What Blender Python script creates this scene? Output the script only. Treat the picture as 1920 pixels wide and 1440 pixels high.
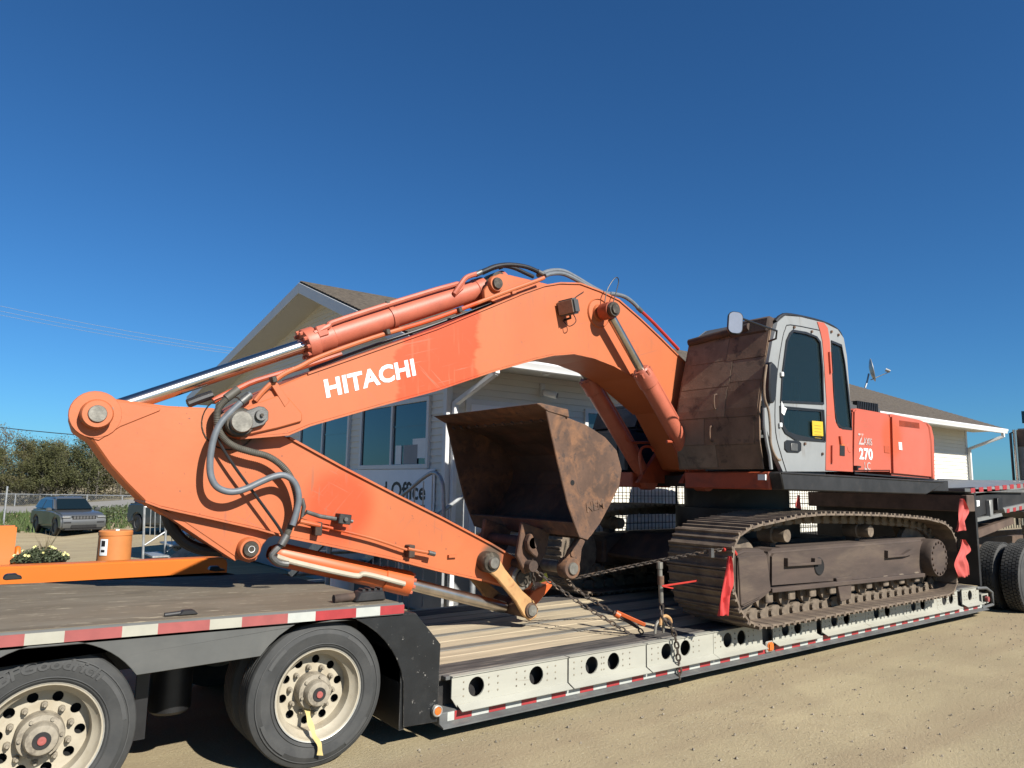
import bpy, bmesh, math, random
from mathutils import Vector, Matrix, Euler, Quaternion
from mathutils.geometry import tessellate_polygon
for o in list(bpy.data.objects): bpy.data.objects.remove(o)
SC = bpy.context.scene
COL = SC.collection
R = math.radians
random.seed(7)

# ------------------------------------------------------------ camera, sky, sun, exposure
cam = bpy.data.cameras.new('camera'); camo = bpy.data.objects.new('camera', cam); COL.objects.link(camo)
cam.sensor_fit = 'HORIZONTAL'; cam.sensor_width = 36.0; cam.lens = 36.0 * 1360 / 1920
cam.clip_start = 0.05; cam.clip_end = 3000
camo.matrix_world = Matrix(((0.800655, -0.093471, -0.591789, 0.0), (-0.59891, -0.098407, -0.794747, -4.74), (0.01605, 0.990747, -0.134771, 1.875), (0, 0, 0, 1)))
SC.camera = camo
SUNDIR = Vector((0.14, -1.0, 0.73)).normalized()          # towards the sun
sun = bpy.data.lights.new('sun', 'SUN'); suno = bpy.data.objects.new('sun', sun); COL.objects.link(suno)
sun.energy = 5.0; sun.angle = R(0.53); sun.color = (1.0, 0.955, 0.88)
suno.rotation_euler = SUNDIR.to_track_quat('Z', 'Y').to_euler(); suno.location = (0, -6, 12)
W = bpy.data.worlds.new('World'); SC.world = W; W.use_nodes = True
wn = W.node_tree; wn.nodes.clear()
sky = wn.nodes.new('ShaderNodeTexSky'); sky.sky_type = 'NISHITA'; sky.sun_disc = False
sky.sun_elevation = math.asin(SUNDIR.z); sky.sun_rotation = math.atan2(SUNDIR.x, SUNDIR.y)
sky.altitude = 650; sky.air_density = 1.0; sky.dust_density = 0.4; sky.ozone_density = 3.0
bg = wn.nodes.new('ShaderNodeBackground'); bg.inputs[1].default_value = 0.058
wo = wn.nodes.new('ShaderNodeOutputWorld')
tint = wn.nodes.new('ShaderNodeMix'); tint.data_type = 'RGBA'; tint.blend_type = 'MULTIPLY'; tint.inputs[0].default_value = 1.0
tint.inputs[7].default_value = (0.30, 0.675, 1.0, 1)          # deep northern-autumn blue over the whole sky
wn.links.new(sky.outputs[0], tint.inputs[6]); wn.links.new(tint.outputs[2], bg.inputs[0]); wn.links.new(bg.outputs[0], wo.inputs[0])
SC.view_settings.view_transform = 'Standard'; SC.view_settings.look = 'None'
SC.view_settings.exposure = 0.85; SC.view_settings.gamma = 1.0; SC.view_settings.use_curve_mapping = False

# ------------------------------------------------------------ helpers
MATS = {}
def mat(name, col, rough=0.6, metal=0.0, var=0.12, scale=5.0, col2=None, lo=0.52, hi=0.7, scale2=3.0, det2=8.0,
        bump=0.0, bscale=60.0, spec=0.5, stretch=(1, 1, 1), col3=None, lo3=0.6, hi3=0.66, scale3=30.0, trans=0.0, alpha=1.0, emit=None, coat=0.0, bdist=0.01, rvar=0.0, K=0.56):
    if K and metal < 0.8 and not trans: col, col2, col3 = [tuple(v * K for v in q) if q else q for q in (col, col2, col3)]
    m = bpy.data.materials.new(name); m.use_nodes = True
    nt = m.node_tree; N = nt.nodes; Lk = nt.links
    bs = N['Principled BSDF']
    tc = N.new('ShaderNodeTexCoord'); mp = N.new('ShaderNodeMapping'); mp.inputs['Scale'].default_value = stretch
    Lk.new(tc.outputs['Object'], mp.inputs['Vector'])
    def noise(sc, det=6.0, rough_=0.6, dist=0.0):
        n = N.new('ShaderNodeTexNoise'); n.inputs['Scale'].default_value = sc; n.inputs['Detail'].default_value = det
        n.inputs['Roughness'].default_value = rough_; n.inputs['Distortion'].default_value = dist
        Lk.new(mp.outputs[0], n.inputs['Vector']); return n.outputs['Fac']
    def ramp(fac, lo_, hi_):
        r = N.new('ShaderNodeMapRange'); r.inputs['From Min'].default_value = lo_; r.inputs['From Max'].default_value = hi_
        Lk.new(fac, r.inputs['Value']); return r.outputs['Result']
    def mix(fac, a, b, typ='MIX'):
        x = N.new('ShaderNodeMix'); x.data_type = 'RGBA'; x.blend_type = typ
        if isinstance(fac, float): x.inputs[0].default_value = fac
        else: Lk.new(fac, x.inputs[0])
        for i, v in ((6, a), (7, b)):
            if isinstance(v, tuple): x.inputs[i].default_value = (v[0], v[1], v[2], 1)
            else: Lk.new(v, x.inputs[i])
        return x.outputs[2]
    c = tuple(col)
    if var:
        d = tuple(v * (1 - var * 1.6) for v in col); u = tuple(min(1, v * (1 + var)) for v in col)
        c = mix(ramp(noise(scale), 0.3, 0.7), d, u)
    if col2: c = mix(ramp(noise(scale2, det2, 0.65, 0.4), lo, hi), c, tuple(col2))
    if col3: c = mix(ramp(noise(scale3, 4.0, 0.7), lo3, hi3), c, tuple(col3))
    m['c'] = 1
    if isinstance(c, tuple): bs.inputs['Base Color'].default_value = (*c, 1)
    else: Lk.new(c, bs.inputs['Base Color'])
    bs.inputs['Roughness'].default_value = rough; bs.inputs['Metallic'].default_value = metal
    if rvar:
        rr = N.new('ShaderNodeMapRange'); rr.inputs['To Min'].default_value = max(0.02, rough - rvar); rr.inputs['To Max'].default_value = min(1, rough + rvar)
        Lk.new(noise(scale * 2.3), rr.inputs['Value']); Lk.new(rr.outputs[0], bs.inputs['Roughness'])
    bs.inputs['Specular IOR Level'].default_value = spec; bs.inputs['Transmission Weight'].default_value = trans
    bs.inputs['Alpha'].default_value = alpha; bs.inputs['Coat Weight'].default_value = coat
    if emit: bs.inputs['Emission Color'].default_value = (*emit[0], 1); bs.inputs['Emission Strength'].default_value = emit[1]
    if bump:
        bp = N.new('ShaderNodeBump'); bp.inputs['Strength'].default_value = bump; bp.inputs['Distance'].default_value = bdist
        Lk.new(noise(bscale, 5.0), bp.inputs['Height']); Lk.new(bp.outputs[0], bs.inputs['Normal'])
    MATS[name] = m
    m_tools[name] = (nt, N, Lk, bs, mp, noise, ramp, mix)
    return m
m_tools = {}

def tag(o, label=None, cat=None, group=None, kind=None):
    if label: o['label'] = label
    if cat: o['category'] = cat
    if group: o['group'] = group
    if kind: o['kind'] = kind
    return o
def thing(name, label, cat, loc=(0, 0, 0), rotz=0.0, group=None, kind=None):
    o = bpy.data.objects.new(name, None); COL.objects.link(o)
    o.empty_display_size = 0.2; o.location = loc; o.rotation_euler = (0, 0, rotz)
    return tag(o, label, cat, group, kind)
def root_loc(p):
    v = Vector((0, 0, 0))
    while p is not None: v = v + p.location; p = p.parent
    return v

class B:
    """collects geometry; out() links it as one mesh object"""
    def __init__(s): s.v = []; s.f = []
    def add(s, v, f):
        n = len(s.v); s.v += [tuple(p) for p in v]; s.f += [tuple(i + n for i in q) for q in f]; return s
    def box(s, x0, x1, y0, y1, z0, z1):
        v = [(x, y, z) for x in (x0, x1) for y in (y0, y1) for z in (z0, z1)]
        return s.add(v, [(0, 1, 3, 2), (4, 6, 7, 5), (0, 4, 5, 1), (2, 3, 7, 6), (0, 2, 6, 4), (1, 5, 7, 3)])
    def obox(s, c, ax, ay, az, hx, hy, hz):
        c = Vector(c); v = [c + ax * (i * hx) + ay * (j * hy) + az * (k * hz) for i in (-1, 1) for j in (-1, 1) for k in (-1, 1)]
        return s.add(v, [(0, 1, 3, 2), (4, 6, 7, 5), (0, 4, 5, 1), (2, 3, 7, 6), (0, 2, 6, 4), (1, 5, 7, 3)])
    def beam(s, p0, p1, w, h, up=(0, 0, 1)):
        p0 = Vector(p0); p1 = Vector(p1); d = (p1 - p0); L = d.length; d.normalize()
        u = Vector(up); sd = d.cross(u)
        if sd.length < 1e-4: sd = d.cross(Vector((1, 0, 0)))
        sd.normalize(); u = sd.cross(d)
        return s.obox((p0 + p1) / 2, d, sd, u, L / 2, w / 2, h / 2)
    def prism(s, poly, a0, a1, ax='y'):
        n = len(poly)
        def P(p, a): return {'y': (p[0], a, p[1]), 'x': (a, p[0], p[1]), 'z': (p[0], p[1], a)}[ax]
        v = [P(p, a0) for p in poly] + [P(p, a1) for p in poly]
        f = [tuple(range(n)), tuple(range(2 * n - 1, n - 1, -1))] + [(i, (i + 1) % n, n + (i + 1) % n, n + i) for i in range(n)]
        return s.add(v, f)
    def plate(s, outer, holes, a0, a1, ax='y'):
        """flat plate with real holes, extruded from a0 to a1"""
        def P(p, a): return {'y': (p[0], a, p[1]), 'x': (a, p[0], p[1]), 'z': (p[0], p[1], a)}[ax]
        rings = [outer] + holes
        flat = [p for r_ in rings for p in r_]; n = len(flat)
        tris = tessellate_polygon([[Vector((p[0], p[1], 0)) for p in r_] for r_ in rings])
        v = [P(p, a0) for p in flat] + [P(p, a1) for p in flat]
        f = [tuple(t) for t in tris] + [tuple(n + i for i in reversed(t)) for t in tris]
        k = 0
        for r_ in rings:
            m_ = len(r_)
            for i in range(m_): f.append((k + i, k + (i + 1) % m_, n + k + (i + 1) % m_, n + k + i))
            k += m_
        return s.add(v, f)
    def cyl(s, p0, p1, r0, r1=None, n=16, cap=True):
        r1 = r0 if r1 is None else r1
        p0 = Vector(p0); p1 = Vector(p1); d = (p1 - p0).normalized()
        a = d.orthogonal().normalized(); b = d.cross(a)
        v = []; f = []
        for p, r_ in ((p0, r0), (p1, r1)):
            for i in range(n):
                t = 2 * math.pi * i / n; v.append(p + (a * math.cos(t) + b * math.sin(t)) * r_)
        f = [(i, (i + 1) % n, n + (i + 1) % n, n + i) for i in range(n)]
        if cap: f += [tuple(range(n - 1, -1, -1)), tuple(range(n, 2 * n))]
        return s.add(v, f)
    def lathe(s, prof, o, axis=(0, 1, 0), n=32, closed=False):
        """profile of (radius, distance along axis)"""
        o = Vector(o); d = Vector(axis).normalized(); a = d.orthogonal().normalized(); b = d.cross(a)
        v = []; m_ = len(prof)
        for i in range(n):
            t = 2 * math.pi * i / n; u = a * math.cos(t) + b * math.sin(t)
            for r_, h in prof: v.append(o + u * r_ + d * h)
        f = []
        for i in range(n):
            j = (i + 1) % n
            for k in range(m_ - 1 + (1 if closed else 0)):
                k2 = (k + 1) % m_; f.append((i * m_ + k, j * m_ + k, j * m_ + k2, i * m_ + k2))
        return s.add(v, f)
    def tube(s, path, r, n=8, sub=5, smooth=True, cap=True, ribs=None):
        P = [Vector(p) for p in path]
        if smooth and len(P) > 2: P = spline(P, sub)
        T = []
        for i in range(len(P)):
            T.append((P[min(i + 1, len(P) - 1)] - P[max(i - 1, 0)]).normalized())
        a = T[0].orthogonal().normalized(); v = []
        for i, p in enumerate(P):
            a = (a - T[i] * a.dot(T[i]));
            if a.length < 1e-6: a = T[i].orthogonal()
            a.normalize(); b = T[i].cross(a)
            rr = r(i / (len(P) - 1)) if callable(r) else r
            if ribs: rr *= (1 + ribs * (1 if i % 2 else -1))
            for k in range(n):
                t = 2 * math.pi * k / n; v.append(p + (a * math.cos(t) + b * math.sin(t)) * rr)
        f = []
        for i in range(len(P) - 1):
            for k in range(n):
                k2 = (k + 1) % n; f.append((i * n + k, i * n + k2, (i + 1) * n + k2, (i + 1) * n + k))
        if cap: f += [tuple(range(n - 1, -1, -1)), tuple(range((len(P) - 1) * n, len(P) * n))]
        return s.add(v, f)
    def quad(s, a, b, c, d): return s.add([a, b, c, d], [(0, 1, 2, 3)])
    def out(s, name, m, parent=None, bevel=0.0, smooth=35.0, seg=1, local=False, label=None, cat=None, group=None, kind=None, recalc=True):
        if parent is not None and not local:
            L = root_loc(parent); V = [(p[0] - L.x, p[1] - L.y, p[2] - L.z) for p in s.v]
        else: V = s.v
        me = bpy.data.meshes.new(name)
        bm = bmesh.new()
        vs = [bm.verts.new(p) for p in V]
        for q in s.f:
            try: bm.faces.new([vs[i] for i in q])
            except ValueError: pass
        if recalc: bmesh.ops.recalc_face_normals(bm, faces=bm.faces[:])
        if bevel:
            es = [e for e in bm.edges if len(e.link_faces) == 2 and e.calc_face_angle(0) > R(28)]
            try: bmesh.ops.bevel(bm, geom=es, offset=bevel, segments=seg, affect='EDGES', clamp_overlap=True)
            except Exception: pass
        bm.to_mesh(me); bm.free()
        if smooth is not None:
            for p in me.polygons: p.use_smooth = True
            me.set_sharp_from_angle(angle=R(smooth))
        me.materials.append(MATS[m] if isinstance(m, str) else m)
        o = bpy.data.objects.new(name, me); COL.objects.link(o)
        if parent is not None: o.parent = parent
        return tag(o, label, cat, group, kind)

def spline(P, sub=5, closed=False):
    out = []
    n = len(P)
    for i in range(n - 1):
        p0 = P[max(i - 1, 0)]; p1 = P[i]; p2 = P[i + 1]; p3 = P[min(i + 2, n - 1)]
        for k in range(sub):
            t = k / sub
            out.append(0.5 * ((2 * p1) + (p2 - p0) * t + (2 * p0 - 5 * p1 + 4 * p2 - p3) * t * t + (3 * p1 - p0 - 3 * p2 + p3) * t ** 3))
    out.append(P[-1]); return out
def circ(cx, cz, r, n=20, a0=0.0, a1=360.0):
    full = abs(a1 - a0) >= 359.9
    return [(cx + r * math.cos(R(a0 + (a1 - a0) * i / (n if full else n - 1))), cz + r * math.sin(R(a0 + (a1 - a0) * i / (n if full else n - 1)))) for i in range(n)]
def copy_of(o, parent, loc=None, rot=None):
    c = o.copy(); COL.objects.link(c); c.parent = parent
    if loc is not None: c.location = loc
    if rot is not None: c.rotation_euler = rot
    return c
def copy_tree(o, parent=None):
    c = o.copy(); COL.objects.link(c); c.parent = parent
    for ch in list(o.children): copy_tree(ch, c)
    return c
FONT_CACHE = {}
def text_obj(name, body, size, m, parent, M4, extrude=0.002, spacing=1.0, offset=0.0, sx=1.0, bend=None, shear=0.0):
    """flat lettering as a mesh; M4 maps text space (x right, y up) to world"""
    cu = bpy.data.curves.new(name, 'FONT'); cu.body = body; cu.size = size; cu.extrude = extrude; cu.space_character = spacing
    cu.offset = offset; cu.shear = shear; cu.align_x = 'LEFT'; cu.resolution_u = 3
    to = bpy.data.objects.new('tmp', cu); COL.objects.link(to)
    bpy.context.view_layer.update()
    me = bpy.data.meshes.new_from_object(to.evaluated_get(bpy.context.evaluated_depsgraph_get()))
    bpy.data.objects.remove(to); me.name = name
    L = root_loc(parent) if parent else Vector((0, 0, 0))
    for v in me.vertices:
        p = Vector((v.co.x * sx, v.co.y, v.co.z))
        if bend: p = bend(p)
        v.co = (M4 @ p) - L
    me.materials.clear(); me.materials.append(MATS[m])
    o = bpy.data.objects.new(name, me); COL.objects.link(o)
    if parent: o.parent = parent
    return o
def frame_m(o, ex, ey):
    ex = Vector(ex).normalized(); ey = Vector(ey); ey = (ey - ex * ey.dot(ex)).normalized(); ez = ex.cross(ey)
    return Matrix(((ex.x, ey.x, ez.x, o[0]), (ex.y, ey.y, ez.y, o[1]), (ex.z, ey.z, ez.z, o[2]), (0, 0, 0, 1)))

# ------------------------------------------------------------ materials
ORANGE = (0.72, 0.190, 0.060)
mat('boom_paint', ORANGE, 0.55, var=0.05, scale=1.3, bump=0.05, bscale=25, col3=(0.42, 0.14, 0.06), lo3=0.67, hi3=0.72, scale3=18, col2=(0.68, 0.165, 0.05), lo=0.5, hi=0.8, scale2=1.1, stretch=(1, 1, 0.5), rvar=0.08)
mat('arm_paint', (0.72, 0.188, 0.058), 0.55, var=0.06, scale=1.6, bump=0.06, bscale=25, col2=(0.72, 0.165, 0.048), lo=0.5, hi=0.75, scale2=1.4, col3=(0.30, 0.10, 0.05), lo3=0.67, hi3=0.71, scale3=20, rvar=0.08)
mat('house_paint', (0.74, 0.155, 0.088), 0.5, var=0.05, scale=1.5, col2=(0.76, 0.20, 0.13), lo=0.5, hi=0.8, scale2=1.0, rvar=0.06)
mat('cyl_paint', (0.70, 0.185, 0.105), 0.5, var=0.09, scale=5, col2=(0.42, 0.11, 0.07), lo=0.6, hi=0.85, scale2=6, col3=(0.12, 0.05, 0.04), lo3=0.68, hi3=0.72, scale3=40, bump=0.12, bscale=50)
mat('bright_orange', (0.82, 0.155, 0.03), 0.45, var=0.06, scale=3, col2=(0.5, 0.12, 0.04), lo=0.62, hi=0.8, scale2=5)
mat('dark_orange', (0.62, 0.105, 0.035), 0.55, var=0.15, scale=4, col2=(0.16, 0.05, 0.03), lo=0.5, hi=0.75, scale2=3)
mat('red_paint', (0.62, 0.045, 0.03), 0.45, var=0.12, scale=8)
mat('rust', (0.16, 0.088, 0.055), 0.85, var=0.3, scale=3, col2=(0.30, 0.145, 0.07), lo=0.48, hi=0.66, scale2=4.5, col3=(0.075, 0.05, 0.04), lo3=0.55, hi3=0.7, scale3=14, bump=0.35, bscale=40)
mat('rust_dark', (0.085, 0.055, 0.04), 0.85, var=0.3, scale=4, col2=(0.16, 0.085, 0.05), lo=0.5, hi=0.7, scale2=5, bump=0.3, bscale=45)
mat('guard_plate', (0.33, 0.235, 0.158), 0.8, var=0.2, scale=3, col2=(0.075, 0.056, 0.044), lo=0.54, hi=0.72, scale2=5, det2=12, col3=(0.36, 0.27, 0.18), lo3=0.58, hi3=0.7, scale3=9, bump=0.25, bscale=50)
mat('guard_rust', (0.28, 0.18, 0.115), 0.85, var=0.22, scale=4, col2=(0.06, 0.045, 0.035), lo=0.55, hi=0.68, scale2=5, bump=0.25, bscale=50)
mat('frame_steel', (0.098, 0.066, 0.050), 0.8, var=0.2, scale=3, col2=(0.165, 0.118, 0.082), lo=0.5, hi=0.72, scale2=2.2, stretch=(0.5, 1, 2.2), col3=(0.10, 0.07, 0.055), lo3=0.58, hi3=0.7, scale3=9, bump=0.15, bscale=50)
mat('track_steel', (0.25, 0.185, 0.135), 0.75, metal=0.15, var=0.25, scale=5, col2=(0.36, 0.28, 0.19), lo=0.48, hi=0.68, scale2=6, bump=0.2, bscale=70)
mat('roller_steel', (0.26, 0.20, 0.14), 0.8, var=0.25, scale=9, col2=(0.12, 0.09, 0.07), lo=0.52, hi=0.68, scale2=8, bump=0.15)
mat('chrome', (0.66, 0.58, 0.50), 0.2, metal=1.0, var=0.08, scale=10)
mat('worn_chrome', (0.50, 0.45, 0.39), 0.3, metal=1.0, var=0.15, scale=8, col2=(0.3, 0.26, 0.2), lo=0.6, hi=0.8, scale2=6)
mat('steel', (0.26, 0.255, 0.24), 0.5, metal=0.75, var=0.2, scale=14, bump=0.1, bscale=90)
mat('greasy', (0.10, 0.082, 0.06), 0.5, metal=0.3, var=0.35, scale=14, col2=(0.30, 0.26, 0.2), lo=0.58, hi=0.7, scale2=14, bump=0.2)
mat('pin_steel', (0.36, 0.34, 0.29), 0.5, metal=0.5, var=0.25, scale=16, bump=0.12, bscale=60)
mat('galv', (0.62, 0.64, 0.64), 0.45, metal=0.55, var=0.2, scale=9)
mat('hose_gray', (0.20, 0.225, 0.25), 0.5, var=0.15, scale=14)
mat('hose_black', (0.022, 0.022, 0.024), 0.45, var=0.3, scale=14)
mat('hose_ribbed', (0.13, 0.12, 0.095), 0.6, var=0.2, scale=14)
mat('cab_gray', (0.40, 0.415, 0.41), 0.5, var=0.06, scale=3, col2=(0.30, 0.29, 0.26), lo=0.55, hi=0.85, scale2=2.2, col3=(0.20, 0.11, 0.07), lo3=0.73, hi3=0.76, scale3=18, rvar=0.07)
mat('black_trim', (0.018, 0.018, 0.019), 0.45, var=0.2, scale=10)
mat('black_steel', (0.026, 0.025, 0.025), 0.55, var=0.3, scale=5, col2=(0.10, 0.085, 0.07), lo=0.58, hi=0.8, scale2=3.0, bump=0.1)
mat('black_fender', (0.016, 0.018, 0.020), 0.42, var=0.25, scale=6, col2=(0.04, 0.042, 0.042), lo=0.5, hi=0.8, scale2=2.2, col3=(0.30, 0.285, 0.255), lo3=0.655, hi3=0.70, scale3=22, bump=0.08)
mat('dusty_skirt', (0.125, 0.128, 0.12), 0.7, var=0.10, scale=5, col2=(0.175, 0.172, 0.155), lo=0.5, hi=0.85, scale2=1.6, col3=(0.24, 0.235, 0.21), lo3=0.70, hi3=0.74, scale3=30)
mat('dark_hood', (0.12, 0.12, 0.118), 0.5, var=0.1, scale=6)
mat('navy', (0.010, 0.016, 0.035), 0.4, var=0.15, scale=5)
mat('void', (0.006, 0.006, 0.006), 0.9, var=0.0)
mat('glass_dark', (0.010, 0.020, 0.024), 0.03, var=0.0, spec=0.7)
mat('glass_teal', (0.022, 0.042, 0.052), 0.05, var=0.15, scale=1.2, spec=0.7)
mat('cab_glass', (0.030, 0.055, 0.060), 0.03, var=0.0, alpha=0.34, spec=0.6)
mat('mirror_glass', (0.42, 0.46, 0.54), 0.25, metal=0.35, var=0.06, scale=9)
mat('white_paint', K=0.85, col=(0.78, 0.78, 0.76), rough=0.5, var=0.04, scale=4)
mat('faded_white', (0.72, 0.60, 0.56), 0.6, var=0.15, scale=9, col2=(0.80, 0.24, 0.15), lo=0.52, hi=0.6, scale2=14)
mat('beam_white', (0.57, 0.56, 0.47), 0.5, var=0.07, scale=2.0, col2=(0.50, 0.47, 0.40), lo=0.55, hi=0.85, scale2=3.0, stretch=(0.6, 1, 2), col3=(0.33, 0.29, 0.24), lo3=0.70, hi3=0.74, scale3=24)
mat('rail_gray', (0.20, 0.205, 0.20), 0.55, metal=0.2, var=0.15, scale=5, col2=(0.34, 0.32, 0.28), lo=0.55, hi=0.75, scale2=3)
mat('tape_red', (0.52, 0.055, 0.06), 0.4, var=0.10, scale=14)
mat('tape_white', (0.66, 0.68, 0.62), 0.4, var=0.06, scale=14)
mat('tape_red_dusty', (0.46, 0.115, 0.105), 0.55, var=0.10, scale=9)
mat('tape_white_dusty', (0.56, 0.54, 0.44), 0.55, var=0.07, scale=9)
mat('wood', (0.68, 0.56, 0.375), 0.8, var=0.2, scale=5, stretch=(0.25, 3.0, 1), col2=(0.74, 0.60, 0.40), lo=0.45, hi=0.7, scale2=3, col3=(0.36, 0.26, 0.16), lo3=0.62, hi3=0.74, scale3=9, bump=0.2, bscale=30)
mat('dark_wood', (0.095, 0.085, 0.078), 0.8, var=0.45, scale=9, stretch=(0.3, 3, 1), col2=(0.30, 0.255, 0.20), lo=0.50, hi=0.72, scale2=7, bump=0.3, bscale=40)
mat('deck_strip', (0.24, 0.225, 0.19), 0.7, var=0.2, scale=8, stretch=(0.3, 3, 1), col2=(0.26, 0.23, 0.18), lo=0.5, hi=0.7, scale2=8)
mat('tire', (0.052, 0.054, 0.053), 0.75, var=0.15, scale=7, col2=(0.095, 0.094, 0.088), lo=0.45, hi=0.75, scale2=3, bump=0.08, bscale=60)
mat('tire_mark', (0.085, 0.086, 0.083), 0.7, var=0.1, scale=20)
mat('tire_truck', (0.060, 0.061, 0.060), 0.8, var=0.2, scale=7, col2=(0.115, 0.11, 0.098), lo=0.45, hi=0.75, scale2=4)
mat('rim', (0.66, 0.59, 0.45), 0.6, var=0.10, scale=6, metal=0.1, col2=(0.50, 0.42, 0.29), lo=0.5, hi=0.75, scale2=5)
mat('rim_edge', (0.70, 0.68, 0.60), 0.35, metal=0.4, var=0.1, scale=10)
mat('hub', (0.44, 0.385, 0.29), 0.7, var=0.2, scale=16, col2=(0.18, 0.15, 0.115), lo=0.52, hi=0.7, scale2=12, bump=0.1)
mat('hub_red', (0.50, 0.13, 0.11), 0.5, var=0.1, scale=20)
mat('yellow_strap', (0.80, 0.62, 0.24), 0.7, var=0.1, scale=20)
mat('yellow_link', (0.72, 0.40, 0.16), 0.65, var=0.12, scale=8, col2=(0.42, 0.17, 0.06), lo=0.54, hi=0.72, scale2=12, bump=0.1)
mat('yellow_note', (0.85, 0.60, 0.03), 0.6, var=0.05)
mat('note_print', (0.45, 0.30, 0.03), 0.6, var=0.0)
mat('lime_tag', (0.80, 0.80, 0.12), 0.6, var=0.05)
mat('amber', (0.85, 0.22, 0.035), 0.3, var=0.1, scale=60, spec=0.6)
mat('flag_red', (0.80, 0.055, 0.05), 0.8, var=0.12, scale=9)
mat('flag_pink', (0.80, 0.13, 0.11), 0.8, var=0.15, scale=7)
mat('chain_steel', (0.13, 0.105, 0.085), 0.6, metal=0.45, var=0.35, scale=20, col2=(0.24, 0.15, 0.09), lo=0.5, hi=0.7, scale2=16)
mat('bin_orange', (0.86, 0.21, 0.012), 0.45, var=0.03, scale=2)
mat('post_orange', (0.80, 0.29, 0.075), 0.65, var=0.08, scale=4, col2=(0.55, 0.22, 0.08), lo=0.62, hi=0.8, scale2=5, col3=(0.33, 0.13, 0.06), lo3=0.70, hi3=0.74, scale3=9)
mat('siding', K=0.84, col=(0.73, 0.70, 0.61), rough=0.6, var=0.03, scale=1.2)
mat('vinyl_trim', K=0.75, col=(0.76, 0.76, 0.74), rough=0.5, var=0.03, scale=3)
mat('soffit', K=0.78, col=(0.68, 0.66, 0.60), rough=0.6, var=0.05, scale=30)
mat('skirting', (0.42, 0.43, 0.44), 0.7, var=0.06, scale=3)
mat('shingle', (0.135, 0.108, 0.082), 0.9, var=0.35, scale=9, stretch=(1, 4, 4), col2=(0.20, 0.165, 0.125), lo=0.45, hi=0.7, scale2=11, col3=(0.075, 0.06, 0.048), lo3=0.58, hi3=0.68, scale3=22, bump=0.5, bscale=35, bdist=0.02)
mat('sign_white', K=0.85, col=(0.80, 0.81, 0.83), rough=0.5, var=0.02)
mat('ink', (0.012, 0.012, 0.013), 0.6, var=0.0)
mat('paper', K=0.85, col=(0.78, 0.80, 0.78), rough=0.7, var=0.05)
mat('concrete', (0.42, 0.40, 0.36), 0.85, var=0.12, scale=8, bump=0.2)
mat('suv_gray', (0.115, 0.12, 0.12), 0.32, var=0.04, coat=0.6, scale=2)
mat('suv_blue', (0.04, 0.06, 0.085), 0.32, var=0.04, coat=0.6, scale=2)
mat('lamp_glass', (0.6, 0.62, 0.62), 0.12, metal=0.4, var=0.2, scale=20)
mat('leaf_a', (0.120, 0.125, 0.045), 0.7, var=0.3, scale=0.7, spec=0.3)
mat('leaf_b', (0.155, 0.145, 0.055), 0.7, var=0.3, scale=0.7, spec=0.3)
mat('leaf_c', (0.22, 0.19, 0.105), 0.75, var=0.3, scale=0.7, spec=0.3)
mat('bark', (0.25, 0.225, 0.185), 0.85, var=0.3, scale=3, col2=(0.06, 0.05, 0.04), lo=0.52, hi=0.62, scale2=6)
mat('grass', (0.085, 0.135, 0.030), 0.8, var=0.35, scale=0.5, col2=(0.20, 0.18, 0.08), lo=0.55, hi=0.75, scale2=0.4)
mat('dry_grass', (0.30, 0.25, 0.14), 0.85, var=0.25, scale=0.6)
mat('plant_leaf', (0.075, 0.10, 0.04), 0.7, var=0.3, scale=9)
mat('petal', K=0.7, col=(0.80, 0.76, 0.34), rough=0.7, var=0.12, scale=30)
mat('soil', (0.07, 0.055, 0.04), 0.9, var=0.3, scale=14, bump=0.4)
mat('cable', (0.03, 0.03, 0.035), 0.6, var=0.0)
mat('cable_pale', (0.42, 0.46, 0.52), 0.5, var=0.0)
mat('stone', (0.42, 0.36, 0.27), 0.85, var=0.35, scale=14)
mat('truck_steel', (0.47, 0.45, 0.40), 0.4, metal=0.4, var=0.12, scale=4, col2=(0.33, 0.29, 0.23), lo=0.55, hi=0.8, scale2=3)
mat('alu', (0.55, 0.55, 0.52), 0.4, metal=0.5, var=0.12, scale=5)
mat('lamp_lens', (0.42, 0.25, 0.17), 0.2, var=0.15, scale=30)
mat('frame_brown', (0.16, 0.105, 0.075), 0.7, var=0.25, scale=5)

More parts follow.
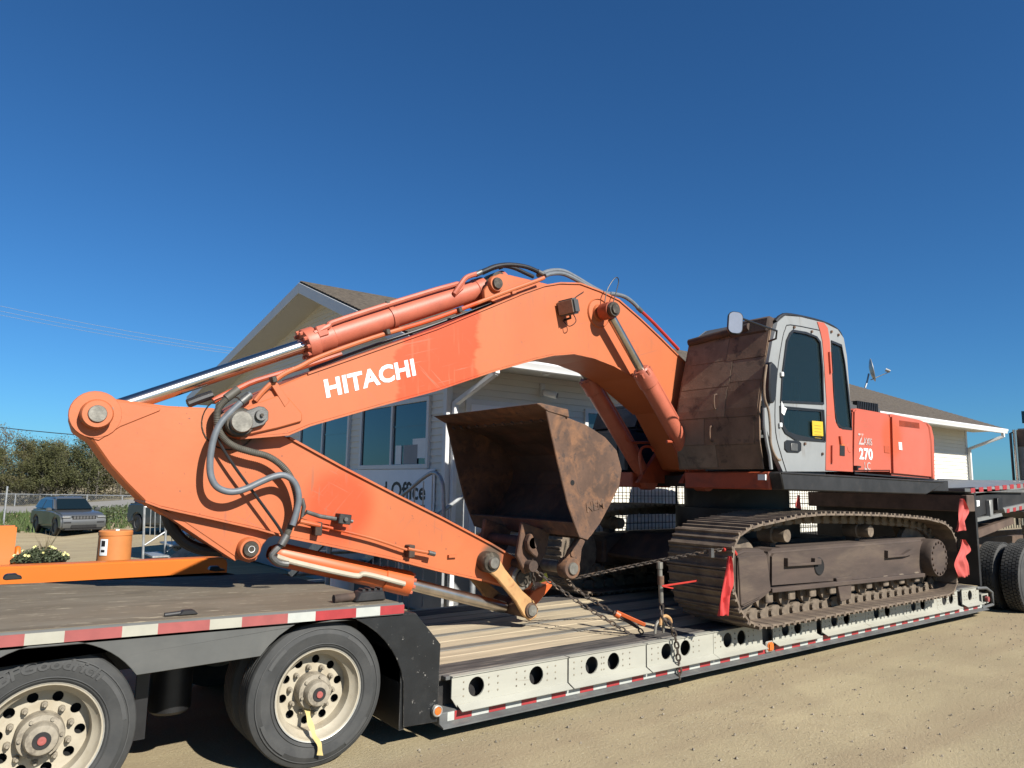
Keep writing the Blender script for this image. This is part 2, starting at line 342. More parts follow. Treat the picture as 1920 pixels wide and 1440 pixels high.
# boom: older repainted patch of stronger orange with ragged brushed edges, part of the paint itself
nt, N, Lk, bs, mp, noise, ramp, mix = m_tools['boom_paint']
def grid_mask(nt, N, Lk, tests, jitter_scale, jitter):
    """product of soft steps along object-space lines a*x+b*z+c, with ragged noise"""
    tc = N.new('ShaderNodeTexCoord'); sx = N.new('ShaderNodeSeparateXYZ'); Lk.new(tc.outputs['Object'], sx.inputs[0])
    mpj = N.new('ShaderNodeMapping'); mpj.inputs['Scale'].default_value = (0.45, 1, 2.2); Lk.new(tc.outputs['Object'], mpj.inputs[0])
    nz = N.new('ShaderNodeTexNoise'); nz.inputs['Scale'].default_value = jitter_scale; nz.inputs['Detail'].default_value = 9; nz.inputs['Roughness'].default_value = 0.62
    Lk.new(mpj.outputs[0], nz.inputs['Vector'])
    prod = None
    for a, b, c, soft in tests:
        def math_(op, x, y):
            n = N.new('ShaderNodeMath'); n.operation = op
            for i, q in enumerate((x, y)):
                if isinstance(q, (int, float)): n.inputs[i].default_value = q
                else: Lk.new(q, n.inputs[i])
            return n.outputs[0]
        e = math_('ADD', math_('MULTIPLY', sx.outputs[0], a), math_('ADD', math_('MULTIPLY', sx.outputs[2], b), c))
        e = math_('ADD', e, math_('MULTIPLY', math_('SUBTRACT', nz.outputs['Fac'], 0.5), jitter))
        r_ = N.new('ShaderNodeMapRange'); r_.inputs['From Min'].default_value = 0; r_.inputs['From Max'].default_value = soft
        Lk.new(e, r_.inputs['Value'])
        prod = r_.outputs[0] if prod is None else math_('MULTIPLY', prod, r_.outputs[0])
    return prod

src = bs.inputs['Base Color'].links[0].from_socket
pm = grid_mask(nt, N, Lk, [(1.0, -0.10, 5.50, 0.04), (-1.0, -0.12, -4.02, 0.05), (-0.33, 1.0, -3.42, 0.10)], 1.6, 0.55)
Lk.new(mix(pm, src, (0.42, 0.052, 0.006)), bs.inputs['Base Color'])
def spray(name, c, r0, r1, col):
    nt, N, Lk, bs, mp, noise, ramp, mix = m_tools[name]
    src = bs.inputs['Base Color'].links[0].from_socket
    tc = N.new('ShaderNodeTexCoord'); vd = N.new('ShaderNodeVectorMath'); vd.operation = 'DISTANCE'; Lk.new(tc.outputs['Object'], vd.inputs[0]); vd.inputs[1].default_value = c
    r_ = N.new('ShaderNodeMapRange'); r_.interpolation_type = 'SMOOTHSTEP'; r_.inputs['From Min'].default_value = r1; r_.inputs['From Max'].default_value = r0; Lk.new(vd.outputs['Value'], r_.inputs['Value'])
    Lk.new(mix(r_.outputs[0], src, col), bs.inputs['Base Color'])
spray('arm_paint', (-5.70, -0.18, 1.20), 0.20, 0.42, (0.41, 0.054, 0.008))
for c_, r_ in (((-4.09, -.18, .70), .17), ((-3.66, -.18, .55), .18), ((-6.55, -.18, 1.88), .30)): spray('arm_paint', c_, r_ * .45, r_, (0.085, 0.055, 0.035))
spray('house_paint', (1.16, -1.58, 2.08), 0.16, 0.34, (0.43, 0.07, 0.024))

def wear(name, col, radius=0.012, lo_=0.04, hi_=0.30, amount=0.85):
    '''chipped paint along the edges of the part'''
    nt, N, Lk, bs, mp, noise, ramp, mix = m_tools[name]
    s_ = bs.inputs['Base Color'].links[0].from_socket
    bv = N.new('ShaderNodeBevel'); bv.samples = 4; bv.inputs['Radius'].default_value = radius
    ge = N.new('ShaderNodeNewGeometry'); dt = N.new('ShaderNodeVectorMath'); dt.operation = 'DOT_PRODUCT'
    Lk.new(bv.outputs[0], dt.inputs[0]); Lk.new(ge.outputs['Normal'], dt.inputs[1])
    iv = N.new('ShaderNodeMath'); iv.operation = 'SUBTRACT'; iv.inputs[0].default_value = 1.0; Lk.new(dt.outputs['Value'], iv.inputs[1])
    ml = N.new('ShaderNodeMath'); ml.operation = 'MULTIPLY'; Lk.new(ramp(iv.outputs[0], lo_, hi_), ml.inputs[0]); Lk.new(ramp(noise(9, 5.0, 0.7), 0.44, 0.60), ml.inputs[1])
    m2 = N.new('ShaderNodeMath'); m2.operation = 'MULTIPLY'; Lk.new(ml.outputs[0], m2.inputs[0]); m2.inputs[1].default_value = amount
    Lk.new(mix(m2.outputs[0], s_, col), bs.inputs['Base Color'])
for n_ in ('boom_paint', 'arm_paint', 'house_paint', 'cyl_paint', 'bright_orange', 'yellow_link', 'dark_orange'): wear(n_, (0.075, 0.04, 0.025))
wear('rust', (0.20, 0.165, 0.13), 0.010); wear('track_steel', (0.26, 0.22, 0.17), 0.008); wear('cab_gray', (0.10, 0.065, 0.045)); wear('black_fender', (0.16, 0.15, 0.135)); wear('beam_white', (0.14, 0.12, 0.095), 0.008); wear('dusty_skirt', (0.05, 0.045, 0.04))

def scratches(name, col, ang, lo_=0.66, hi_=0.70, sc=(2.0, 1.0, 70.0)):
    nt, N, Lk, bs, mp, noise, ramp, mix = m_tools[name]
    s_ = bs.inputs['Base Color'].links[0].from_socket
    tc = N.new('ShaderNodeTexCoord'); m1 = N.new('ShaderNodeMapping'); m1.vector_type = 'TEXTURE'; m1.inputs['Rotation'].default_value = (0, R(ang), 0)
    Lk.new(tc.outputs['Object'], m1.inputs[0]); m2 = N.new('ShaderNodeMapping'); m2.inputs['Scale'].default_value = sc; Lk.new(m1.outputs[0], m2.inputs[0])
    n1 = N.new('ShaderNodeTexNoise'); n1.inputs['Scale'].default_value = 1.0; n1.inputs['Detail'].default_value = 3.0; Lk.new(m2.outputs[0], n1.inputs['Vector'])
    ml = N.new('ShaderNodeMath'); ml.operation = 'MULTIPLY'; Lk.new(ramp(n1.outputs['Fac'], lo_, hi_), ml.inputs[0]); Lk.new(ramp(noise(2.2, 3.0), 0.46, 0.62), ml.inputs[1])
    Lk.new(mix(ml.outputs[0], s_, col), bs.inputs['Base Color'])
for n_, a_ in (('arm_paint', 25), ('arm_paint', -50), ('boom_paint', -18), ('boom_paint', 40), ('house_paint', 5)): scratches(n_, (0.30, 0.095, 0.045), a_)
scratches('arm_paint', (0.27, 0.085, 0.04), 88, 0.60, 0.75, (3.0, 1.0, 26.0)); scratches('boom_paint', (0.32, 0.095, 0.035), 88, 0.60, 0.78, (3.0, 1.0, 26.0))
scratches('beam_white', (0.20, 0.17, 0.13), 3, 0.62, 0.70, (2.5, 1.0, 60.0)); scratches('cab_gray', (0.13, 0.11, 0.09), 85, 0.62, 0.75, (3.0, 1.0, 26.0))

# gravel lot material: dusty sand with stones and wheel tracks
m = mat('gravel', (0.61, 0.505, 0.305), 0.95, var=0.10, scale=0.25, col2=(0.47, 0.38, 0.235), lo=0.45, hi=0.75, scale2=1.1, det2=10, col3=(0.60, 0.52, 0.37), lo3=0.60, hi3=0.72, scale3=45, spec=0.2)
nt, N, Lk, bs, mp, noise, ramp, mix = m_tools['gravel']
src = bs.inputs['Base Color'].links[0].from_socket
dk = mix(ramp(noise(70, 3.0, 0.7), 0.66, 0.74), src, (0.19, 0.15, 0.095))
mpt = N.new('ShaderNodeMapping'); mpt.inputs['Scale'].default_value = (0.10, 1.3, 1); mpt.inputs['Rotation'].default_value = (0, 0, R(4)); Lk.new(mp.outputs[0], mpt.inputs[0])
wv = N.new('ShaderNodeTexNoise'); wv.inputs['Scale'].default_value = 1.0; wv.inputs['Detail'].default_value = 4; Lk.new(mpt.outputs[0], wv.inputs['Vector'])
dk = mix(ramp(noise(30, 6.0, 0.75), 0.54, 0.70), dk, (0.265, 0.215, 0.135))
dk = mix(ramp(noise(44, 4.0, 0.7), 0.60, 0.68), dk, (0.42, 0.37, 0.27))
dk = mix(ramp(wv.outputs['Fac'], 0.46, 0.62), dk, mix(0.62, dk, (0.26, 0.20, 0.125)))
Lk.new(dk, bs.inputs['Base Color'])
bp = N.new('ShaderNodeBump'); bp.inputs['Strength'].default_value = 0.8; bp.inputs['Distance'].default_value = 0.016
ad = N.new('ShaderNodeMath'); ad.operation = 'ADD'; Lk.new(noise(38, 8.0, 0.75), ad.inputs[0]); Lk.new(wv.outputs['Fac'], ad.inputs[1])
Lk.new(ad.outputs[0], bp.inputs['Height']); Lk.new(bp.outputs[0], bs.inputs['Normal'])

# tread plate: worn raised bars in a herringbone
m = mat('tread_plate', (0.26, 0.215, 0.155), 0.9, spec=0.15, var=0.18, scale=1.5, col2=(0.33, 0.285, 0.215), lo=0.45, hi=0.72, scale2=2.0, det2=12, col3=(0.56, 0.48, 0.34), lo3=0.58, hi3=0.68, scale3=10, stretch=(0.45, 1.5, 1))
nt, N, Lk, bs, mp, noise, ramp, mix = m_tools['tread_plate']
tc = N.new('ShaderNodeTexCoord')
hs = []
for ang in (45, -45):
    mr = N.new('ShaderNodeMapping'); mr.inputs['Rotation'].default_value = (0, 0, R(ang)); mr.inputs['Scale'].default_value = (30, 60, 1); Lk.new(tc.outputs['Object'], mr.inputs[0])
    br = N.new('ShaderNodeTexBrick'); br.inputs['Scale'].default_value = 1; br.inputs['Mortar Size'].default_value = 0.16; br.inputs['Mortar Smooth'].default_value = 0.6
    br.inputs['Color1'].default_value = (1, 1, 1, 1); br.inputs['Color2'].default_value = (0, 0, 0, 1); br.inputs['Mortar'].default_value = (0, 0, 0, 1); br.inputs['Bias'].default_value = 0.0
    Lk.new(mr.outputs[0], br.inputs['Vector']); hs.append(br.outputs['Color'])
mx = N.new('ShaderNodeMix'); mx.data_type = 'RGBA'; mx.blend_type = 'LIGHTEN'; mx.inputs[0].default_value = 1; Lk.new(hs[0], mx.inputs[6]); Lk.new(hs[1], mx.inputs[7])
bp = N.new('ShaderNodeBump'); bp.inputs['Strength'].default_value = 0.6; bp.inputs['Distance'].default_value = 0.003
Lk.new(mx.outputs[2], bp.inputs['Height']); Lk.new(bp.outputs[0], bs.inputs['Normal'])

# ------------------------------------------------------------ ground
def gz(x, y):
    """the lot falls gently towards the trees on the left"""
    t = max(0.0, min(1.0, (y - 9.0) / 24.0)); t = t * t * (3 - 2 * t)
    k = max(0.0, min(1.0, (14.0 - x) / 10.0))
    return -0.95 * t * k
def axis(lo, hi, fine_lo, fine_hi, step, grow=1.35):
    a = []; v = fine_lo
    while v <= fine_hi: a.append(v); v += step
    st = step; v = fine_hi
    while v < hi: st *= grow; v += st; a.append(v)
    st = step; v = fine_lo; pre = []
    while v > lo: st *= grow; v -= st; pre.append(v)
    return pre[::-1] + a
gxs = axis(-600, 900, -8, 30, 0.5); gys = axis(-400, 1400, -7, 40, 0.5)
g = B()
rn = random.Random(3)
for y in gys:
    for x in gxs: g.v.append((x, y, gz(x, y) + (rn.uniform(-0.006, 0.006) if (-8 < x < 30 and -7 < y < 20) else 0)))
nx = len(gxs)
for j in range(len(gys) - 1):
    for i in range(nx - 1): g.f.append((j * nx + i, j * nx + i + 1, (j + 1) * nx + i + 1, (j + 1) * nx + i))
g.out('ground', 'gravel', kind='structure', smooth=60)

st = B(); rn = random.Random(11)
for k in range(2200):
    x = rn.uniform(1.0, 15); y = -rn.random() ** 1.4 * 4.2 - 0.02
    if (x < 2.6 and y > -1.0 and rn.random() < .5): continue
    s_ = rn.choice((0.003, 0.004, 0.004, 0.005, 0.006, 0.010)) * rn.uniform(0.7, 1.3)
    a = rn.uniform(0, 6.3); pts_ = [(math.cos(a + i * 1.57) * s_ * rn.uniform(.7, 1.3), math.sin(a + i * 1.57) * s_ * rn.uniform(.7, 1.3)) for i in range(4)]
    st.add([(x + p[0], y + p[1], 0.004) for p in pts_] + [(x + p[0] * .5, y + p[1] * .5, 0.006 + s_ * .8) for p in pts_],
           [(4, 5, 6, 7), (0, 1, 5, 4), (1, 2, 6, 5), (2, 3, 7, 6), (3, 0, 4, 7)])
st.out('gravel_stones', 'stone', kind='stuff', smooth=None, label='loose pebbles scattered over the gravel lot', cat='gravel')

# public road, verge and grass beyond the lot
def strip(name, m_, y0, y1, dz, x0=-90, x1=12, kind='structure'):
    b = B(); n = 40
    for i in range(n + 1):
        x = x0 + (x1 - x0) * i / n
        b.v += [(x, y0 - (x * 0.6), gz(x, 40) + dz), (x, y1 - (x * 0.6), gz(x, 40) + dz)]
    for i in range(n): b.f.append((2 * i, 2 * i + 2, 2 * i + 3, 2 * i + 1))
    return b.out(name, m_, kind=kind)
strip('road', 'concrete', 61.5, 75, 0.05)
strip('grass_verge', 'dry_grass', 75, 300, 0.03)
gr = B(); rn = random.Random(5)
for k in range(15000):
    x = rn.uniform(-30, 10); y = 40.0 + rn.random() * 21.0 - x * 0.6
    h = rn.uniform(0.12, 0.38) * (1.5 if rn.random() < .15 else 1); w = rn.uniform(0.03, 0.07); a = rn.uniform(0, 6.3); bx = rn.gauss(0, .12); by = rn.gauss(0, .12)
    z = gz(x, y)
    gr.add([(x - w * math.cos(a), y - w * math.sin(a), z), (x + w * math.cos(a), y + w * math.sin(a), z), (x + bx, y + by, z + h)], [(0, 1, 2)])
gr.out('grass', 'grass', kind='stuff', smooth=None, label='green rough grass between the lot and the road', cat='grass', recalc=False)

# ------------------------------------------------------------ office building
XA, YB = 5.52, 4.24; XE = 23.1; YL = 16.8; ZT = 3.57; EAVE_Y = 3.44; PK = (8.89, 5.73); LE = (17.5, 4.21); XR = 4.92; XRE = 23.65
off = thing('office_building', 'low office building with cream vinyl siding, gable front and brown shingle roof', 'building', (XA, YB, 0))
core = B()
core.prism([(YB + .03, 0), (YL, 0), (YL, 4.1), (PK[0], 5.5), (YB + .03, 3.6)], XA + .03, XE - .03, 'x')
core.out('wall', 'siding', off)
B().prism([(YB - .015, 0.0), (YL, 0.0), (YL, 0.93), (YB - .015, 0.93)], XA - .02, XA + .02, 'x').out('skirting', 'skirting', off)
B().box(XA + .03, XE, YB - .015, YB + .02, 0, 0.93).out('skirting', 'skirting', off)
# siding boards of the long wall, each a clapboard
ROW = 0.1016
b = B().prism([(0, 0), (-0.022, 0), (-0.004, ROW), (0, ROW)], 0, XE - XA - .12, 'x')
brd = b.out('siding_board', 'siding', off, local=True)
n_rows = int((ZT - 0.93) / ROW) + 1
for k in range(n_rows):
    o = brd if k == 0 else copy_of(brd, off)
    o.location = (0.06, 0.0, 0.93 + k * ROW)
def roof_z(y):
    if y < PK[0]: return PK[1] - .1 - (PK[0] - y) * 0.385
    return PK[1] - .1 - (y - PK[0]) * (PK[1] - LE[1]) / (LE[0] - PK[0])
for k in range(60):
    z = 0.93 + k * ROW
    ylo = YB + .05; yhi = YL - .05
    if z + ROW > roof_z(ylo): ylo = PK[0] - (PK[1] - .1 - z - ROW) / 0.385
    if z + ROW > roof_z(yhi): yhi = PK[0] + (PK[1] - .1 - z - ROW) * (LE[0] - PK[0]) / (PK[1] - LE[1])
    if yhi - ylo < 0.2: break
    B().prism([(XA, z), (XA - .022, z), (XA - .004, z + ROW), (XA, z + ROW)], ylo, yhi, 'y').out('siding_board', 'siding', off)
# corner trims
for (x0, x1, y0, y1) in ((XA - .03, XA + .07, YB - .03, YB + .07), (XE - .1, XE + .02, YB - .03, YB + .07), (XA - .03, XA + .07, YL - .07, YL + .03)):
    B().box(x0, x1, y0, y1, 0.9, ZT + .02).out('corner_trim', 'vinyl_trim', off, bevel=.006)
# roof
th = 0.07
rb = B()
rb.add([(XR, EAVE_Y, PK[1] - .385 * (PK[0] - EAVE_Y)), (XRE, EAVE_Y, PK[1] - .385 * (PK[0] - EAVE_Y)), (XRE, PK[0], PK[1]), (XR, PK[0], PK[1]),
        (XR, EAVE_Y, PK[1] - .385 * (PK[0] - EAVE_Y) - th), (XRE, EAVE_Y, PK[1] - .385 * (PK[0] - EAVE_Y) - th), (XRE, PK[0], PK[1] - th), (XR, PK[0], PK[1] - th),
        (XR, LE[0], LE[1]), (XRE, LE[0], LE[1]), (XR, LE[0], LE[1] - th), (XRE, LE[0], LE[1] - th)],
       [(0, 1, 2, 3), (4, 7, 6, 5), (3, 2, 9, 8), (7, 10, 11, 6), (0, 4, 5, 1), (8, 9, 11, 10), (0, 3, 7, 4), (3, 8, 10, 7), (1, 5, 6, 2), (2, 6, 11, 9)])
roof = rb.out('roof', 'shingle', off, smooth=None)
# shingle courses on the near slope
cs = B(); sl = .385; nrm = math.hypot(1, sl)
k = 0
while True:
    d = k * 0.145
    y = EAVE_Y - .02 + d / nrm
    if y > PK[0] - .05: break
    z = PK[1] - sl * (PK[0] - y) + 0.004
    cs.add([(XR - .02, y, z + .012), (XRE + .02, y, z + .012), (XRE + .02, y + .15 / nrm, z + .15 * sl / nrm + .002), (XR - .02, y + .15 / nrm, z + .15 * sl / nrm + .002),
            (XR - .02, y, z - .004), (XRE + .02, y, z - .004)], [(0, 1, 2, 3), (0, 4, 5, 1)])
    k += 1
cs.out('shingle_courses', 'shingle', roof, smooth=None, recalc=False, kind='stuff')
ez = PK[1] - .385 * (PK[0] - EAVE_Y)
# rake boards (trim under the roof edge on the gable)
for (ya, za, yb, zb) in ((EAVE_Y, ez, PK[0], PK[1]), (PK[0], PK[1], LE[0], LE[1])):
    B().prism([(ya, za - .03), (yb, zb - .03), (yb, zb - .24), (ya, za - .24)], XR - .03, XR, 'x').out('rake_board', 'vinyl_trim', off, bevel=.005)
    B().prism([(ya, za - .22), (yb, zb - .22), (yb, zb - .245), (ya, za - .245)], XR, XA + .02, 'x').out('soffit', 'soffit', off)
B().box(XA - .6, XRE, EAVE_Y, YB + .02, ZT - .01, ZT + .01).out('soffit', 'soffit', off)
B().box(XR, XRE, EAVE_Y - .0, EAVE_Y + .02, ZT - .02, ez - .02).out('fascia', 'vinyl_trim', off)
B().prism([(EAVE_Y + .02, ZT + .012), (YB + .1, ZT + .012), (YB + .1, ez + .2), (EAVE_Y + .02, ez - .08)], XRE - .03, XRE, 'x').out('fascia', 'vinyl_trim', off)
B().prism([(EAVE_Y, ez - .02), (EAVE_Y - .10, ez - .02), (EAVE_Y - .115, ez - .05), (EAVE_Y - .09, ez - .09), (EAVE_Y - .08, ez - .145), (EAVE_Y, ez - .145)], XR, XRE, 'x').out('gutter', 'vinyl_trim', off, bevel=.004)
B().prism([(LE[0], LE[1] - .05), (LE[0] + .12, LE[1] - .05), (LE[0] + .1, LE[1] - .18), (LE[0], LE[1] - .18)], XR, XRE, 'x').out('gutter', 'vinyl_trim', off, bevel=.004)
def downpipe(x, x_wall, ztop):
    q = B()
    for a, c in (((x, EAVE_Y - .05, ez - .13), (x, EAVE_Y - .05, ez - .26)), ((x, EAVE_Y - .05, ez - .24), (x_wall, YB - .09, ztop)), ((x_wall, YB - .09, ztop + .03), (x_wall, YB - .09, .15))):
        q.beam(a, c, 0.075, 0.075, (1, 0, 0))
    q.out('downpipe', 'vinyl_trim', off, bevel=.008)
downpipe(5.78, 5.6, 3.0)
downpipe(XE + .30, XE - .04, 3.05)
# windows of the gable wall
def window_A(y0, y1, z0, z1, papers=False):
    w = B().plate([(y0, z0), (y1, z0), (y1, z1), (y0, z1)], [[(y0 + .07, z0 + .07), ((y0 + y1) / 2 - .03, z0 + .07), ((y0 + y1) / 2 - .03, z1 - .07), (y0 + .07, z1 - .07)],
                  [((y0 + y1) / 2 + .03, z0 + .07), (y1 - .07, z0 + .07), (y1 - .07, z1 - .07), ((y0 + y1) / 2 + .03, z1 - .07)]], XA - .065, XA - .01, 'x').out('window', 'vinyl_trim', off, bevel=.004)
    B().box(XA - .03, XA - .024, y0 + .05, (y0 + y1) / 2, z0 + .05, z1 - .05).out('pane', 'glass_teal', w)
    B().box(XA - .034, XA - .028, (y0 + y1) / 2 + .002, y1 - .05, z0 + .05, z1 - .05).out('pane', 'glass_dark', w)
    B().box(XA - .040, XA - .0305, y0 + .06, (y0 + y1) / 2 - .02, z0 + .66, z0 + .685).out('meeting_rail', 'glass_teal', w)
    if papers:
        B().box(XA - .042, XA - .0305, y0 + .09, y0 + .50, z0 + .16, z0 + .46).out('notice', 'paper', w)
        B().box(XA - .045, XA - .0425, y0 + .34, y0 + .78, z0 + .075, z0 + .37).out('notice', 'skirting', w)
        B().box(XA - .042, XA - .0305, y0 + .86, y0 + 1.05, z0 + .075, z0 + .37).out('notice', 'paper', w)
window_A(4.66, 7.03, 2.06, 3.15, True)
window_A(7.50, 9.95, 2.06, 3.11)
window_A(11.2, 13.6, 2.06, 3.11)
def window_B(x0, x1, z0, z1):
    w = B().plate([(x0, z0), (x1, z0), (x1, z1), (x0, z1)], [[(x0 + .07, z0 + .07), ((x0 + x1) / 2 - .03, z0 + .07), ((x0 + x1) / 2 - .03, z1 - .07), (x0 + .07, z1 - .07)],
                  [((x0 + x1) / 2 + .03, z0 + .07), (x1 - .07, z0 + .07), (x1 - .07, z1 - .07), ((x0 + x1) / 2 + .03, z1 - .07)]], YB - .06, YB - .005, 'y').out('window', 'vinyl_trim', off, bevel=.004)
    for a, c in ((x0 + .05, (x0 + x1) / 2), ((x0 + x1) / 2 + .002, x1 - .05)):
        B().box(a, c, YB - .03, YB - .024, z0 + .05, z1 - .05).out('pane', 'glass_teal', w)
window_B(8.18, 9.95, 2.03, 3.12)
window_B(13.2, 15.0, 2.03, 3.12)
dr = B().box(5.82, 6.78, YB - .05, YB - .005, 1.13, 3.1).out('door', 'vinyl_trim', off, bevel=.004)
B().plate([(5.90, 1.15), (6.70, 1.15), (6.70, 3.02), (5.90, 3.02)], [[(6.06, 2.1), (6.54, 2.1), (6.54, 2.85), (6.06, 2.85)]], YB - .066, YB - .051).out('door_panel', 'sign_white', dr, bevel=.004)
B().box(6.04, 6.56, YB - .058, YB - .054, 2.08, 2.87).out('pane', 'glass_teal', dr)
B().cyl((6.63, YB - .066, 2.02), (6.63, YB - .13, 2.02), .03).out('handle', 'steel', dr)
B().lathe([(0, 0), (.075, 0), (.075, -.012), (.05, -.03), (0, -.032)], (7.05, 3.86, ZT - .011), (0, 0, 1), 16).out('soffit_light', 'vinyl_trim', off)

sg = B().box(XA - .05, XA - .028, 4.47, 8.3, 1.02, 2.055).out('office_sign', 'sign_white', label='white wall sign with black Office lettering under the gable windows', cat='sign', bevel=.003)
def fit_text(body, yl, yr, zb, zc, ref):
    """lettering on the gable wall between two y positions, capital height zb..zc"""
    o = text_obj('lettering', body, 1.0, 'ink', None, Matrix.Identity(4), extrude=.0, offset=.022)
    xs_ = [v.co.x for v in o.data.vertices]; x0_, x1_ = min(xs_), max(xs_); cap = 0.729 if ref == 'cap' else 0.52
    L = root_loc(sg)
    for v in o.data.vertices:
        u = (v.co.x - x0_) / (x1_ - x0_); v.co = Vector((XA - .0525, yl + (yr - yl) * u, zb + (zc - zb) * v.co.y / cap)) - L
    o.parent = sg
fit_text('d Office', 6.14, 4.70, 1.603, 1.87, 'cap')
fit_text('ers', 4.97, 4.70, 1.46, 1.53, 'x')

# security camera on the long wall
scm = thing('security_camera', 'small white security camera mounted on siding above the door', 'camera', (7.3, YB, 3.3))
B().box(7.22, 7.32, YB - .05, YB - .01, 3.24, 3.46).out('mount', 'vinyl_trim', scm, bevel=.01)
B().cyl((7.27, YB - .05, 3.33), (7.31, YB - .17, 3.30), .035).out('arm', 'vinyl_trim', scm)
B().cyl((7.24, YB - .12, 3.30), (7.37, YB - .28, 3.25), .055, n=16).out('body', 'vinyl_trim', scm, bevel=.01)
B().cyl((7.368, YB - .278, 3.251), (7.375, YB - .287, 3.248), .042).out('lens', 'glass_dark', scm)

# satellite dish on the roof
dp = [(24.255,7.702,5.271)][0]
sd = thing('satellite_dish', 'grey satellite dish on a bent mast on the shingle roof', 'satellite dish', dp)
dp = Vector(dp)
B().tube([dp, dp + Vector((.12, -.02, .22)), dp + Vector((.22, -.04, .50))], .028, smooth=False).out('mast', 'galv', sd)
dh = dp + Vector((.30, -.05, .62)); dn = Vector((0.50, -0.85, 0.16)).normalized()
B().lathe([(0, .0), (.15, .012), (.30, .05), (.40, .09), (.405, .075), (.30, .03), (.15, -.01), (0, -.02)], dh, dn, 28).out('dish', 'alu', sd)
arm_e = dh + dn * .62 + Vector((0, 0, -.16))
B().tube([dh + Vector((0, 0, -.33)), arm_e], .016, smooth=False).out('feed_arm', 'galv', sd)
B().cyl(arm_e, arm_e - dn * .14 + Vector((0, 0, .09)), .05, .06).out('feed_horn', 'alu', sd)

# mesh railing and ramp along the long wall
rp = thing('access_ramp', 'dark timber access ramp running along the long office wall', 'ramp', (8, 3.9, 0))
B().box(6.9, 16.5, 3.25, 4.12, .82, .93).out('deck', 'dark_wood', rp)
for i in range(9):
    for y in (3.3, 4.05): B().box(7.0 + i * 1.15, 7.1 + i * 1.15, y, y + .1, 0, .82).out('post', 'dark_wood', rp)
B().box(6.9, 16.5, 3.22, 3.249, .55, .95).out('fascia', 'dark_wood', rp)
mr = thing('mesh_railing', 'black welded wire railing in front of the sunlit office wall', 'railing', (8, 3.3, .93))
q = B()
x = 7.0
while x < 16.5: q.box(x - .004, x + .004, 3.30, 3.308, .96, 2.02); x += .082
q.out('wires', 'black_trim', mr, kind='stuff')
for z in (1.0, 1.14, 1.28, 1.42, 1.56, 1.70, 1.84, 1.98): B().box(7.0, 16.5, 3.294, 3.300, z - .005, z + .005).out('wire', 'black_trim', mr)
B().tube([(6.95, 3.304, .95), (6.95, 3.304, 1.95), (7.0, 3.304, 2.04), (16.4, 3.304, 2.04), (16.5, 3.304, 1.95), (16.5, 3.304, .95)], .02, smooth=False).out('top_rail', 'black_trim', mr)
for x in (9.4, 11.8, 14.2): B().cyl((x, 3.304, .93), (x, 3.304, 2.04), .02).out('post', 'black_trim', mr)
mr2 = thing('crowd_barrier', 'low grey bar railing standing past the far office corner', 'railing', (23, 3.0, .0))
q = B()
for i in range(60): q.cyl((18.0 + i * .17, 2.9, .9), (18.0 + i * .17, 2.9, 2.06), .010, n=6)
q.out('bars', 'black_trim', mr2, kind='stuff')
B().tube([(17.9, 2.9, 0), (17.9, 2.9, 2.0), (18.0, 2.9, 2.1), (28.3, 2.9, 2.1), (28.4, 2.9, 2.0), (28.4, 2.9, 0)], .025, smooth=False).out('top_rail', 'black_trim', mr2)

# steel stairs at the gable wall: railings, treads, landing
def railing(name_label, path_fn, n, z0, parent, mat_='galv'):
    pass
sw = thing('entry_stairs', 'galvanised stairs with bar railings climbing to the office corner', 'stairs', (5.0, 6.0, 0))
for i in range(6):
    z = 0.19 * (i + 1); y = 7.4 - i * .30
    B().box(4.35, 5.42, y - .3, y, z - .04, z).out('tread', 'galv', sw, bevel=.005)
for x in (4.33, 5.43): B().prism([(7.5, 0), (7.5, .08), (5.6, 1.16), (5.6, .94)], x - .02, x + .02, 'x').out('stringer', 'galv', sw)
B().box(4.3, 5.46, 3.25, 5.6, 1.06, 1.13).out('landing', 'galv', sw)
for x, y in ((4.35, 3.3), (5.4, 3.3), (4.35, 5.5)): B().cyl((x, y, 0), (x, y, 1.06), .04).out('post', 'galv', sw)
rl = [(4.367,1.346),(3.487,1.673),(2.965,1.896),(2.767,1.966),(2.658,1.978),(2.559,1.947),(2.496,1.88),(2.455,1.772),(2.406,1.295)]
B().tube([(4.4, a, c) for a, c in rl], .024, n=10, sub=4).out('handrail', 'galv', sw)
for i in range(1, 9):
    a = Vector((rl[0][0], rl[0][1])); c = Vector((rl[4][0], rl[4][1])); p = a.lerp(c, i / 8.2)
    B().cyl((4.4, p.x, p.y - .95), (4.4, p.x, p.y - .01), .009, n=6).out('baluster', 'galv', sw)
rl2 = [(4.438,3.25,1.24),(4.772,3.25,1.428),(5.004,3.25,1.579),(5.284,3.25,1.756),(5.705,3.25,2.014),(6.246,3.25,2.343)]
B().tube(rl2, .026, n=10, smooth=False).out('handrail', 'galv', sw)
for i in range(10):
    p = Vector(rl2[0]).lerp(Vector(rl2[5]), i / 9.5)
    B().cyl((p.x, p.y, max(.0, p.z - 1.0)), p, .009, n=6).out('baluster', 'galv', sw)

# ------------------------------------------------------------ lowboy trailer
tr = thing('lowboy_trailer', 'long lowboy trailer with white side beams carrying the orange excavator', 'trailer', (3.0, 1.3, 0))
YF = 2.6
def udz(x): return 1.052 - 0.017 * (x - 0.22)        # rear deck falls slightly forward
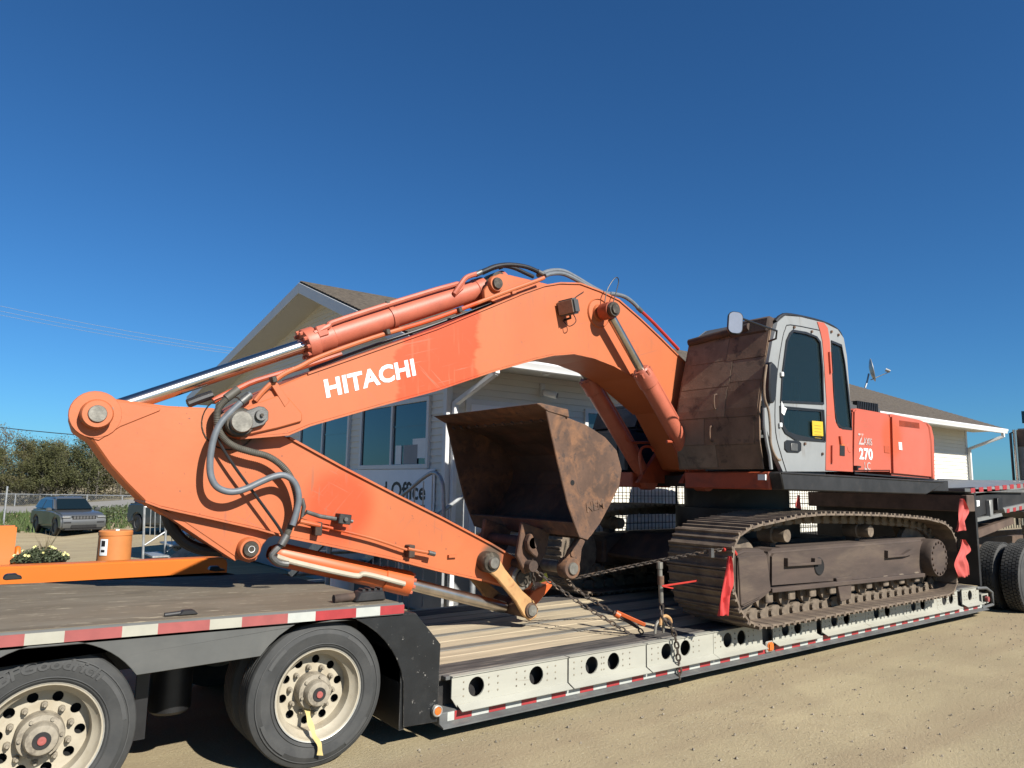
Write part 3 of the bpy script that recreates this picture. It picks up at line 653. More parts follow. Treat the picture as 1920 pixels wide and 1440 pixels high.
# rear (raised) deck plate
d = B()
n = 24; xs = [-3.2 + (2.56 + 3.2) * i / n for i in range(n + 1)]
poly = [(x, udz(x) + .006) for x in xs] + [(2.60, udz(2.6) - .06)] + [(2.60, udz(2.6) - .09)] + [(x, udz(x) - .09) for x in reversed(xs)]
d.prism(poly, 0.012, YF - .012)
d.v = [(p[0], p[1], p[2] - 0.026 * p[1]) for p in d.v]
rd = d.out('rear_deck', 'tread_plate', tr)
# side sill with wheel arches, one plate per side
HUBS = (0.46, 2.01)
def arch(cx, r, z0):
    a = math.degrees(math.asin((z0 - .465) / r)) if z0 > .465 else 0
    return [(cx + r * math.cos(R(t)), .465 + r * math.sin(R(t))) for t in [a + (180 - 2 * a) * i / 20 for i in range(21)]]
def skirt(y0, y1):
    zs = 0.75
    low = [(-3.2, zs)] + list(reversed(arch(HUBS[0], .515, zs))) + list(reversed(arch(HUBS[1], .515, zs)))
    # path: bottom left -> arch1 -> between -> arch2 up to right leg
    ang2 = [t for t in range(180, -1, -9)]
    right = [(HUBS[1] + (.515 + max(0, 60 - t) / 60 * .09) * math.cos(R(t)), .465 + .515 * math.sin(R(t))) for t in ang2]
    right = [p for p in right if p[0] > HUBS[1] or p[1] >= zs]
    poly = [(-3.2, udz(-3.2) - .075), (-3.2, zs)] + list(reversed(arch(HUBS[0], .515, zs))) + [p for p in right]
    poly += [(HUBS[1] + .615, .16), (2.905, .15), (2.915, .69), (2.70, .93), (2.60, udz(2.6) - .075)]
    return poly
sk = skirt(0, .02)
# dusty skirt (rear of the last arch top) and black fender plate share one outline split at x = 2.0
def clip(poly, x, keep_left):
    out = []
    for i, p in enumerate(poly):
        q = poly[(i + 1) % len(poly)]
        ip = (p[0] <= x) if keep_left else (p[0] >= x); iq = (q[0] <= x) if keep_left else (q[0] >= x)
        if ip: out.append(p)
        if ip != iq: t = (x - p[0]) / (q[0] - p[0]); out.append((x, p[1] + t * (q[1] - p[1])))
    return out
for y0, y1 in ((0.0, 0.014), (YF - .014, YF)):
    B().prism(clip(sk, 2.06, True), y0, y1).out('side_skirt', 'dusty_skirt', tr, bevel=.003)
    B().prism(clip(sk, 2.06, False), y0, y1).out('fender_plate', 'black_fender', tr, bevel=.003)
B().box(2.60, 2.9, 0.02, YF - .02, .45, .66).out('front_bulkhead', 'black_fender', tr, bevel=.01)
B().prism([(2.575, .66), (2.90, .66), (2.70, .93), (2.60, .95)], .02, .06).out('fender_return', 'black_fender', tr)
B().box(2.60, 2.64, .015, YF - .015, .14, udz(2.6) - .1).out('front_bulkhead', 'black_fender', tr)
# reflective tape on the deck edge: pieces from the photograph's spacing
edges = [(-0.454,1.07),(-0.185,1.064),(0.119,1.057),(0.332,1.045),(0.515,1.043),(0.796,1.04),(0.983,1.039),(1.272,1.033),(1.463,1.032),(1.754,1.025),(1.94,1.022),(2.23,1.018),(2.411,1.013),(2.6,1.012)]
tc_ = [a for a, c in edges]
for i in range(len(tc_) - 1):
    x0, x1 = tc_[i], tc_[i + 1]; red = (i % 2 == 0)
    new = i >= 9
    m_ = ('tape_red' if new else 'tape_red_dusty') if red else ('tape_white' if new else 'tape_white_dusty')
    B().add([(x0, -.003, udz(x0) - .012), (x1, -.003, udz(x1) - .012), (x1, -.003, udz(x1) - .072), (x0, -.003, udz(x0) - .072),
             (x0, .010, udz(x0) - .012), (x1, .010, udz(x1) - .012), (x1, .010, udz(x1) - .072), (x0, .010, udz(x0) - .072)],
            [(0, 1, 2, 3), (7, 6, 5, 4), (0, 4, 5, 1), (3, 2, 6, 7), (0, 3, 7, 4), (1, 5, 6, 2)]).out('reflective_tape', m_, tr)
B().add([(-3.2, 0.0, udz(-3.2) - .012), (2.6, 0.0, udz(2.6) - .012), (2.6, 0.0, udz(2.6) - .09), (-3.2, 0.0, udz(-3.2) - .09),
         (-3.2, .014, udz(-3.2) + .004), (2.6, .014, udz(2.6) + .004), (2.6, .014, udz(2.6) - .09), (-3.2, .014, udz(-3.2) - .09)],
        [(0, 1, 2, 3), (0, 4, 5, 1), (4, 7, 6, 5), (0, 3, 7, 4), (1, 5, 6, 2), (3, 2, 6, 7)]).out('deck_edge', 'dusty_skirt', tr, bevel=.004)
# under-frame of the rear bogie
for y in (.75, 1.75): B().box(-3.1, 2.6, y, y + .12, .62, .93).out('chassis_rail', 'black_steel', tr)
for x in HUBS: B().cyl((x, .3, .465), (x, 2.3, .465), .065).out('axle', 'black_steel', tr)
B().cyl((1.22, .62, .35), (1.22, .62, .72), .13, n=20).out('air_spring', 'black_trim', tr, bevel=.02)
B().box(.95, 1.02, .3, .32, .3, .75).out('mud_flap', 'black_trim', tr)
# tie-down fittings on the rear deck
for x, w in ((1.17, .06),):
    z = udz(x) + .006
    f_ = B().prism([(x - w, z), (x + w, z), (x + w - .03, z + .03), (x - w + .03, z + .03)], .10, .15).out('tie_down', 'black_steel', rd, bevel=.006)
    B().cyl((x - w - .07, .125, z + .008), (x - w + .02, .125, z + .012), .015).out('pin', 'black_steel', f_)
x = 2.42; z = udz(x) + .006
f_ = B().prism([(x - .14, z), (x + .1, z), (x + .08, z + .07), (x - .1, z + .07)], .12, .24).out('tie_down', 'black_steel', rd, bevel=.01)
for i in range(4): B().box(x - .08 + i * .045, x - .06 + i * .045, .14, .22, z + .07, z + .085).out('latch_tooth', 'black_steel', f_)
B().cyl((x - .27, .2, z + .025), (x - .12, .2, z + .03), .03).out('pin', 'rust_dark', f_)

# ---- lower deck
DZ = 0.45; LX0, LX1 = 2.92, 12.32
B().box(LX0, LX1, .1, YF - .1, .22, DZ - .05).out('deck_frame', 'black_steel', tr)
lanes = [(.085, .35, 'dark_wood', .0), (.36, .735, 'wood', -.004), (.745, .845, 'deck_strip', .0), (.855, 1.25, 'wood', -.006), (1.26, 1.34, 'deck_strip', 0), (1.35, 1.745, 'wood', -.005),
         (1.755, 1.855, 'deck_strip', 0), (1.865, 2.24, 'wood', -.004), (2.25, 2.515, 'dark_wood', 0)]
rn = random.Random(4)
for y0, y1, m_, dz in lanes:
    if m_ == 'wood':
        mid = (y0 + y1) / 2
        for a, c in ((y0, mid - .004), (mid + .004, y1)):
            x = LX0
            while x < LX1 - .2:
                L = rn.choice((3.0, 3.6, 4.2)); x2 = min(LX1, x + L)
                B().box(x + .003, x2 - .003, a, c, DZ - .05, DZ + dz + rn.uniform(-.003, .003)).out('plank', 'wood', tr, bevel=.004)
                x = x2
    else:
        B().box(LX0, LX1, y0, y1, DZ - .05, DZ + dz).out('deck_strip', m_, tr, bevel=.006)
B().box(LX0 + .06, LX1, 0.02, .083, DZ - .03, DZ - .004).out('deck_flange', 'rail_gray', tr, bevel=.003)
B().box(LX0 + .06, LX1, YF - .083, YF - .02, DZ - .03, DZ - .004).out('deck_flange', 'rail_gray', tr, bevel=.003)
# white side beams with lightening holes and rivets
SEG = [(3.02, 4.15), (4.165, 5.09), (5.105, 6.05), (6.055, 6.86), (7.05, 7.89), (8.0, 8.97), (8.975, 9.95), (9.955, 10.9), (10.905, 11.55), (11.70, 12.28)]
def side_beam(x0, x1, y, sgn, first=False, name_holes=2):
    L = x1 - x0; zc = .345; z0, z1 = .222, .442
    hx = [x0 + L * .28, x0 + L * .56] if L > .75 else [x0 + L * .35, x0 + L * .68]
    if first: hx = [3.24, 3.82]
    if L < .6: hx = [(x0 + x1) / 2 - .02]
    outer = [(x0, z1), (x0, z0 + .07 if first else z0), (x0 + .05, z0), (x1, z0), (x1, z1)] if first else [(x0, z1), (x0, z0), (x1, z0), (x1, z1)]
    bm_ = B().plate(outer, [circ(h, zc, .072, 18) for h in hx], y, y + .012 * sgn).out('side_beam', 'beam_white', tr)
    B().prism([(x0, z1), (x1, z1), (x1, z1 + .006), (x0, z1 + .006)], y - .012 * sgn, y + .05 * sgn).out('top_flange', 'beam_white', bm_)
    B().add([(x0 + (.05 if first else 0), y, z0 + .02), (x1, y, z0 + .02), (x1, y - .075 * sgn, z0 - .012), (x0 + (.05 if first else 0), y - .075 * sgn, z0 - .012), (x0 + .05 * first, y + .004 * sgn, z0 + .02), (x1, y + .004 * sgn, z0 + .02), (x1, y - .071 * sgn, z0 - .017), (x0 + .05 * first, y - .071 * sgn, z0 - .017)],
            [(0, 1, 2, 3), (7, 6, 5, 4), (3, 2, 6, 7), (0, 3, 7, 4), (1, 5, 6, 2)]).out('bottom_lip', 'beam_white', bm_)
    rv = B()
    for h in hx:
        for dx in (-.2, -.115, .115, .2):
            if not (x0 + .02 < h + dx < x1 - .02) or any(abs(h + dx - k) < .09 for k in hx): continue
            for zz in (zc + .05, zc, zc - .05):
                rv.cyl((h + dx, y + .004 * sgn, zz), (h + dx, y - .005 * sgn, zz), .0085, .006, n=8)
    rv.out('rivets', 'hub', bm_, kind='stuff')
for i, (a, c) in enumerate(SEG): side_beam(a, c, 0.0, 1, i == 0)
for i, (a, c) in enumerate(SEG[::3]): side_beam(a, c + 1.5 if i < 3 else 12.2, YF, -1)
for a, c in ((6.87, 7.04), (7.9, 7.99), (11.56, 11.69)): B().box(a, c, .05, .12, .2, .43).out('recess', 'black_steel', tr)
# lower rail, tape strip, lamps
B().prism([(-.005, .205), (-.005, .122), (.0, .110), (.12, .110), (.12, .225)], LX0, 12.45, 'x').out('lower_rail', 'rail_gray', tr, bevel=.006)
B().prism([(-.005, .132), (-.06, .118), (-.06, .108), (.0, .115)], LX0, 12.45, 'x').out('rub_rail', 'rail_gray', tr)
tx = [(2.984,0.212),(3.045,0.213),(3.198,0.215),(3.354,0.217),(3.512,0.219),(3.667,0.219),(3.819,0.221),(3.975,0.222),(4.126,0.225),(4.284,0.228),(4.436,0.227),(4.592,0.232),(4.746,0.233),(4.903,0.234),(5.049,0.237),(5.21,0.239),(5.369,0.238)]
tx = [a for a, c in tx]; step = (tx[-1] - tx[1]) / (len(tx) - 2)
while tx[-1] + step < 12.4: tx.append(tx[-1] + step)
for i in range(len(tx) - 1):
    if 6.84 < tx[i] < 7.02: continue
    B().box(tx[i] + .001, tx[i + 1] - .001, -.008, -.0045, .142, .204).out('reflective_tape', 'tape_red' if i % 2 else 'tape_white', tr)
def marker_lamp(x, z, r, label=None):
    k = B().lathe([(0, -.012), (r * .75, -.010), (r * .8, -.004)], (x, -.03, z), (0, 1, 0), 20).out('marker_lamp', 'amber', tr, label=label)
    B().lathe([(r * .8, -.006), (r * .95, -.012), (r * 1.15, -.006), (r * 1.15, .02)], (x, -.03, z), (0, 1, 0), 20).out('bezel', 'rim_edge', k)
marker_lamp(2.885, .235, .035)
k = B().box(6.90, 7.00, -.05, -.012, .165, .255).out('marker_lamp', 'amber', tr, bevel=.015, seg=3)
B().box(6.885, 7.015, -.03, -.008, .150, .265).out('bezel', 'rim_edge', k, bevel=.012)
# end of the lower deck: pocket frame with square tube
B().tube([(12.2, -.0, .43), (12.55, -.0, .41), (12.75, -.0, .33), (12.75, .0, .15), (12.35, .0, .135)], .022, smooth=False).out('end_frame', 'rail_gray', tr)
B().plate([(12.42, .18), (12.66, .18), (12.66, .32), (12.42, .32)], [[(12.45, .2), (12.63, .2), (12.63, .3), (12.45, .3)]], .02, .5).out('stake_pocket', 'beam_white', tr)
B().cyl((12.6, -.01, .24), (12.6, .03, .24), .04).out('marker_lamp', 'tape_red_dusty', tr)
B().plate([(0.25, .52), (0.40, .52), (0.40, .60), (0.25, .60)], [[(.265, .535), (.385, .535), (.385, .585), (.265, .585)]], 2.66, 3.06, 'x').out('stake_tube', 'rust_dark', tr)
# gooseneck bulkhead and its upper platform
gn = [(-0.013,1.868),(-0.041,0.482)]
B().prism([(.0, .45), (YF, .45), (YF, 1.80), (.0, 1.92)], 12.36, 12.42, 'x').out('gooseneck_plate', 'black_steel', tr, bevel=.004)
B().box(12.42, 14.2, .35, YF - .35, 1.25, 1.84).out('gooseneck', 'black_steel', tr, bevel=.02)
B().box(12.1, 12.358, .0, YF, 1.55, 1.80).out('gooseneck_beam', 'frame_brown', tr, bevel=.01)
B().box(12.05, 14.4, .0, YF, 1.845, 1.90).out('gooseneck_deck', 'rail_gray', tr, bevel=.006)

# wheels
def make_wheel(name, parent_loc, outer_y, r=.465, w=.255, rim_r=.288, letters=False, truck=False, dual_in=True, sgn=1):
    """outer face towards -y"""
    wh = thing(name, None, None, parent_loc)
    cx_, cy_, cz_ = parent_loc
    o = (0, 0, 0)
    def T(prof): return [(a, c) for a, c in prof]
    b = B()
    prof = [(rim_r, .03), (rim_r + .02, .012), (rim_r + .055, .004), (rim_r + .10, .0), (r - .055, .010), (r - .028, .022), (r - .008, .034), (r - .001, .046)]
    nr = 5
    for i in range(nr):
        y0 = .046 + (w - .092) * i / nr; y1 = .046 + (w - .092) * (i + 1) / nr
        prof += [(r, y0 + .006), (r, y1 - .006)]
        if i < nr - 1: prof += [(r - .011, y1 - .004), (r - .011, y1 + .002)]
    prof += [(r - .008, w - .034), (r - .055, w - .010), (rim_r + .1, w), (rim_r, w - .03)]
    t = b.lathe(prof, o, (0, 1, 0), 64).out('tyre', 'tire_truck' if truck else 'tire', wh, local=True, smooth=28)
    # raised rings and panels on the sidewall
    q = B()
    q.lathe([(r - .048, .007), (r - .045, .0065), (r - .042, .008)], o, (0, 1, 0), 64)
    q.lathe([(rim_r + .03, .006), (rim_r + .034, .001), (rim_r + .038, .006)], o, (0, 1, 0), 64)
    for a0, a1 in ((20, 62), (200, 236), (300, 330), (128, 150)):
        ns = 10
        for i in range(ns):
            t0 = R(a0 + (a1 - a0) * i / ns); t1 = R(a0 + (a1 - a0) * (i + 1) / ns)
            ri, ro = rim_r + .095, rim_r + .118
            q.add([(ri * math.cos(t0), -.001, ri * math.sin(t0)), (ri * math.cos(t1), -.001, ri * math.sin(t1)), (ro * math.cos(t1), .0015, ro * math.sin(t1)), (ro * math.cos(t0), .0015, ro * math.sin(t0))], [(0, 1, 2, 3)])
    q.out('sidewall_marks', 'tire_mark', wh, local=True, recalc=False)
    if truck:
        q = B()
        for i in range(56):
            a = 2 * math.pi * i / 56
            for j in range(5):
                y0 = .02 + (w - .04) * j / 5; aa = a + (j % 2) * math.pi / 56
                u = Vector((math.cos(aa), 0, math.sin(aa))); tt = Vector((-math.sin(aa), 0, math.cos(aa)))
                q.obox(u * (r + .003) + Vector((0, y0 + (w - .04) / 10, 0)), u, Vector((0, 1, 0)), tt, .010, (w - .04) / 10 - .005, r * math.pi / 56 * .80)
        q.out('tread_blocks', 'tire_truck', wh, local=True, kind='stuff', smooth=None)
    # rim barrel and dish
    rim = B().lathe([(rim_r - .0, .028), (rim_r + .006, .018), (rim_r + .004, .010), (rim_r - .006, .012), (rim_r - .012, .03), (rim_r - .020, .05), (rim_r - .045, .075), (rim_r - .05, .19), (rim_r - .03, .21), (rim_r, w - .03)], o, (0, 1, 0), 56).out('rim', 'rim', wh, local=True)
    B().lathe([(rim_r + .003, .0085), (rim_r + .009, .006), (rim_r + .007, .016)], o, (0, 1, 0), 56).out('rim_edge', 'rim_edge', wh, local=True)
    rd_ = rim_r - .047
    B().plate(circ(0, 0, rd_, 48), [circ(0, 0, .115, 24)] + [circ(.195 * math.cos(R(36 * i + 10)), .195 * math.sin(R(36 * i + 10)), .028, 14) for i in range(10)], .162, .171).out('disc', 'rim', wh, local=True)
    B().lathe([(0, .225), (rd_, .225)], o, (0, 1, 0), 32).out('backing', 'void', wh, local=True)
    # hub
    hb = B().lathe([(.118, .166), (.118, .10), (.112, .075), (.086, .07), (.083, .03), (.075, .012), (.063, .008), (0, .008)], o, (0, 1, 0), 32).out('hub', 'hub', wh, local=True)
    B().lathe([(.044, .009), (.044, .002), (0, .002)], o, (0, 1, 0), 24).out('hub_window', 'black_steel', wh, local=True)
    B().lathe([(.022, .003), (.021, -.006), (.010, -.008), (0, -.006)], o, (0, 1, 0), 18).out('hub_plug', 'hub_red', wh, local=True)
    nb = B()
    for i in range(6): a = R(60 * i + 15); nb.cyl((.098 * math.cos(a), .072, .098 * math.sin(a)), (.098 * math.cos(a), .058, .098 * math.sin(a)), .010, n=6)
    nb.out('cap_bolts', 'hub', wh, local=True, kind='stuff')
    nut = None
    for i in range(10):
        a = R(36 * i - 8); c = (.150 * math.cos(a), 0, .150 * math.sin(a))
        if nut is None: nut = B().cyl((0, .163, 0), (0, .130, 0), .019, .017, n=6).cyl((0, .132, 0), (0, .112, 0), .010, n=8).out('lug_nut', 'hub', wh, local=True, bevel=.003); nut.location = c
        else: copy_of(nut, wh, c)
    return wh
w2 = make_wheel('wheel', (0, 0, 0), 0)
def place_part(o, parent, loc): o.parent = parent; o.location = Vector(loc) - root_loc(parent)
place_part(w2, tr, (HUBS[1], .03, .467))
for x, y in ((HUBS[0], .03), (HUBS[0], .36), (HUBS[1], .36)):
    c = copy_tree(w2); place_part(c, tr, (x, y, .467)); c.rotation_euler = (0, R(14 if y < .2 else 40), 0)
    if x == HUBS[0] and y < .2: w1 = c
for x in HUBS:
    c = copy_tree(w2); place_part(c, tr, (x, YF - .03, .467)); c.rotation_euler = (0, 0, R(180))
# sidewall name on the rear wheel
def bend_on(radius, mid):
    def fn(p):
        a = mid - p.x / radius
        rr = radius + p.y
        return Vector((rr * math.cos(a), -.0035 - p.z, rr * math.sin(a)))
    return fn
I4 = Matrix.Identity(4)
tn = text_obj('sidewall_name', 'BFGoodrich', .082, 'tire_mark', None, I4, extrude=.002, offset=.0022, sx=1.22, bend=bend_on(.366, R(126)), shear=.12)
tn.parent = tr; tn.location = Vector((HUBS[0], .033, .467)) - root_loc(tr)
tn = text_obj('sidewall_name', 'CONTROL', .034, 'tire_mark', None, I4, extrude=.001, offset=.0006, sx=1.2, bend=bend_on(.390, R(43)))
bpy.data.objects.remove(tn)
# yellow ribbon tied on the nearer wheel
rb_ = B(); pts_ = [(2.01 - .035, .155, .38), (2.01 - .05, .09, .34), (2.01 - .045, .04, .28), (2.0 - .02, .01, .22), (2.01, -.005, .165), (2.015, -.012, .10)]
pp = spline([Vector(p) for p in pts_], 4)
for i, p in enumerate(pp):
    s_ = .017 + .004 * math.sin(i); rb_.v += [tuple(p + Vector((-s_, 0.004, .004))), tuple(p + Vector((s_, -.004, -.004)))]
for i in range(len(pp) - 1): rb_.f.append((2 * i, 2 * i + 1, 2 * i + 3, 2 * i + 2))
rb_.out('ribbon', 'yellow_strap', label='yellow ribbon hanging from the trailer wheel nearest the lower deck', cat='ribbon', recalc=False)

# ------------------------------------------------------------ excavator
ex = thing('excavator', 'large orange crawler excavator with folded boom, grey cab and rusty bucket', 'excavator', (8.3, 1.38, .45))
YN, YO = 1.08, 1.68          # boom side faces
AN, AF = 1.20, 1.56          # arm side faces
def Y(pl, y): return [(a, y, c) for a, c in pl]
# ---- tracks
TO, TI = -.28, .52
top_px = [(6.015,1.169),(6.036,1.269),(6.099,1.373),(6.204,1.432),(6.346,1.481),(6.796,1.53),(7.19,1.574),(7.661,1.591),(8.283,1.583),(9.029,1.561),(9.569,1.535),(10.149,1.499),(10.576,1.443),(10.823,1.359),(10.961,1.177),(10.978,0.961),(10.924,0.716),(10.834,0.554)]
tb = [(10.70, .49), (10.3, .485), (9.0, .485), (8.0, .485), (7.0, .485), (6.62, .487), (6.38, .51), (6.20, .60), (6.08, .74), (6.01, .92)]
loop = [Vector((a, c)) for a, c in top_px] + [Vector(p) for p in tb]
def resample(P, pitch):
    P = P + [P[0]]; L = sum((P[i + 1] - P[i]).length for i in range(len(P) - 1)); n = round(L / pitch); st = L / n
    out = []; d = 0.0; i = 0; acc = 0.0
    for k in range(n):
        tgt = k * st
        while acc + (P[i + 1] - P[i]).length < tgt: acc += (P[i + 1] - P[i]).length; i += 1
        seg = P[i + 1] - P[i]; out.append((P[i] + seg * ((tgt - acc) / seg.length)))
    return out, st
SH, pitch = resample(loop, .196)
shoe = link = None
sh = B(); hw = pitch / 2 + .012
prof = [(-hw, -.008), (-hw, .012), (-hw + .012, .036), (-hw + .026, .036), (-hw + .034, .012), (-.010, .012), (-.004, .034), (.010, .034), (.018, .012), (hw - .045, .012), (hw - .036, .036), (hw - .022, .036), (hw - .014, .008), (hw, .004), (hw, -.008)]
sh.prism(prof, -.4, .4)
lk = B()
for y in (-.115, .075):
    lk.prism([(-.09, -.09), (-.05, -.115), (.05, -.115), (.10, -.09), (.105, -.04), (.07, -.008), (-.07, -.008), (-.11, -.03)], y, y + .04)
lk.cyl((-.095, -.15, -.055), (-.095, .15, -.055), .034, n=10)
tr_c = {}
for side, yc in (('near', .12), ('far', 2.64)):
    for i, p in enumerate(SH):
        q = SH[(i + 1) % len(SH)]; o_ = SH[i - 1]; t = (q - o_).normalized()
        ang = math.atan2(t.y, t.x)     # direction of travel along loop; outside is to the left for this loop order
        # loop runs front -> top -> rear -> bottom (clockwise seen from -y): outside normal
        nrm_ = Vector((-t.y, t.x))
        base = Vector((p.x, yc, p.y))
        if shoe is None:
            shoe = sh.out('track_shoe', 'track_steel', ex, local=True); link = lk.out('track_link', 'roller_steel', ex, local=True)
            so, lo_ = shoe, link
        else:
            so = copy_of(shoe, ex); lo_ = copy_of(link, ex)
        for o in (so, lo_):
            o.location = base - Vector(nrm_.to_3d().xzy if False else (nrm_.x, 0, nrm_.y)) * .012 - root_loc(ex)
            o.rotation_euler = (0, -ang, 0)
# frames
for s_, yn, yf in ((1, -.10, .36), (-1, 2.86, 2.40)):
    lo_y, hi_y = min(yn, yf), max(yn, yf)
    fr = [(6.886,1.165),(6.956,1.217),(10.524,1.228),(10.702,1.137),(10.733,0.779),(10.379,0.716),(6.866,0.805)]
    q = B().prism([(a, c) for a, c in fr], lo_y, hi_y).out('track_frame', 'frame_steel', ex, bevel=.05, seg=3)
    if s_ == 1:
        fl = [(6.835,0.83),(10.251,0.779),(10.245,0.731),(6.832,0.782)]
        B().prism(fl, -.16, -.095).out('frame_flange', 'frame_steel', q, bevel=.006)
        gp = [(6.209,1.211),(6.376,1.246),(6.683,1.239),(6.755,1.198),(6.818,0.795),(6.62,0.725),(6.332,0.666),(6.196,0.688)]
        B().prism(gp, -.17, .36).out('idler_guard', 'frame_steel', ex, bevel=.03, seg=3)
        B().prism([(6.238,1.175),(6.676,1.181),(6.722,0.815),(6.572,0.763),(6.261,0.705)], -.185, -.168).out('guard_face', 'frame_steel', ex, bevel=.006)
        for pls in ([(7.145,1.121),(7.195,1.119),(7.191,1.057),(7.667,1.05),(7.67,1.096),(7.799,1.084),(7.794,1.02),(7.14,1.032)], [(9.319,1.11),(9.373,1.108),(9.367,1.055),(9.712,1.04),(9.949,1.097),(9.986,1.041),(9.78,1.017),(9.309,1.019)]):
            B().prism(pls, -.15, -.09).out('frame_step', 'frame_steel', q, bevel=.004)
        hp = [(7.82,0.994)][0]
        B().lathe([(.10, 0.0), (.09, -.008), (.075, -.004), (0, -.004)], (hp[0], -.105, hp[1]), (0, 1, 0), 20).out('access_hole_shade', 'void', q)  # black disc paints the dark of a hole; the frame behind is solid
        # final drive
        fd = [(10.494,0.972)][0]
        dv = B().lathe([(0, -.02), (.235, -.02), (.245, 0), (.245, .06), (.24, .4)], (fd[0], -.22, fd[1]), (0, 1, 0), 32).out('final_drive', 'frame_steel', ex)
        nb = B()
        for i in range(16): a = R(22.5 * i); nb.cyl((fd[0] + .205 * math.cos(a), -.236, fd[1] + .205 * math.sin(a)), (fd[0] + .205 * math.cos(a), -.255, fd[1] + .205 * math.sin(a)), .016, n=6)
        nb.out('drive_bolts', 'rust_dark', dv, kind='stuff')
        B().lathe([(.40, .28), (.43, .30), (.43, .36), (.40, .38), (.2, .38), (.2, .28)], (fd[0], -.22, fd[1]), (0, 1, 0), 28, True).out('sprocket', 'track_steel', ex)
    # idler wheel, carrier rollers, lower rollers
    yc = .12 if s_ == 1 else 2.64
    B().lathe([(.0, -.12), (.38, -.12), (.42, -.08), (.42, .08), (.38, .12), (0, .12)], (6.48, yc, .96), (0, 1, 0), 28).out('idler', 'roller_steel', ex)
    for x in (7.25, 9.05):
        B().lathe([(0, -.20), (.07, -.20), (.075, -.17), (.075, -.06), (.095, -.05), (.095, .12), (0, .12)], (x, yc, 1.35), (0, 1, 0), 20).out('carrier_roller', 'roller_steel', ex)
        B().box(x - .05, x + .05, yc - .02, yc + .1, 1.15, 1.34).out('roller_bracket', 'frame_steel', ex)
    for i in range(9):
        x = 6.85 + i * .41
        rl_ = B().lathe([(0, -.17), (.05, -.17), (.06, -.15), (.115, -.14), (.115, -.10), (.085, -.08), (.085, .08), (.115, .10), (.115, .14), (0, .14)], (x, yc, .715), (0, 1, 0), 18).out('track_roller', 'roller_steel', ex)
        B().box(x - .06, x + .06, yc - .235, yc - .175, .67, .80).out('roller_cap', 'roller_steel', ex, bevel=.012)
    for x in (8.28,):
        B().prism([(x - .17, .85), (x + .17, .85), (x + .13, .60), (x - .10, .58)], yc - .26, yc - .22).out('track_guide', 'frame_steel', ex, bevel=.006)
B().prism([(6.9, .95), (7.3, 1.25), (9.3, 1.25), (9.7, .95), (9.3, .8), (7.3, .8)], .36, 2.40).out('car_body', 'rust_dark', ex, bevel=.03)
B().cyl((8.35, 1.38, 1.22), (8.35, 1.38, 1.60), .80, n=40).out('swing_ring', 'black_steel', ex)
B().cyl((8.35, 1.38, 1.55), (8.35, 1.38, 1.86), .68, n=40).out('swing_ring', 'black_steel', ex)

# ---- upper structure
def hx(pl): return pl
SK = -.30
B().prism([(6.832,2.025),(10.637,1.976),(10.599,1.94),(10.114,1.81),(6.879,1.843)], SK, .5).out('side_skirt', 'black_steel', ex, bevel=.012)
B().prism([(6.852,2.034),(10.606,1.987),(10.619,1.965),(6.841,2.014)], SK - .012, .3).out('skirt_edge', 'black_steel', ex, bevel=.006)
B().box(7.3, 11.0, -.2, 2.95, 1.86, 2.0).out('revolving_frame', 'black_steel', ex)
B().box(6.83, 7.4, -.16, .98, 1.845, 2.035).out('platform_front', 'dark_orange', ex, bevel=.012)
B().box(6.805, 6.828, -.13, -.04, 1.945, 2.005).out('data_plate', 'paper', ex)
B().box(6.85, 7.6, 1.85, 2.95, 1.845, 2.035).out('platform_front', 'dark_orange', ex, bevel=.012)
B().box(6.95, 8.2, 2.05, 2.93, 2.036, 2.60).out('side_box', 'navy', ex, bevel=.03)
B().prism([(7.1, 2.6), (7.25, 2.95), (7.45, 3.02), (9.0, 3.02), (9.0, 2.6)], 2.0, 2.93).out('side_tank', 'navy', ex, bevel=.05, seg=2)
lv = B().box(6.935, 6.949, 2.2, 2.75, 2.15, 2.5).out('box_door', 'navy', ex, bevel=.01)
B().cyl((6.93, 2.48, 2.37), (6.915, 2.48, 2.37), .03).out('lock', 'steel', lv)
B().tube([(7.6, 2.3, 3.02), (7.6, 2.3, 3.45)], .012, smooth=False).out('antenna', 'black_trim', ex)

# cab shell
CY, CF = -.20, .90
cab_out = [(7.026,2.041),(6.845,2.285),(6.742,2.506),(6.76,2.849),(6.827,3.202),(6.909,3.447),(7.022,3.678),(7.17,3.773),(7.467,3.805),(7.97,3.811),(8.273,3.77),(8.399,3.681),(8.454,3.464),(8.473,3.125),(8.488,2.737),(8.465,2.072)]
door_win = [(7.021,2.795),(7.069,3.111),(7.173,3.482),(7.241,3.576),(7.306,3.621),(7.564,3.632),(7.784,3.612),(7.859,3.559),(7.882,3.258),(7.872,2.838)]
low_win = [(7.008,2.742),(7.867,2.763),(7.873,2.4),(7.27,2.402),(7.091,2.457),(7.007,2.55)]
rear_win = [(8.105,3.603),(8.33,3.58),(8.385,3.377),(8.437,2.992),(8.473,2.575),(8.257,2.576),(8.154,2.614),(8.108,2.774)]
def inset(pl, d):
    cx_ = sum(p[0] for p in pl) / len(pl); cz_ = sum(p[1] for p in pl) / len(pl)
    return [(p[0] + (cx_ - p[0]) / max(1e-6, math.hypot(cx_ - p[0], cz_ - p[1])) * d, p[1] + (cz_ - p[1]) / max(1e-6, math.hypot(cx_ - p[0], cz_ - p[1])) * d) for p in pl]
side = B().plate(cab_out, [door_win, low_win, rear_win], CY, CY + .05).out('cab_side', 'cab_gray', ex, bevel=.0)
side2 = B().plate(cab_out, [door_win, low_win, rear_win], CF - .05, CF).out('cab_side', 'cab_gray', ex)
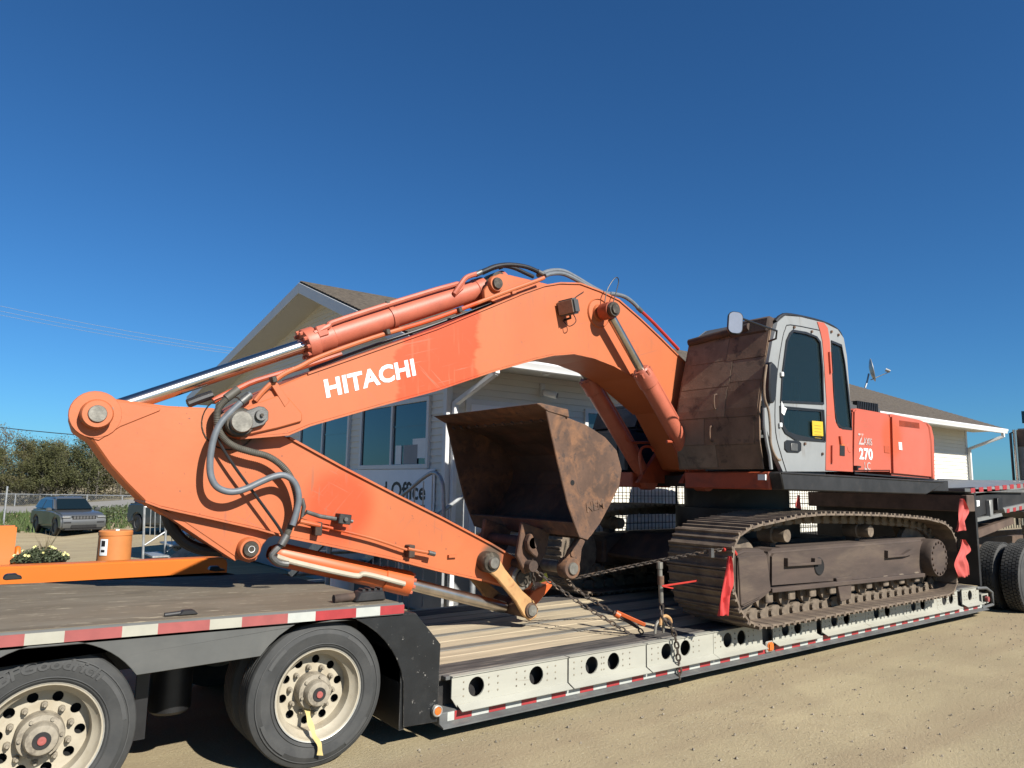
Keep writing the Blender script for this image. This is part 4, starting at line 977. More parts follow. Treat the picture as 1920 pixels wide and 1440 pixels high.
# shell between the sides: roof, back, floor (front is closed by the guard)
idx = list(range(6, 16))
sv = B()
P_ = cab_out
for i in range(6, 15):
    a, c = P_[i], P_[i + 1]
    sv.add([(a[0], CY + .02, a[1]), (c[0], CY + .02, c[1]), (c[0], CF - .02, c[1]), (a[0], CF - .02, a[1])], [(0, 1, 2, 3)])
sv.out('cab_roof', 'dark_hood', ex, recalc=False)
rf = [P_[i] for i in range(6, 13)]
B().tube([(a, CY + .03, c + .012) for a, c in rf], .022, sub=3).out('roof_gutter', 'black_trim', ex)
B().box(7.1, 7.95, CY + .05, CF - .05, 2.0, 2.05).out('cab_floor', 'black_trim', ex)
# glass and black surrounds
def ring(pl, d, y0, y1, name, m_, parent):
    return B().plate(pl, [inset(pl, d)], y0, y1).out(name, m_, parent)
for pl, nm in ((door_win, 'door_window'), (low_win, 'door_window'), (rear_win, 'quarter_window')):
    ring(inset(pl, -.012), .030, CY - .012, CY + .004, 'window_seal', 'black_trim', side)
    B().prism(inset(pl, .005), CY + .006, CY + .012).out(nm, 'cab_glass', side)
    B().prism(inset(pl, .005), CF - .03, CF - .024).out(nm, 'cab_glass', side2)
lw2 = [(7.096,2.544),(7.122,2.633),(7.238,2.694),(7.853,2.725),(7.842,2.436),(7.273,2.437),(7.142,2.471)]
ring(inset(low_win, 0.002), .055, CY - .006, CY + .001, 'window_border', 'black_trim', side)
# interior: seat, levers, far window post
B().box(7.45, 7.9, .12, .62, 2.05, 2.45).out('seat', 'black_trim', ex, bevel=.06, seg=2)
B().prism([(7.75, 2.45), (7.95, 2.45), (8.05, 3.2), (7.9, 3.2)], .14, .60).out('seat_back', 'black_trim', ex, bevel=.06, seg=2)
B().box(7.3, 7.42, -.02, .12, 2.05, 2.55).out('console', 'dark_hood', ex, bevel=.03)
B().tube([(7.35, .05, 2.5), (7.36, .05, 2.72), (7.40, .05, 2.80)], .018).out('lever', 'steel', ex)
B().box(7.52, 7.58, CF - .09, CF - .05, 2.3, 3.6).out('far_post', 'white_paint', ex)  # white colour stands in for sky reflected on the post
# orange B pillar and lower rear panel
bp_ = [(7.812,3.799),(7.961,3.808),(8.038,3.755),(8.072,3.598),(8.091,2.962),(8.112,2.649),(8.188,2.572),(8.476,2.569),(8.455,2.066),(7.861,2.071),(7.942,2.824),(7.93,3.263),(7.909,3.577),(7.871,3.687)]
B().prism(bp_, CY - .008, CY + .006).out('cab_panel', 'house_paint', side, bevel=.003)
B().prism([(8.015,3.463),(8.044,3.466),(8.053,3.212),(8.024,3.209)], CY - .03, CY - .005).out('hinge', 'house_paint', side)
B().prism([(7.986,2.362),(8.02,2.364),(8.004,2.16),(7.969,2.159)], CY - .03, CY - .005).out('hinge', 'house_paint', side)
# door outline groove: thin dark strips
dl = [(7.086,2.042),(6.98,2.262),(6.913,2.459),(6.919,2.747),(6.979,3.102),(7.091,3.471),(7.16,3.613),(7.268,3.683),(7.904,3.705)]
B().tube([(a, CY - .001, c) for a, c in dl], .006, sub=3, n=6).out('door_gap', 'black_trim', side)
B().prism([(7.065,2.363),(7.107,2.382),(7.342,2.382),(7.382,2.36),(7.376,2.277),(7.323,2.252),(7.109,2.249),(7.06,2.282)], CY - .012, CY - .001).out('handle_recess', 'black_trim', side, bevel=.004)
B().prism([(7.175,2.351),(7.298,2.35),(7.293,2.268),(7.17,2.269)], CY - .02, CY - .013).out('door_handle', 'steel', side, bevel=.006)
B().prism([(7.021,2.801),(7.068,2.74),(7.117,2.727),(7.062,2.647),(7.014,2.672)], CY - .016, CY - .013).out('decal', 'white_paint', side)
for p in ("1464,702", "1461,797"):
    a, c = [(7.048,3.097)][0] if p[3] == '4' else [(6.986,2.537)][0]
    B().box(a - .02, a + .02, CY - .03, CY - .003, c - .025, c + .025).out('latch', 'white_paint', side, bevel=.006)
nt_ = B().prism([(7.602,2.623),(7.822,2.625),(7.821,2.459),(7.601,2.454)], CY - .018, CY - .014).out('notice', 'yellow_note', side)
for k in range(5):
    a, c = [(7.622,2.6)][0]; B().box(a + .02, a + .16, CY - .0195, CY - .0185, c - .03 - k * .035, c - .024 - k * .035).out('print', 'note_print', side)
# left rear view slot (black mirror block on the pillar) and grab rail
B().prism([(6.766,3.164),(6.797,3.208),(6.864,3.181),(6.911,3.139),(6.864,2.827),(6.822,2.761),(6.763,2.75),(6.743,2.903)], CY - .06, CY + .02).out('side_vent', 'black_trim', side, bevel=.012)
rp_ = [(6.712,3.16),(6.663,2.95),(6.664,2.791),(6.724,2.671),(6.744,2.503),(6.744,2.335),(6.795,2.225),(6.869,2.16),(6.907,2.162)]
B().tube([(a, -.25, c) for a, c in rp_], .013).out('grab_rail', 'guard_plate', side)
rp_ = [(6.664,2.696),(6.664,2.499),(6.693,2.333),(6.732,2.195),(6.753,2.057)]
B().tube([(a, -.24, c) for a, c in rp_], .018).out('grab_rail', 'cab_gray', side)
for px_ in ("1488,614", "1521,622", "1558,622", "1571,628"):
    pass
for a, c in [(7.33,3.662),(7.687,3.662),(8.114,3.721),(8.268,3.703),(7.806,2.257),(7.455,2.357)]:
    B().cyl((a, CY + .0, c), (a, CY - .018, c), .016, n=8).out('bolt', 'rust', side)
# front guard of patched steel plates, leaning back at the top
GF = [(6.73, 2.06), (6.68, 2.35), (6.69, 2.70), (6.74, 2.92), (6.95, 3.62)]
def gx(z):
    for (x0, z0), (x1, z1) in zip(GF, GF[1:]):
        if z <= z1: return x0 + (x1 - x0) * (z - z0) / (z1 - z0)
    return GF[-1][0]
gd = B()
for (x0, z0), (x1, z1) in zip(GF, GF[1:]):
    gd.add([(x0, -.16, z0), (x1, -.16, z1), (x1, .97, z1), (x0, .97, z0), (x0 + .02, -.16, z0), (x1 + .02, -.16, z1), (x1 + .02, .97, z1), (x0 + .02, .97, z0)], [(0, 1, 2, 3), (7, 6, 5, 4), (0, 4, 5, 1), (3, 2, 6, 7)])
guard = gd.out('front_guard', 'guard_rust', ex, recalc=True)
plates = [(-.13, .40, 2.08, 2.32, 'guard_rust'), (.41, .94, 2.08, 2.33, 'guard_plate'), (-.10, .55, 2.33, 2.62, 'guard_rust'), (.56, .945, 2.34, 2.63, 'guard_plate'),
          (-.14, .27, 2.63, 3.02, 'guard_rust'), (.28, .945, 2.64, 2.98, 'guard_plate'), (-.15, .26, 3.03, 3.28, 'guard_plate'), (.27, .94, 2.99, 3.29, 'guard_plate'),
          (-.15, .36, 3.29, 3.58, 'guard_rust'), (.37, .94, 3.30, 3.56, 'guard_plate')]
for k, (y0, y1, z0, z1, m_) in enumerate(plates):
    dx = .004 + .002 * (k % 3)
    q = B(); nz = 4
    for j in range(nz):
        za = z0 + (z1 - z0) * j / nz; zb = z0 + (z1 - z0) * (j + 1) / nz
        q.add([(gx(za) - dx, y0, za), (gx(zb) - dx, y0, zb), (gx(zb) - dx, y1, zb), (gx(za) - dx, y1, za), (gx(za), y0, za), (gx(zb), y0, zb), (gx(zb), y1, zb), (gx(za), y1, za)],
              [(0, 1, 2, 3), (0, 4, 5, 1), (3, 2, 6, 7)] + ([(0, 3, 7, 4)] if j == 0 else []) + ([(1, 5, 6, 2)] if j == nz - 1 else []))
    q.out('guard_plate', m_, guard)
for y, z in ((.40, 2.82), (.44, 2.46)):
    x = gx(z)
    B().tube([(x - .01, y, z - .09), (x - .05, y, z - .07), (x - .05, y, z + .06), (x - .01, y, z + .08)], .010).out('grab_handle', 'rust', guard)
B().cyl((6.93, .95, 3.60), (6.93, .10, 3.66), .045).out('guard_roll', 'rust_dark', guard)
B().prism([(6.90, 3.56), (7.05, 3.58), (7.12, 3.74), (6.96, 3.76)], -.15, .38).out('visor', 'rust_dark', guard, bevel=.03)
# mirror
mp_ = [(6.687,-0.3,3.363),(6.62,-0.3,3.366),(6.614,-0.3,3.423),(6.568,-0.3,3.457)]
mc = [(5.961,3.479)][0]
mr_ = B().tube([(6.85, -.2, 3.44), (6.78, -.33, 3.44), (6.77, -.35, 3.52), (mc[0] + .08, -.42, mc[1] + .06)], .011, smooth=False).out('mirror_arm', 'black_trim', ex)
mir = Matrix.Translation((mc[0], -.42, mc[1])) @ Euler((R(-6), R(6), R(-38))).to_matrix().to_4x4()
def rrect(w, h, r_, n=6):
    out = []
    for cx_, cz_, a in ((w - r_, h - r_, 0), (-w + r_, h - r_, 90), (-w + r_, -h + r_, 180), (w - r_, -h + r_, 270)):
        out += [(cx_ + r_ * math.cos(R(a + 90 * i / n)), cz_ + r_ * math.sin(R(a + 90 * i / n))) for i in range(n + 1)]
    return out
q = B().prism(rrect(.076, .118, .058), .0, .03); q.v = [tuple(mir @ Vector(p)) for p in q.v]; q.out('mirror_housing', 'black_trim', ex, bevel=.006)
q = B().prism(rrect(.066, .108, .050), -.004, .001); q.v = [tuple(mir @ Vector(p)) for p in q.v]; q.out('mirror', 'mirror_glass', ex)

# engine house
HB = [(8.465,2.072),(8.556,2.807),(8.622,2.844),(9.438,2.829),(9.412,2.093)]
B().prism(HB, CY, 1.2).out('side_door', 'house_paint', ex, bevel=.02, seg=2)
HB2 = [(9.428,2.046),(9.472,2.817),(9.551,2.837),(10.317,2.81),(10.456,2.79),(10.527,2.728),(10.561,2.511),(10.534,2.017)]
B().prism(HB2, CY, 2.9).out('engine_door', 'house_paint', ex, bevel=.03, seg=2)
CW = [(10.573,2.01),(10.609,2.513),(10.572,2.709),(10.471,2.791),(10.535,2.795),(10.658,2.751),(10.717,2.591),(10.667,1.997)]
B().prism(CW, CY + .02, 2.88).out('counterweight', 'house_paint', ex, bevel=.02)
cwx = max(p[0] for p in HB2)
B().prism([(cwx + .1, 2.0), (cwx + .1, 2.75), (cwx + .5, 2.7), (cwx + .6, 2.4), (cwx + .5, 2.0)], .3, 2.5).out('counterweight', 'house_paint', ex, bevel=.06, seg=2)
B().prism([(8.501,2.061),(10.572,2.018),(10.57,2.003),(8.499,2.042)], CY - .004, CY + .01).out('sill', 'black_trim', ex)
x0 = HB[1][0]; z0 = HB[2][1]
hd = B().box(x0 + .0, x0 + 1.02, -.04, 1.3, z0 - .1, z0 + .12).out('hood_box', 'dark_hood', ex, bevel=.05, seg=3)
for i in range(12): B().box(x0 + .38 + i * .045, x0 + .40 + i * .045, -.052, .9, z0 + .0, z0 + .128).out('vent_bar', 'black_trim', hd)
lg = [(9.692,2.826),(10.225,2.811),(10.219,2.76),(9.687,2.776)]
for i in range(18):
    x = lg[0][0] + (lg[1][0] - lg[0][0]) * i / 17; z = lg[0][1] - .05
    B().box(x - .008, x + .008, CY - .006, CY + .02, z - .09, z - .015).out('louvre', 'dark_orange', ex)
for p, m_ in (("1657,835 1667,836 1668,850 1658,849", 'dark_orange'),):
    B().prism([(9.243,2.417),(9.379,2.416),(9.382,2.321),(9.246,2.323)], CY - .006, CY + .01).out('latch_recess', m_, ex, bevel=.004)
B().prism([(9.623,2.475),(9.709,2.475),(9.712,2.375),(9.627,2.379)], CY - .006, CY - .001).out('label_plate', 'white_paint', ex)
B().prism([(8.18,2.371),(8.286,2.369),(8.276,2.249),(8.17,2.252)], CY - .014, CY - .008).out('warning_label', 'ink', ex)
B().prism([(8.182,2.387),(8.288,2.385),(8.286,2.369),(8.18,2.371)], CY - .014, CY - .008).out('warning_label', 'amber', ex)
B().prism([(8.483,2.142),(8.569,2.138),(8.567,2.119),(8.505,2.111),(8.503,2.086),(8.478,2.085)], CY - .05, CY - .002).out('latch', 'black_trim', ex)
B().prism([(8.166,2.477),(8.201,2.478),(8.217,2.385),(8.181,2.383)], CY - .03, CY - .008).out('strap_bracket', 'dark_orange', ex)
rc = [(8.405,2.349)][0]
B().lathe([(.0, -.004), (.055, -.004), (.06, .002)], (rc[0], CY - .008, rc[1]), (0, 1, 0), 20).out('fuel_cap', 'house_paint', ex)
nm = [(8.631,2.403),(8.629,2.249),(8.627,2.102),(9.067,2.403)]
ux = Vector((1, 0, 0)); uz = Vector((0, 0, 1))
sc_ = nm[3][0] - nm[0][0]
text_obj('model_name', 'Z', .19, 'faded_white', ex, frame_m((nm[0][0] - .01, CY - .004, nm[0][1] + .0), ux, uz), extrude=.001, offset=.004)
text_obj('model_name', 'AXIS', .12, 'faded_white', ex, frame_m((nm[0][0] + .11, CY - .004, nm[0][1] + .0), ux, uz), extrude=.001, offset=.003, sx=.82)
text_obj('model_name', '270', .185, 'white_paint', ex, frame_m((nm[1][0] - .005, CY - .004, nm[1][1] - .02), ux, uz), extrude=.001, offset=.006, sx=1.12, spacing=1.05)
text_obj('model_name', 'LC', .13, 'faded_white', ex, frame_m((nm[2][0] + .1, CY - .004, nm[2][1] - .0), ux, uz), extrude=.001, offset=.002)

# ---- boom
boom_px = [(1.594,2.27),(1.608,2.354),(1.668,2.433),(1.755,2.491),(1.96,2.621),(2.208,2.747),(2.795,3.013),(3.443,3.307),(4.084,3.633),(4.453,3.822),(4.737,3.953),(4.959,4.022),(5.246,4.068),(5.553,4.036),(5.849,3.98),(6.2,3.813),(6.568,3.618),(6.873,3.445),(7.12,3.313),(7.502,2.888),(7.663,2.287),(7.579,2.016),(7.218,2.074),(7.025,2.361),(6.714,2.763),(6.077,3.107),(5.76,3.204),(5.447,3.259),(5.156,3.272),(4.87,3.221),(4.64,3.154),(4.1,2.968),(3.464,2.724),(2.868,2.529),(2.246,2.317),(2.071,2.233),(1.692,2.184),(1.622,2.209)]
bm_ = B().prism(boom_px, YN, YO).out('boom', 'boom_paint', ex, bevel=.012)
# flange lip of the top and bottom plates
topl = boom_px[5:19]; botl = boom_px[24:37]
for ln, dz in ((topl, .012), (botl, -.012)):
    q = B(); pts3 = [Vector((a, 0, c)) for a, c in ln]
    for i in range(len(ln) - 1):
        (xa, za), (xb, zb) = ln[i], ln[i + 1]
        q.add([(xa, YN - .014, za - .008), (xb, YN - .014, zb - .008), (xb, YO + .014, zb - .008), (xa, YO + .014, za - .008), (xa, YN - .014, za + .010), (xb, YN - .014, zb + .010), (xb, YO + .014, zb + .010), (xa, YO + .014, za + .010)],
              [(0, 1, 2, 3), (7, 6, 5, 4), (0, 4, 5, 1), (3, 2, 6, 7)] + ([(0, 3, 7, 4)] if i == 0 else []) + ([(1, 5, 6, 2)] if i == len(ln) - 2 else []))
    q.out('boom_flange', 'boom_paint', bm_)
# nose boss reinforcement
B().prism([(1.614,2.303),(1.633,2.375),(1.703,2.426),(1.958,2.54),(2.046,2.534),(2.169,2.412),(2.173,2.347),(1.974,2.278),(1.734,2.21),(1.664,2.223),(1.625,2.254)], YN - .03, YN + .01).out('nose_plate', 'boom_paint', bm_, bevel=.008)
# HITACHI lettering
ta = [(2.382,1.08,2.555),(3.232,1.08,2.837)]; tb_ = [(2.382,1.08,2.555),(2.345,1.08,2.711)]
A0 = Vector(ta[0]); exv = Vector(ta[1]) - A0; eyv = Vector(tb_[1]) - A0
tm = text_obj('brand_name', 'HITACHI', .30, 'white_paint', ex, frame_m((0, 0, 0), (1, 0, 0), (0, 0, 1)), extrude=.0015, offset=.011, spacing=1.04)
mnx = min(v.co.x for v in tm.data.vertices); mxx = max(v.co.x for v in tm.data.vertices); mnz = min(v.co.z for v in tm.data.vertices); mxz = max(v.co.z for v in tm.data.vertices)
for v in tm.data.vertices:
    u = (v.co.x - mnx) / (mxx - mnx); w_ = (v.co.z - mnz) / (mxz - mnz)
    p = A0 + exv * u + eyv * w_; dy = v.co.y + root_loc(ex).y
    v.co = Vector((p.x, YN - .003 + dy, p.z)) - root_loc(ex)
# pins
def pin(px, y0, y1, r_, m_='pin_steel', boss=None, boss_m='greasy', name='pin', parent=None):
    a, c = px
    par = parent or ex
    p = B().lathe([(0, y0), (r_ * .92, y0), (r_, y0 + .012), (r_, y1), (0, y1)], (a, 0, c), (0, 1, 0), 24).out(name, m_, par)
    if boss: B().lathe([(boss[0] * .55, boss[1]), (boss[0] * .9, boss[1]), (boss[0], boss[1] + .015), (boss[0], boss[2])], (a, 0, c), (0, 1, 0), 28).out('boss', boss_m, par)
    return p
pa = [(1.669,2.307)][0]
pin(pa, .965, 1.75, .085, boss=(.115, 1.01, 1.1), boss_m='greasy')
kp = B().prism([(1.589,2.266),(1.607,2.354),(1.798,2.439),(1.84,2.437),(1.876,2.406),(1.88,2.338),(1.845,2.294),(1.695,2.239),(1.632,2.228)], 1.0, 1.022).out('keeper_plate', 'steel', ex, bevel=.006)
kb = [(1.813,2.367)][0]; pin(kb, .97, 1.05, .045, 'steel', name='keeper_bolt')
B().cyl((kb[0], .972, kb[1]), (kb[0], .95, kb[1]), .014, n=6).out('keeper_bolt', 'greasy', ex)

# ---- arm
arm_px = [(0.57,2.284),(0.594,2.387),(0.634,2.421),(0.693,2.438),(0.854,2.431),(1.18,2.409),(1.508,2.417),(1.802,2.331),(2.124,2.214),(2.597,1.988),(3.177,1.729),(3.635,1.531),(4.194,1.275),(4.628,1.058),(4.754,0.977),(4.776,0.891),(4.708,0.811),(4.565,0.8),(4.332,0.868),(4.076,0.941),(3.593,1.059),(3.093,1.194),(2.535,1.322),(2.14,1.409),(1.898,1.479),(1.181,1.652),(1.077,1.692),(0.943,1.826),(0.83,1.95),(0.709,2.117),(0.604,2.188)]
am = B().prism(arm_px, AN, AF).out('arm', 'arm_paint', ex, bevel=.012)
def lips(ln, name, m_, par, y0, y1, th_=.010):
    q = B()
    for i in range(len(ln) - 1):
        (xa, za), (xb, zb) = ln[i], ln[i + 1]
        q.add([(xa, y0, za - th_), (xb, y0, zb - th_), (xb, y1, zb - th_), (xa, y1, za - th_), (xa, y0, za + th_), (xb, y0, zb + th_), (xb, y1, zb + th_), (xa, y1, za + th_)],
              [(0, 1, 2, 3), (7, 6, 5, 4), (0, 4, 5, 1), (3, 2, 6, 7)] + ([(0, 3, 7, 4)] if i == 0 else []) + ([(1, 5, 6, 2)] if i == len(ln) - 2 else []))
    return q.out(name, m_, par)
lips([(2.124,2.214),(2.597,1.988),(3.177,1.729),(3.635,1.531),(4.194,1.275),(4.526,1.105)], 'arm_flange', 'arm_paint', am, AN - .022, AF + .022)
lips([(1.07,1.696),(1.181,1.652),(1.567,1.56),(1.898,1.479),(2.14,1.409)], 'arm_flange', 'arm_paint', am, AN - .05, AF + .05, .008)
lips([(2.14,1.409),(2.535,1.322),(3.093,1.194),(3.593,1.059),(4.076,0.941)], 'arm_flange', 'arm_paint', am, AN - .03, AF + .03, .010)
# weld-on doubler near the upper pin
B().prism([(0.607,2.229),(0.606,2.362),(0.651,2.415),(0.769,2.417),(0.908,2.412),(1.126,2.389),(1.127,2.369),(0.87,2.233),(0.742,2.126),(0.711,2.133)], AN - .010, AN + .002).out('doubler', 'arm_paint', am, bevel=.004)
pu = [(0.707,2.31)][0]
B().lathe([(.16, 1.188), (.165, 1.20)], (pu[0], 0, pu[1]), (0, 1, 0), 28).out('pin_ring', 'arm_paint', am)
B().lathe([(0, 1.185), (.165, 1.186), (.17, 1.195)], (pu[0], 0, pu[1]), (0, 1, 0), 28).out('pin_ring', 'arm_paint', am)
pin(pu, 1.085, 1.66, .062, boss=(.105, 1.10, 1.2), boss_m='arm_paint')
for p in ("207,767", "159,786"):
    a, c = [(0.787,2.35)][0] if p[0] == '2' else [(0.634,2.268)][0]
    B().cyl((a, 1.12, c), (a, 1.19, c), .022, n=8).out('lock_bolt', 'pin_steel', ex)
B().lathe([(.205, 1.198), (.215, 1.192), (.215, 1.205)], (pa[0] - .03, 0, pa[1]), (0, 1, 0), 32).out('gap_shade_ring', 'greasy', am)  # dark ring paints the shaded gap between boom nose and arm
# cylinder bracket below the arm
bk = [(1.13,1.702),(1.654,1.602),(2.092,1.498),(2.122,1.433),(2.014,1.402),(1.97,1.349),(1.948,1.291),(1.927,1.229),(1.869,1.211),(1.789,1.24),(1.589,1.383)]
for y0 in (1.225, 1.49): B().prism(bk, y0, y0 + .04).out('cylinder_bracket', 'arm_paint', am, bevel=.006)
B().prism([(1.096,1.679),(1.305,1.59),(1.589,1.383),(1.789,1.24),(1.76,1.233),(1.571,1.359),(1.289,1.555)], 1.23, 1.53).out('bracket_web', 'arm_paint', am)
pb = [(1.85,1.326)][0]
pin(pb, 1.125, 1.62, .062, 'greasy', boss=(.088, 1.15, 1.24), boss_m='arm_paint')
B().lathe([(.022, 1.121), (.026, 1.119), (.026, 1.124)], (pb[0], 0, pb[1]), (0, 1, 0), 14).out('paint_mark', 'white_paint', ex)

# arm cylinder along the boom top
cp = [[(0.738,1.38,2.326)][0], [(2.369,1.38,3.083)][0], [(4.154,1.38,3.889)][0], [(4.31,1.38,3.969)][0]]
A, G1, G2, Ppin = [Vector(p) for p in cp]
dv_ = (G2 - G1).normalized()
B().cyl(A, G1, .062, n=28).out('arm_cylinder_rod', 'chrome', ex)
B().lathe([(.065, -.10), (.135, -.10), (.14, -.085), (.14, .0), (.118, .012), (.118, .16), (.108, .17), (.108, (G2 - G1).length - .12), (.116, (G2 - G1).length - .11), (.116, (G2 - G1).length), (.03, (G2 - G1).length + .03)], G1, dv_, 30).out('arm_cylinder', 'cyl_paint', ex)
gb = B()
for i in range(10):
    a = R(36 * i); u = dv_.orthogonal().normalized(); w_ = dv_.cross(u); c = G1 + (u * math.cos(a) + w_ * math.sin(a)) * .118
    gb.cyl(c - dv_ * .10, c - dv_ * .13, .018, n=6)
gb.out('gland_bolts', 'cyl_paint', ex, kind='stuff')
upn = Vector((0, 0, 1)); upn = (upn - dv_ * upn.dot(dv_)).normalized(); sdn = Vector((0, -1, 0))
fl_ = B().tube([G1 + dv_ * -.02 + sdn * .10 + upn * .07, G1 + dv_ * .12 + sdn * .11 + upn * .09, G1 + dv_ * .3 + sdn * .085 + upn * .115, G2 - dv_ * .35 + sdn * .085 + upn * .115, Vector([(3.728,1.27,3.72)][0]), Vector([(3.794,1.25,3.831)][0]), Vector([(3.868,1.25,3.922)][0]), Vector([(4.003,1.25,3.987)][0])], .026, sub=4).out('cylinder_pipe', 'cyl_paint', ex)
B().obox(G1 + dv_ * .05 + sdn * .10 + upn * .07, dv_, sdn, upn, .05, .03, .05).out('pipe_flange', 'cyl_paint', ex, bevel=.008)
for t in (.78, 2.2):
    c = G1 + dv_ * t
    B().lathe([(.110, 0), (.118, 0), (.118, .05), (.110, .05)], c, dv_, 26).out('pipe_clamp', 'cyl_paint', ex)
    B().obox(c + sdn * .09 + upn * .14, dv_, sdn, upn, .018, .014, .014).out('clamp_bolt', 'greasy', ex)
# clevis on the boom
cl = [(4.033,3.802),(4.141,3.962),(4.228,4.012),(4.365,4.021),(4.909,4.015),(5.062,3.982),(4.27,3.674),(4.035,3.719)]
for y0 in (1.17, 1.53): B().prism(cl, y0, y0 + .05).out('cylinder_clevis', 'boom_paint', bm_, bevel=.008)
pc = [(4.16,3.886)][0]; pin(pc, 1.105, 1.65, .06, 'greasy', boss=(.085, 1.13, 1.18), boss_m='boom_paint')
B().lathe([(0, -.09), (.105, -.09), (.105, .09), (0, .09)], Ppin, (0, 1, 0), 24).out('cylinder_eye', 'greasy', ex)
B().cyl(G2 + dv_ * .01, Ppin, .075, n=18).out('cylinder_neck', 'greasy', ex)
B().lathe([(0, -.10), (.115, -.10), (.115, .10), (0, .10)], A, (0, 1, 0), 24).out('rod_eye', 'arm_paint', ex)

# boom cylinders (one on each side of the boom)
ptop = [(5.527,3.777)][0]; pbase = [(7.109,1.931)][0]
phead = [(6.054,3.165)][0]
for yc, vis in ((.93, True), (1.83, False)):
    T_ = Vector((ptop[0], yc, ptop[1])); Bs = Vector((pbase[0], yc, pbase[1])); dd = (Bs - T_).normalized(); hl = (Vector((phead[0], yc, phead[1])) - T_).length
    B().cyl(T_ + dd * .1, T_ + dd * (hl + .1), .050, n=26).out('boom_cylinder_rod', 'worn_chrome', ex)
    L_ = (Bs - T_).length
    B().lathe([(.052, -.02), (.085, -.02), (.105, .02), (.112, .10), (.112, .2), (.098, .21), (.098, L_ - hl - .14), (.06, L_ - hl - .05)], T_ + dd * hl, dd, 28).out('boom_cylinder', 'cyl_paint', ex)
    gb = B(); u = dd.orthogonal().normalized(); w_ = dd.cross(u)
    for i in range(8):
        a = R(45 * i); c = T_ + dd * hl + (u * math.cos(a) + w_ * math.sin(a)) * .098
        gb.cyl(c + dd * .0, c + dd * .06, .02, n=6)
    gb.out('gland_bolts', 'cyl_paint', ex, kind='stuff')
    B().lathe([(0, -.07), (.095, -.07), (.095, .07), (0, .07)], T_, (0, 1, 0), 24).out('rod_eye', 'dark_orange', ex)
    B().lathe([(0, -.08), (.12, -.08), (.12, .08), (0, .08)], Bs, (0, 1, 0), 24).out('cylinder_eye', 'cyl_paint', ex)
    B().tube([T_ + dd * (hl + .06) + Vector((.10, 0, .06)), T_ + dd * (hl + .25) + Vector((.12, 0, .07)), T_ + dd * (L_ - .5) + Vector((.12, 0, .07)), T_ + dd * (L_ - .2) + Vector((.08, 0, .05))], .017, sub=3).out('cylinder_pipe', 'cyl_paint', ex)
yl, yr = .80, 1.96
B().lathe([(0, .795), (.052, .795), (.058, .81), (.058, 1.95), (0, 1.95)], (ptop[0], 0, ptop[1]), (0, 1, 0), 24).out('boom_pin', 'greasy', ex)
B().lathe([(.05, .815), (.078, .815), (.082, .83), (.082, .86), (.07, .87)], (ptop[0], 0, ptop[1]), (0, 1, 0), 24).out('pin_collar', 'greasy', ex)
B().lathe([(.16, 1.06), (.17, 1.08)], (ptop[0], 0, ptop[1]), (0, 1, 0), 28).out('boss_ring', 'boom_paint', bm_)
B().lathe([(0, 1.04), (.09, 1.04), (.10, 1.068), (.165, 1.072), (.165, 1.09)], (ptop[0], 0, ptop[1]), (0, 1, 0), 28).out('boss_ring', 'boom_paint', bm_)
B().prism([(pbase[0] - .3, 1.9), (pbase[0] + .5, 1.9), (pbase[0] + .6, 2.5), (pbase[0] + .25, 2.5)], 1.0, 1.06).out('boom_bracket', 'dark_orange', ex)
B().prism([(pbase[0] - .3, 1.9), (pbase[0] + .5, 1.9), (pbase[0] + .6, 2.5), (pbase[0] + .25, 2.5)], 1.70, 1.76).out('boom_bracket', 'dark_orange', ex)
# handrails in front of the boom foot
for pxs, y in (([(6.627,1.75,2.546),(6.617,1.75,2.478),(6.673,1.75,2.413),(6.779,1.75,2.405),(7.045,1.75,2.417),(7.176,1.75,2.402),(7.257,1.75,2.322),(7.297,1.75,2.254)], 0), ([(6.492,0.95,2.377),(6.603,0.95,2.382),(6.774,0.95,2.409),(6.843,0.95,2.476),(6.874,0.95,2.573)], 0), ([(6.771,1.6,2.0),(6.735,1.6,2.198),(6.745,1.6,2.298),(6.813,1.6,2.348),(6.931,1.6,2.353),(6.989,1.6,2.301)], 0), ([(6.679,1.0,2.362),(6.715,1.0,2.282),(6.78,1.0,2.19),(6.921,1.0,2.035)], 0)):
    B().tube(pxs, .018).out('handrail', 'dark_orange', ex)
# work lamp on the boom side
lm = [(4.996,0.98,3.743)][0]; lm = Vector(lm)
la = Vector((-.92, -.30, -.22)).normalized(); lu = Vector((-.25, 0, 1)); lu = (lu - la * lu.dot(la)).normalized(); ls = la.cross(lu)
B().obox(lm, la, ls, lu, .065, .105, .085).out('work_lamp', 'dark_hood', ex, bevel=.02, seg=2)
B().obox(lm + la * .066, la, ls, lu, .003, .09, .07).out('lamp_lens', 'lamp_lens', ex, bevel=.003)
B().tube([lm - lu * .06, lm - lu * .11 + Vector((.02, .02, 0)), Vector((lm.x + .03, 1.09, lm.z - .12))], .014, smooth=False).out('lamp_bracket', 'black_trim', ex)
B().tube([lm - lu * .05 + Vector((.04, 0, 0)), lm + Vector((.09, -.02, -.14)), lm + Vector((.03, .02, -.2)), lm + Vector((-.0, .09, -.13))], .005).out('lamp_wire', 'black_trim', ex)
B().tube([lm + lu * .03 + Vector((.06, .03, 0)), Vector((lm.x + .16, 1.07, lm.z + .14)), Vector((lm.x + .3, 1.07, lm.z + .24))], .005).out('lamp_wire', 'black_trim', ex)

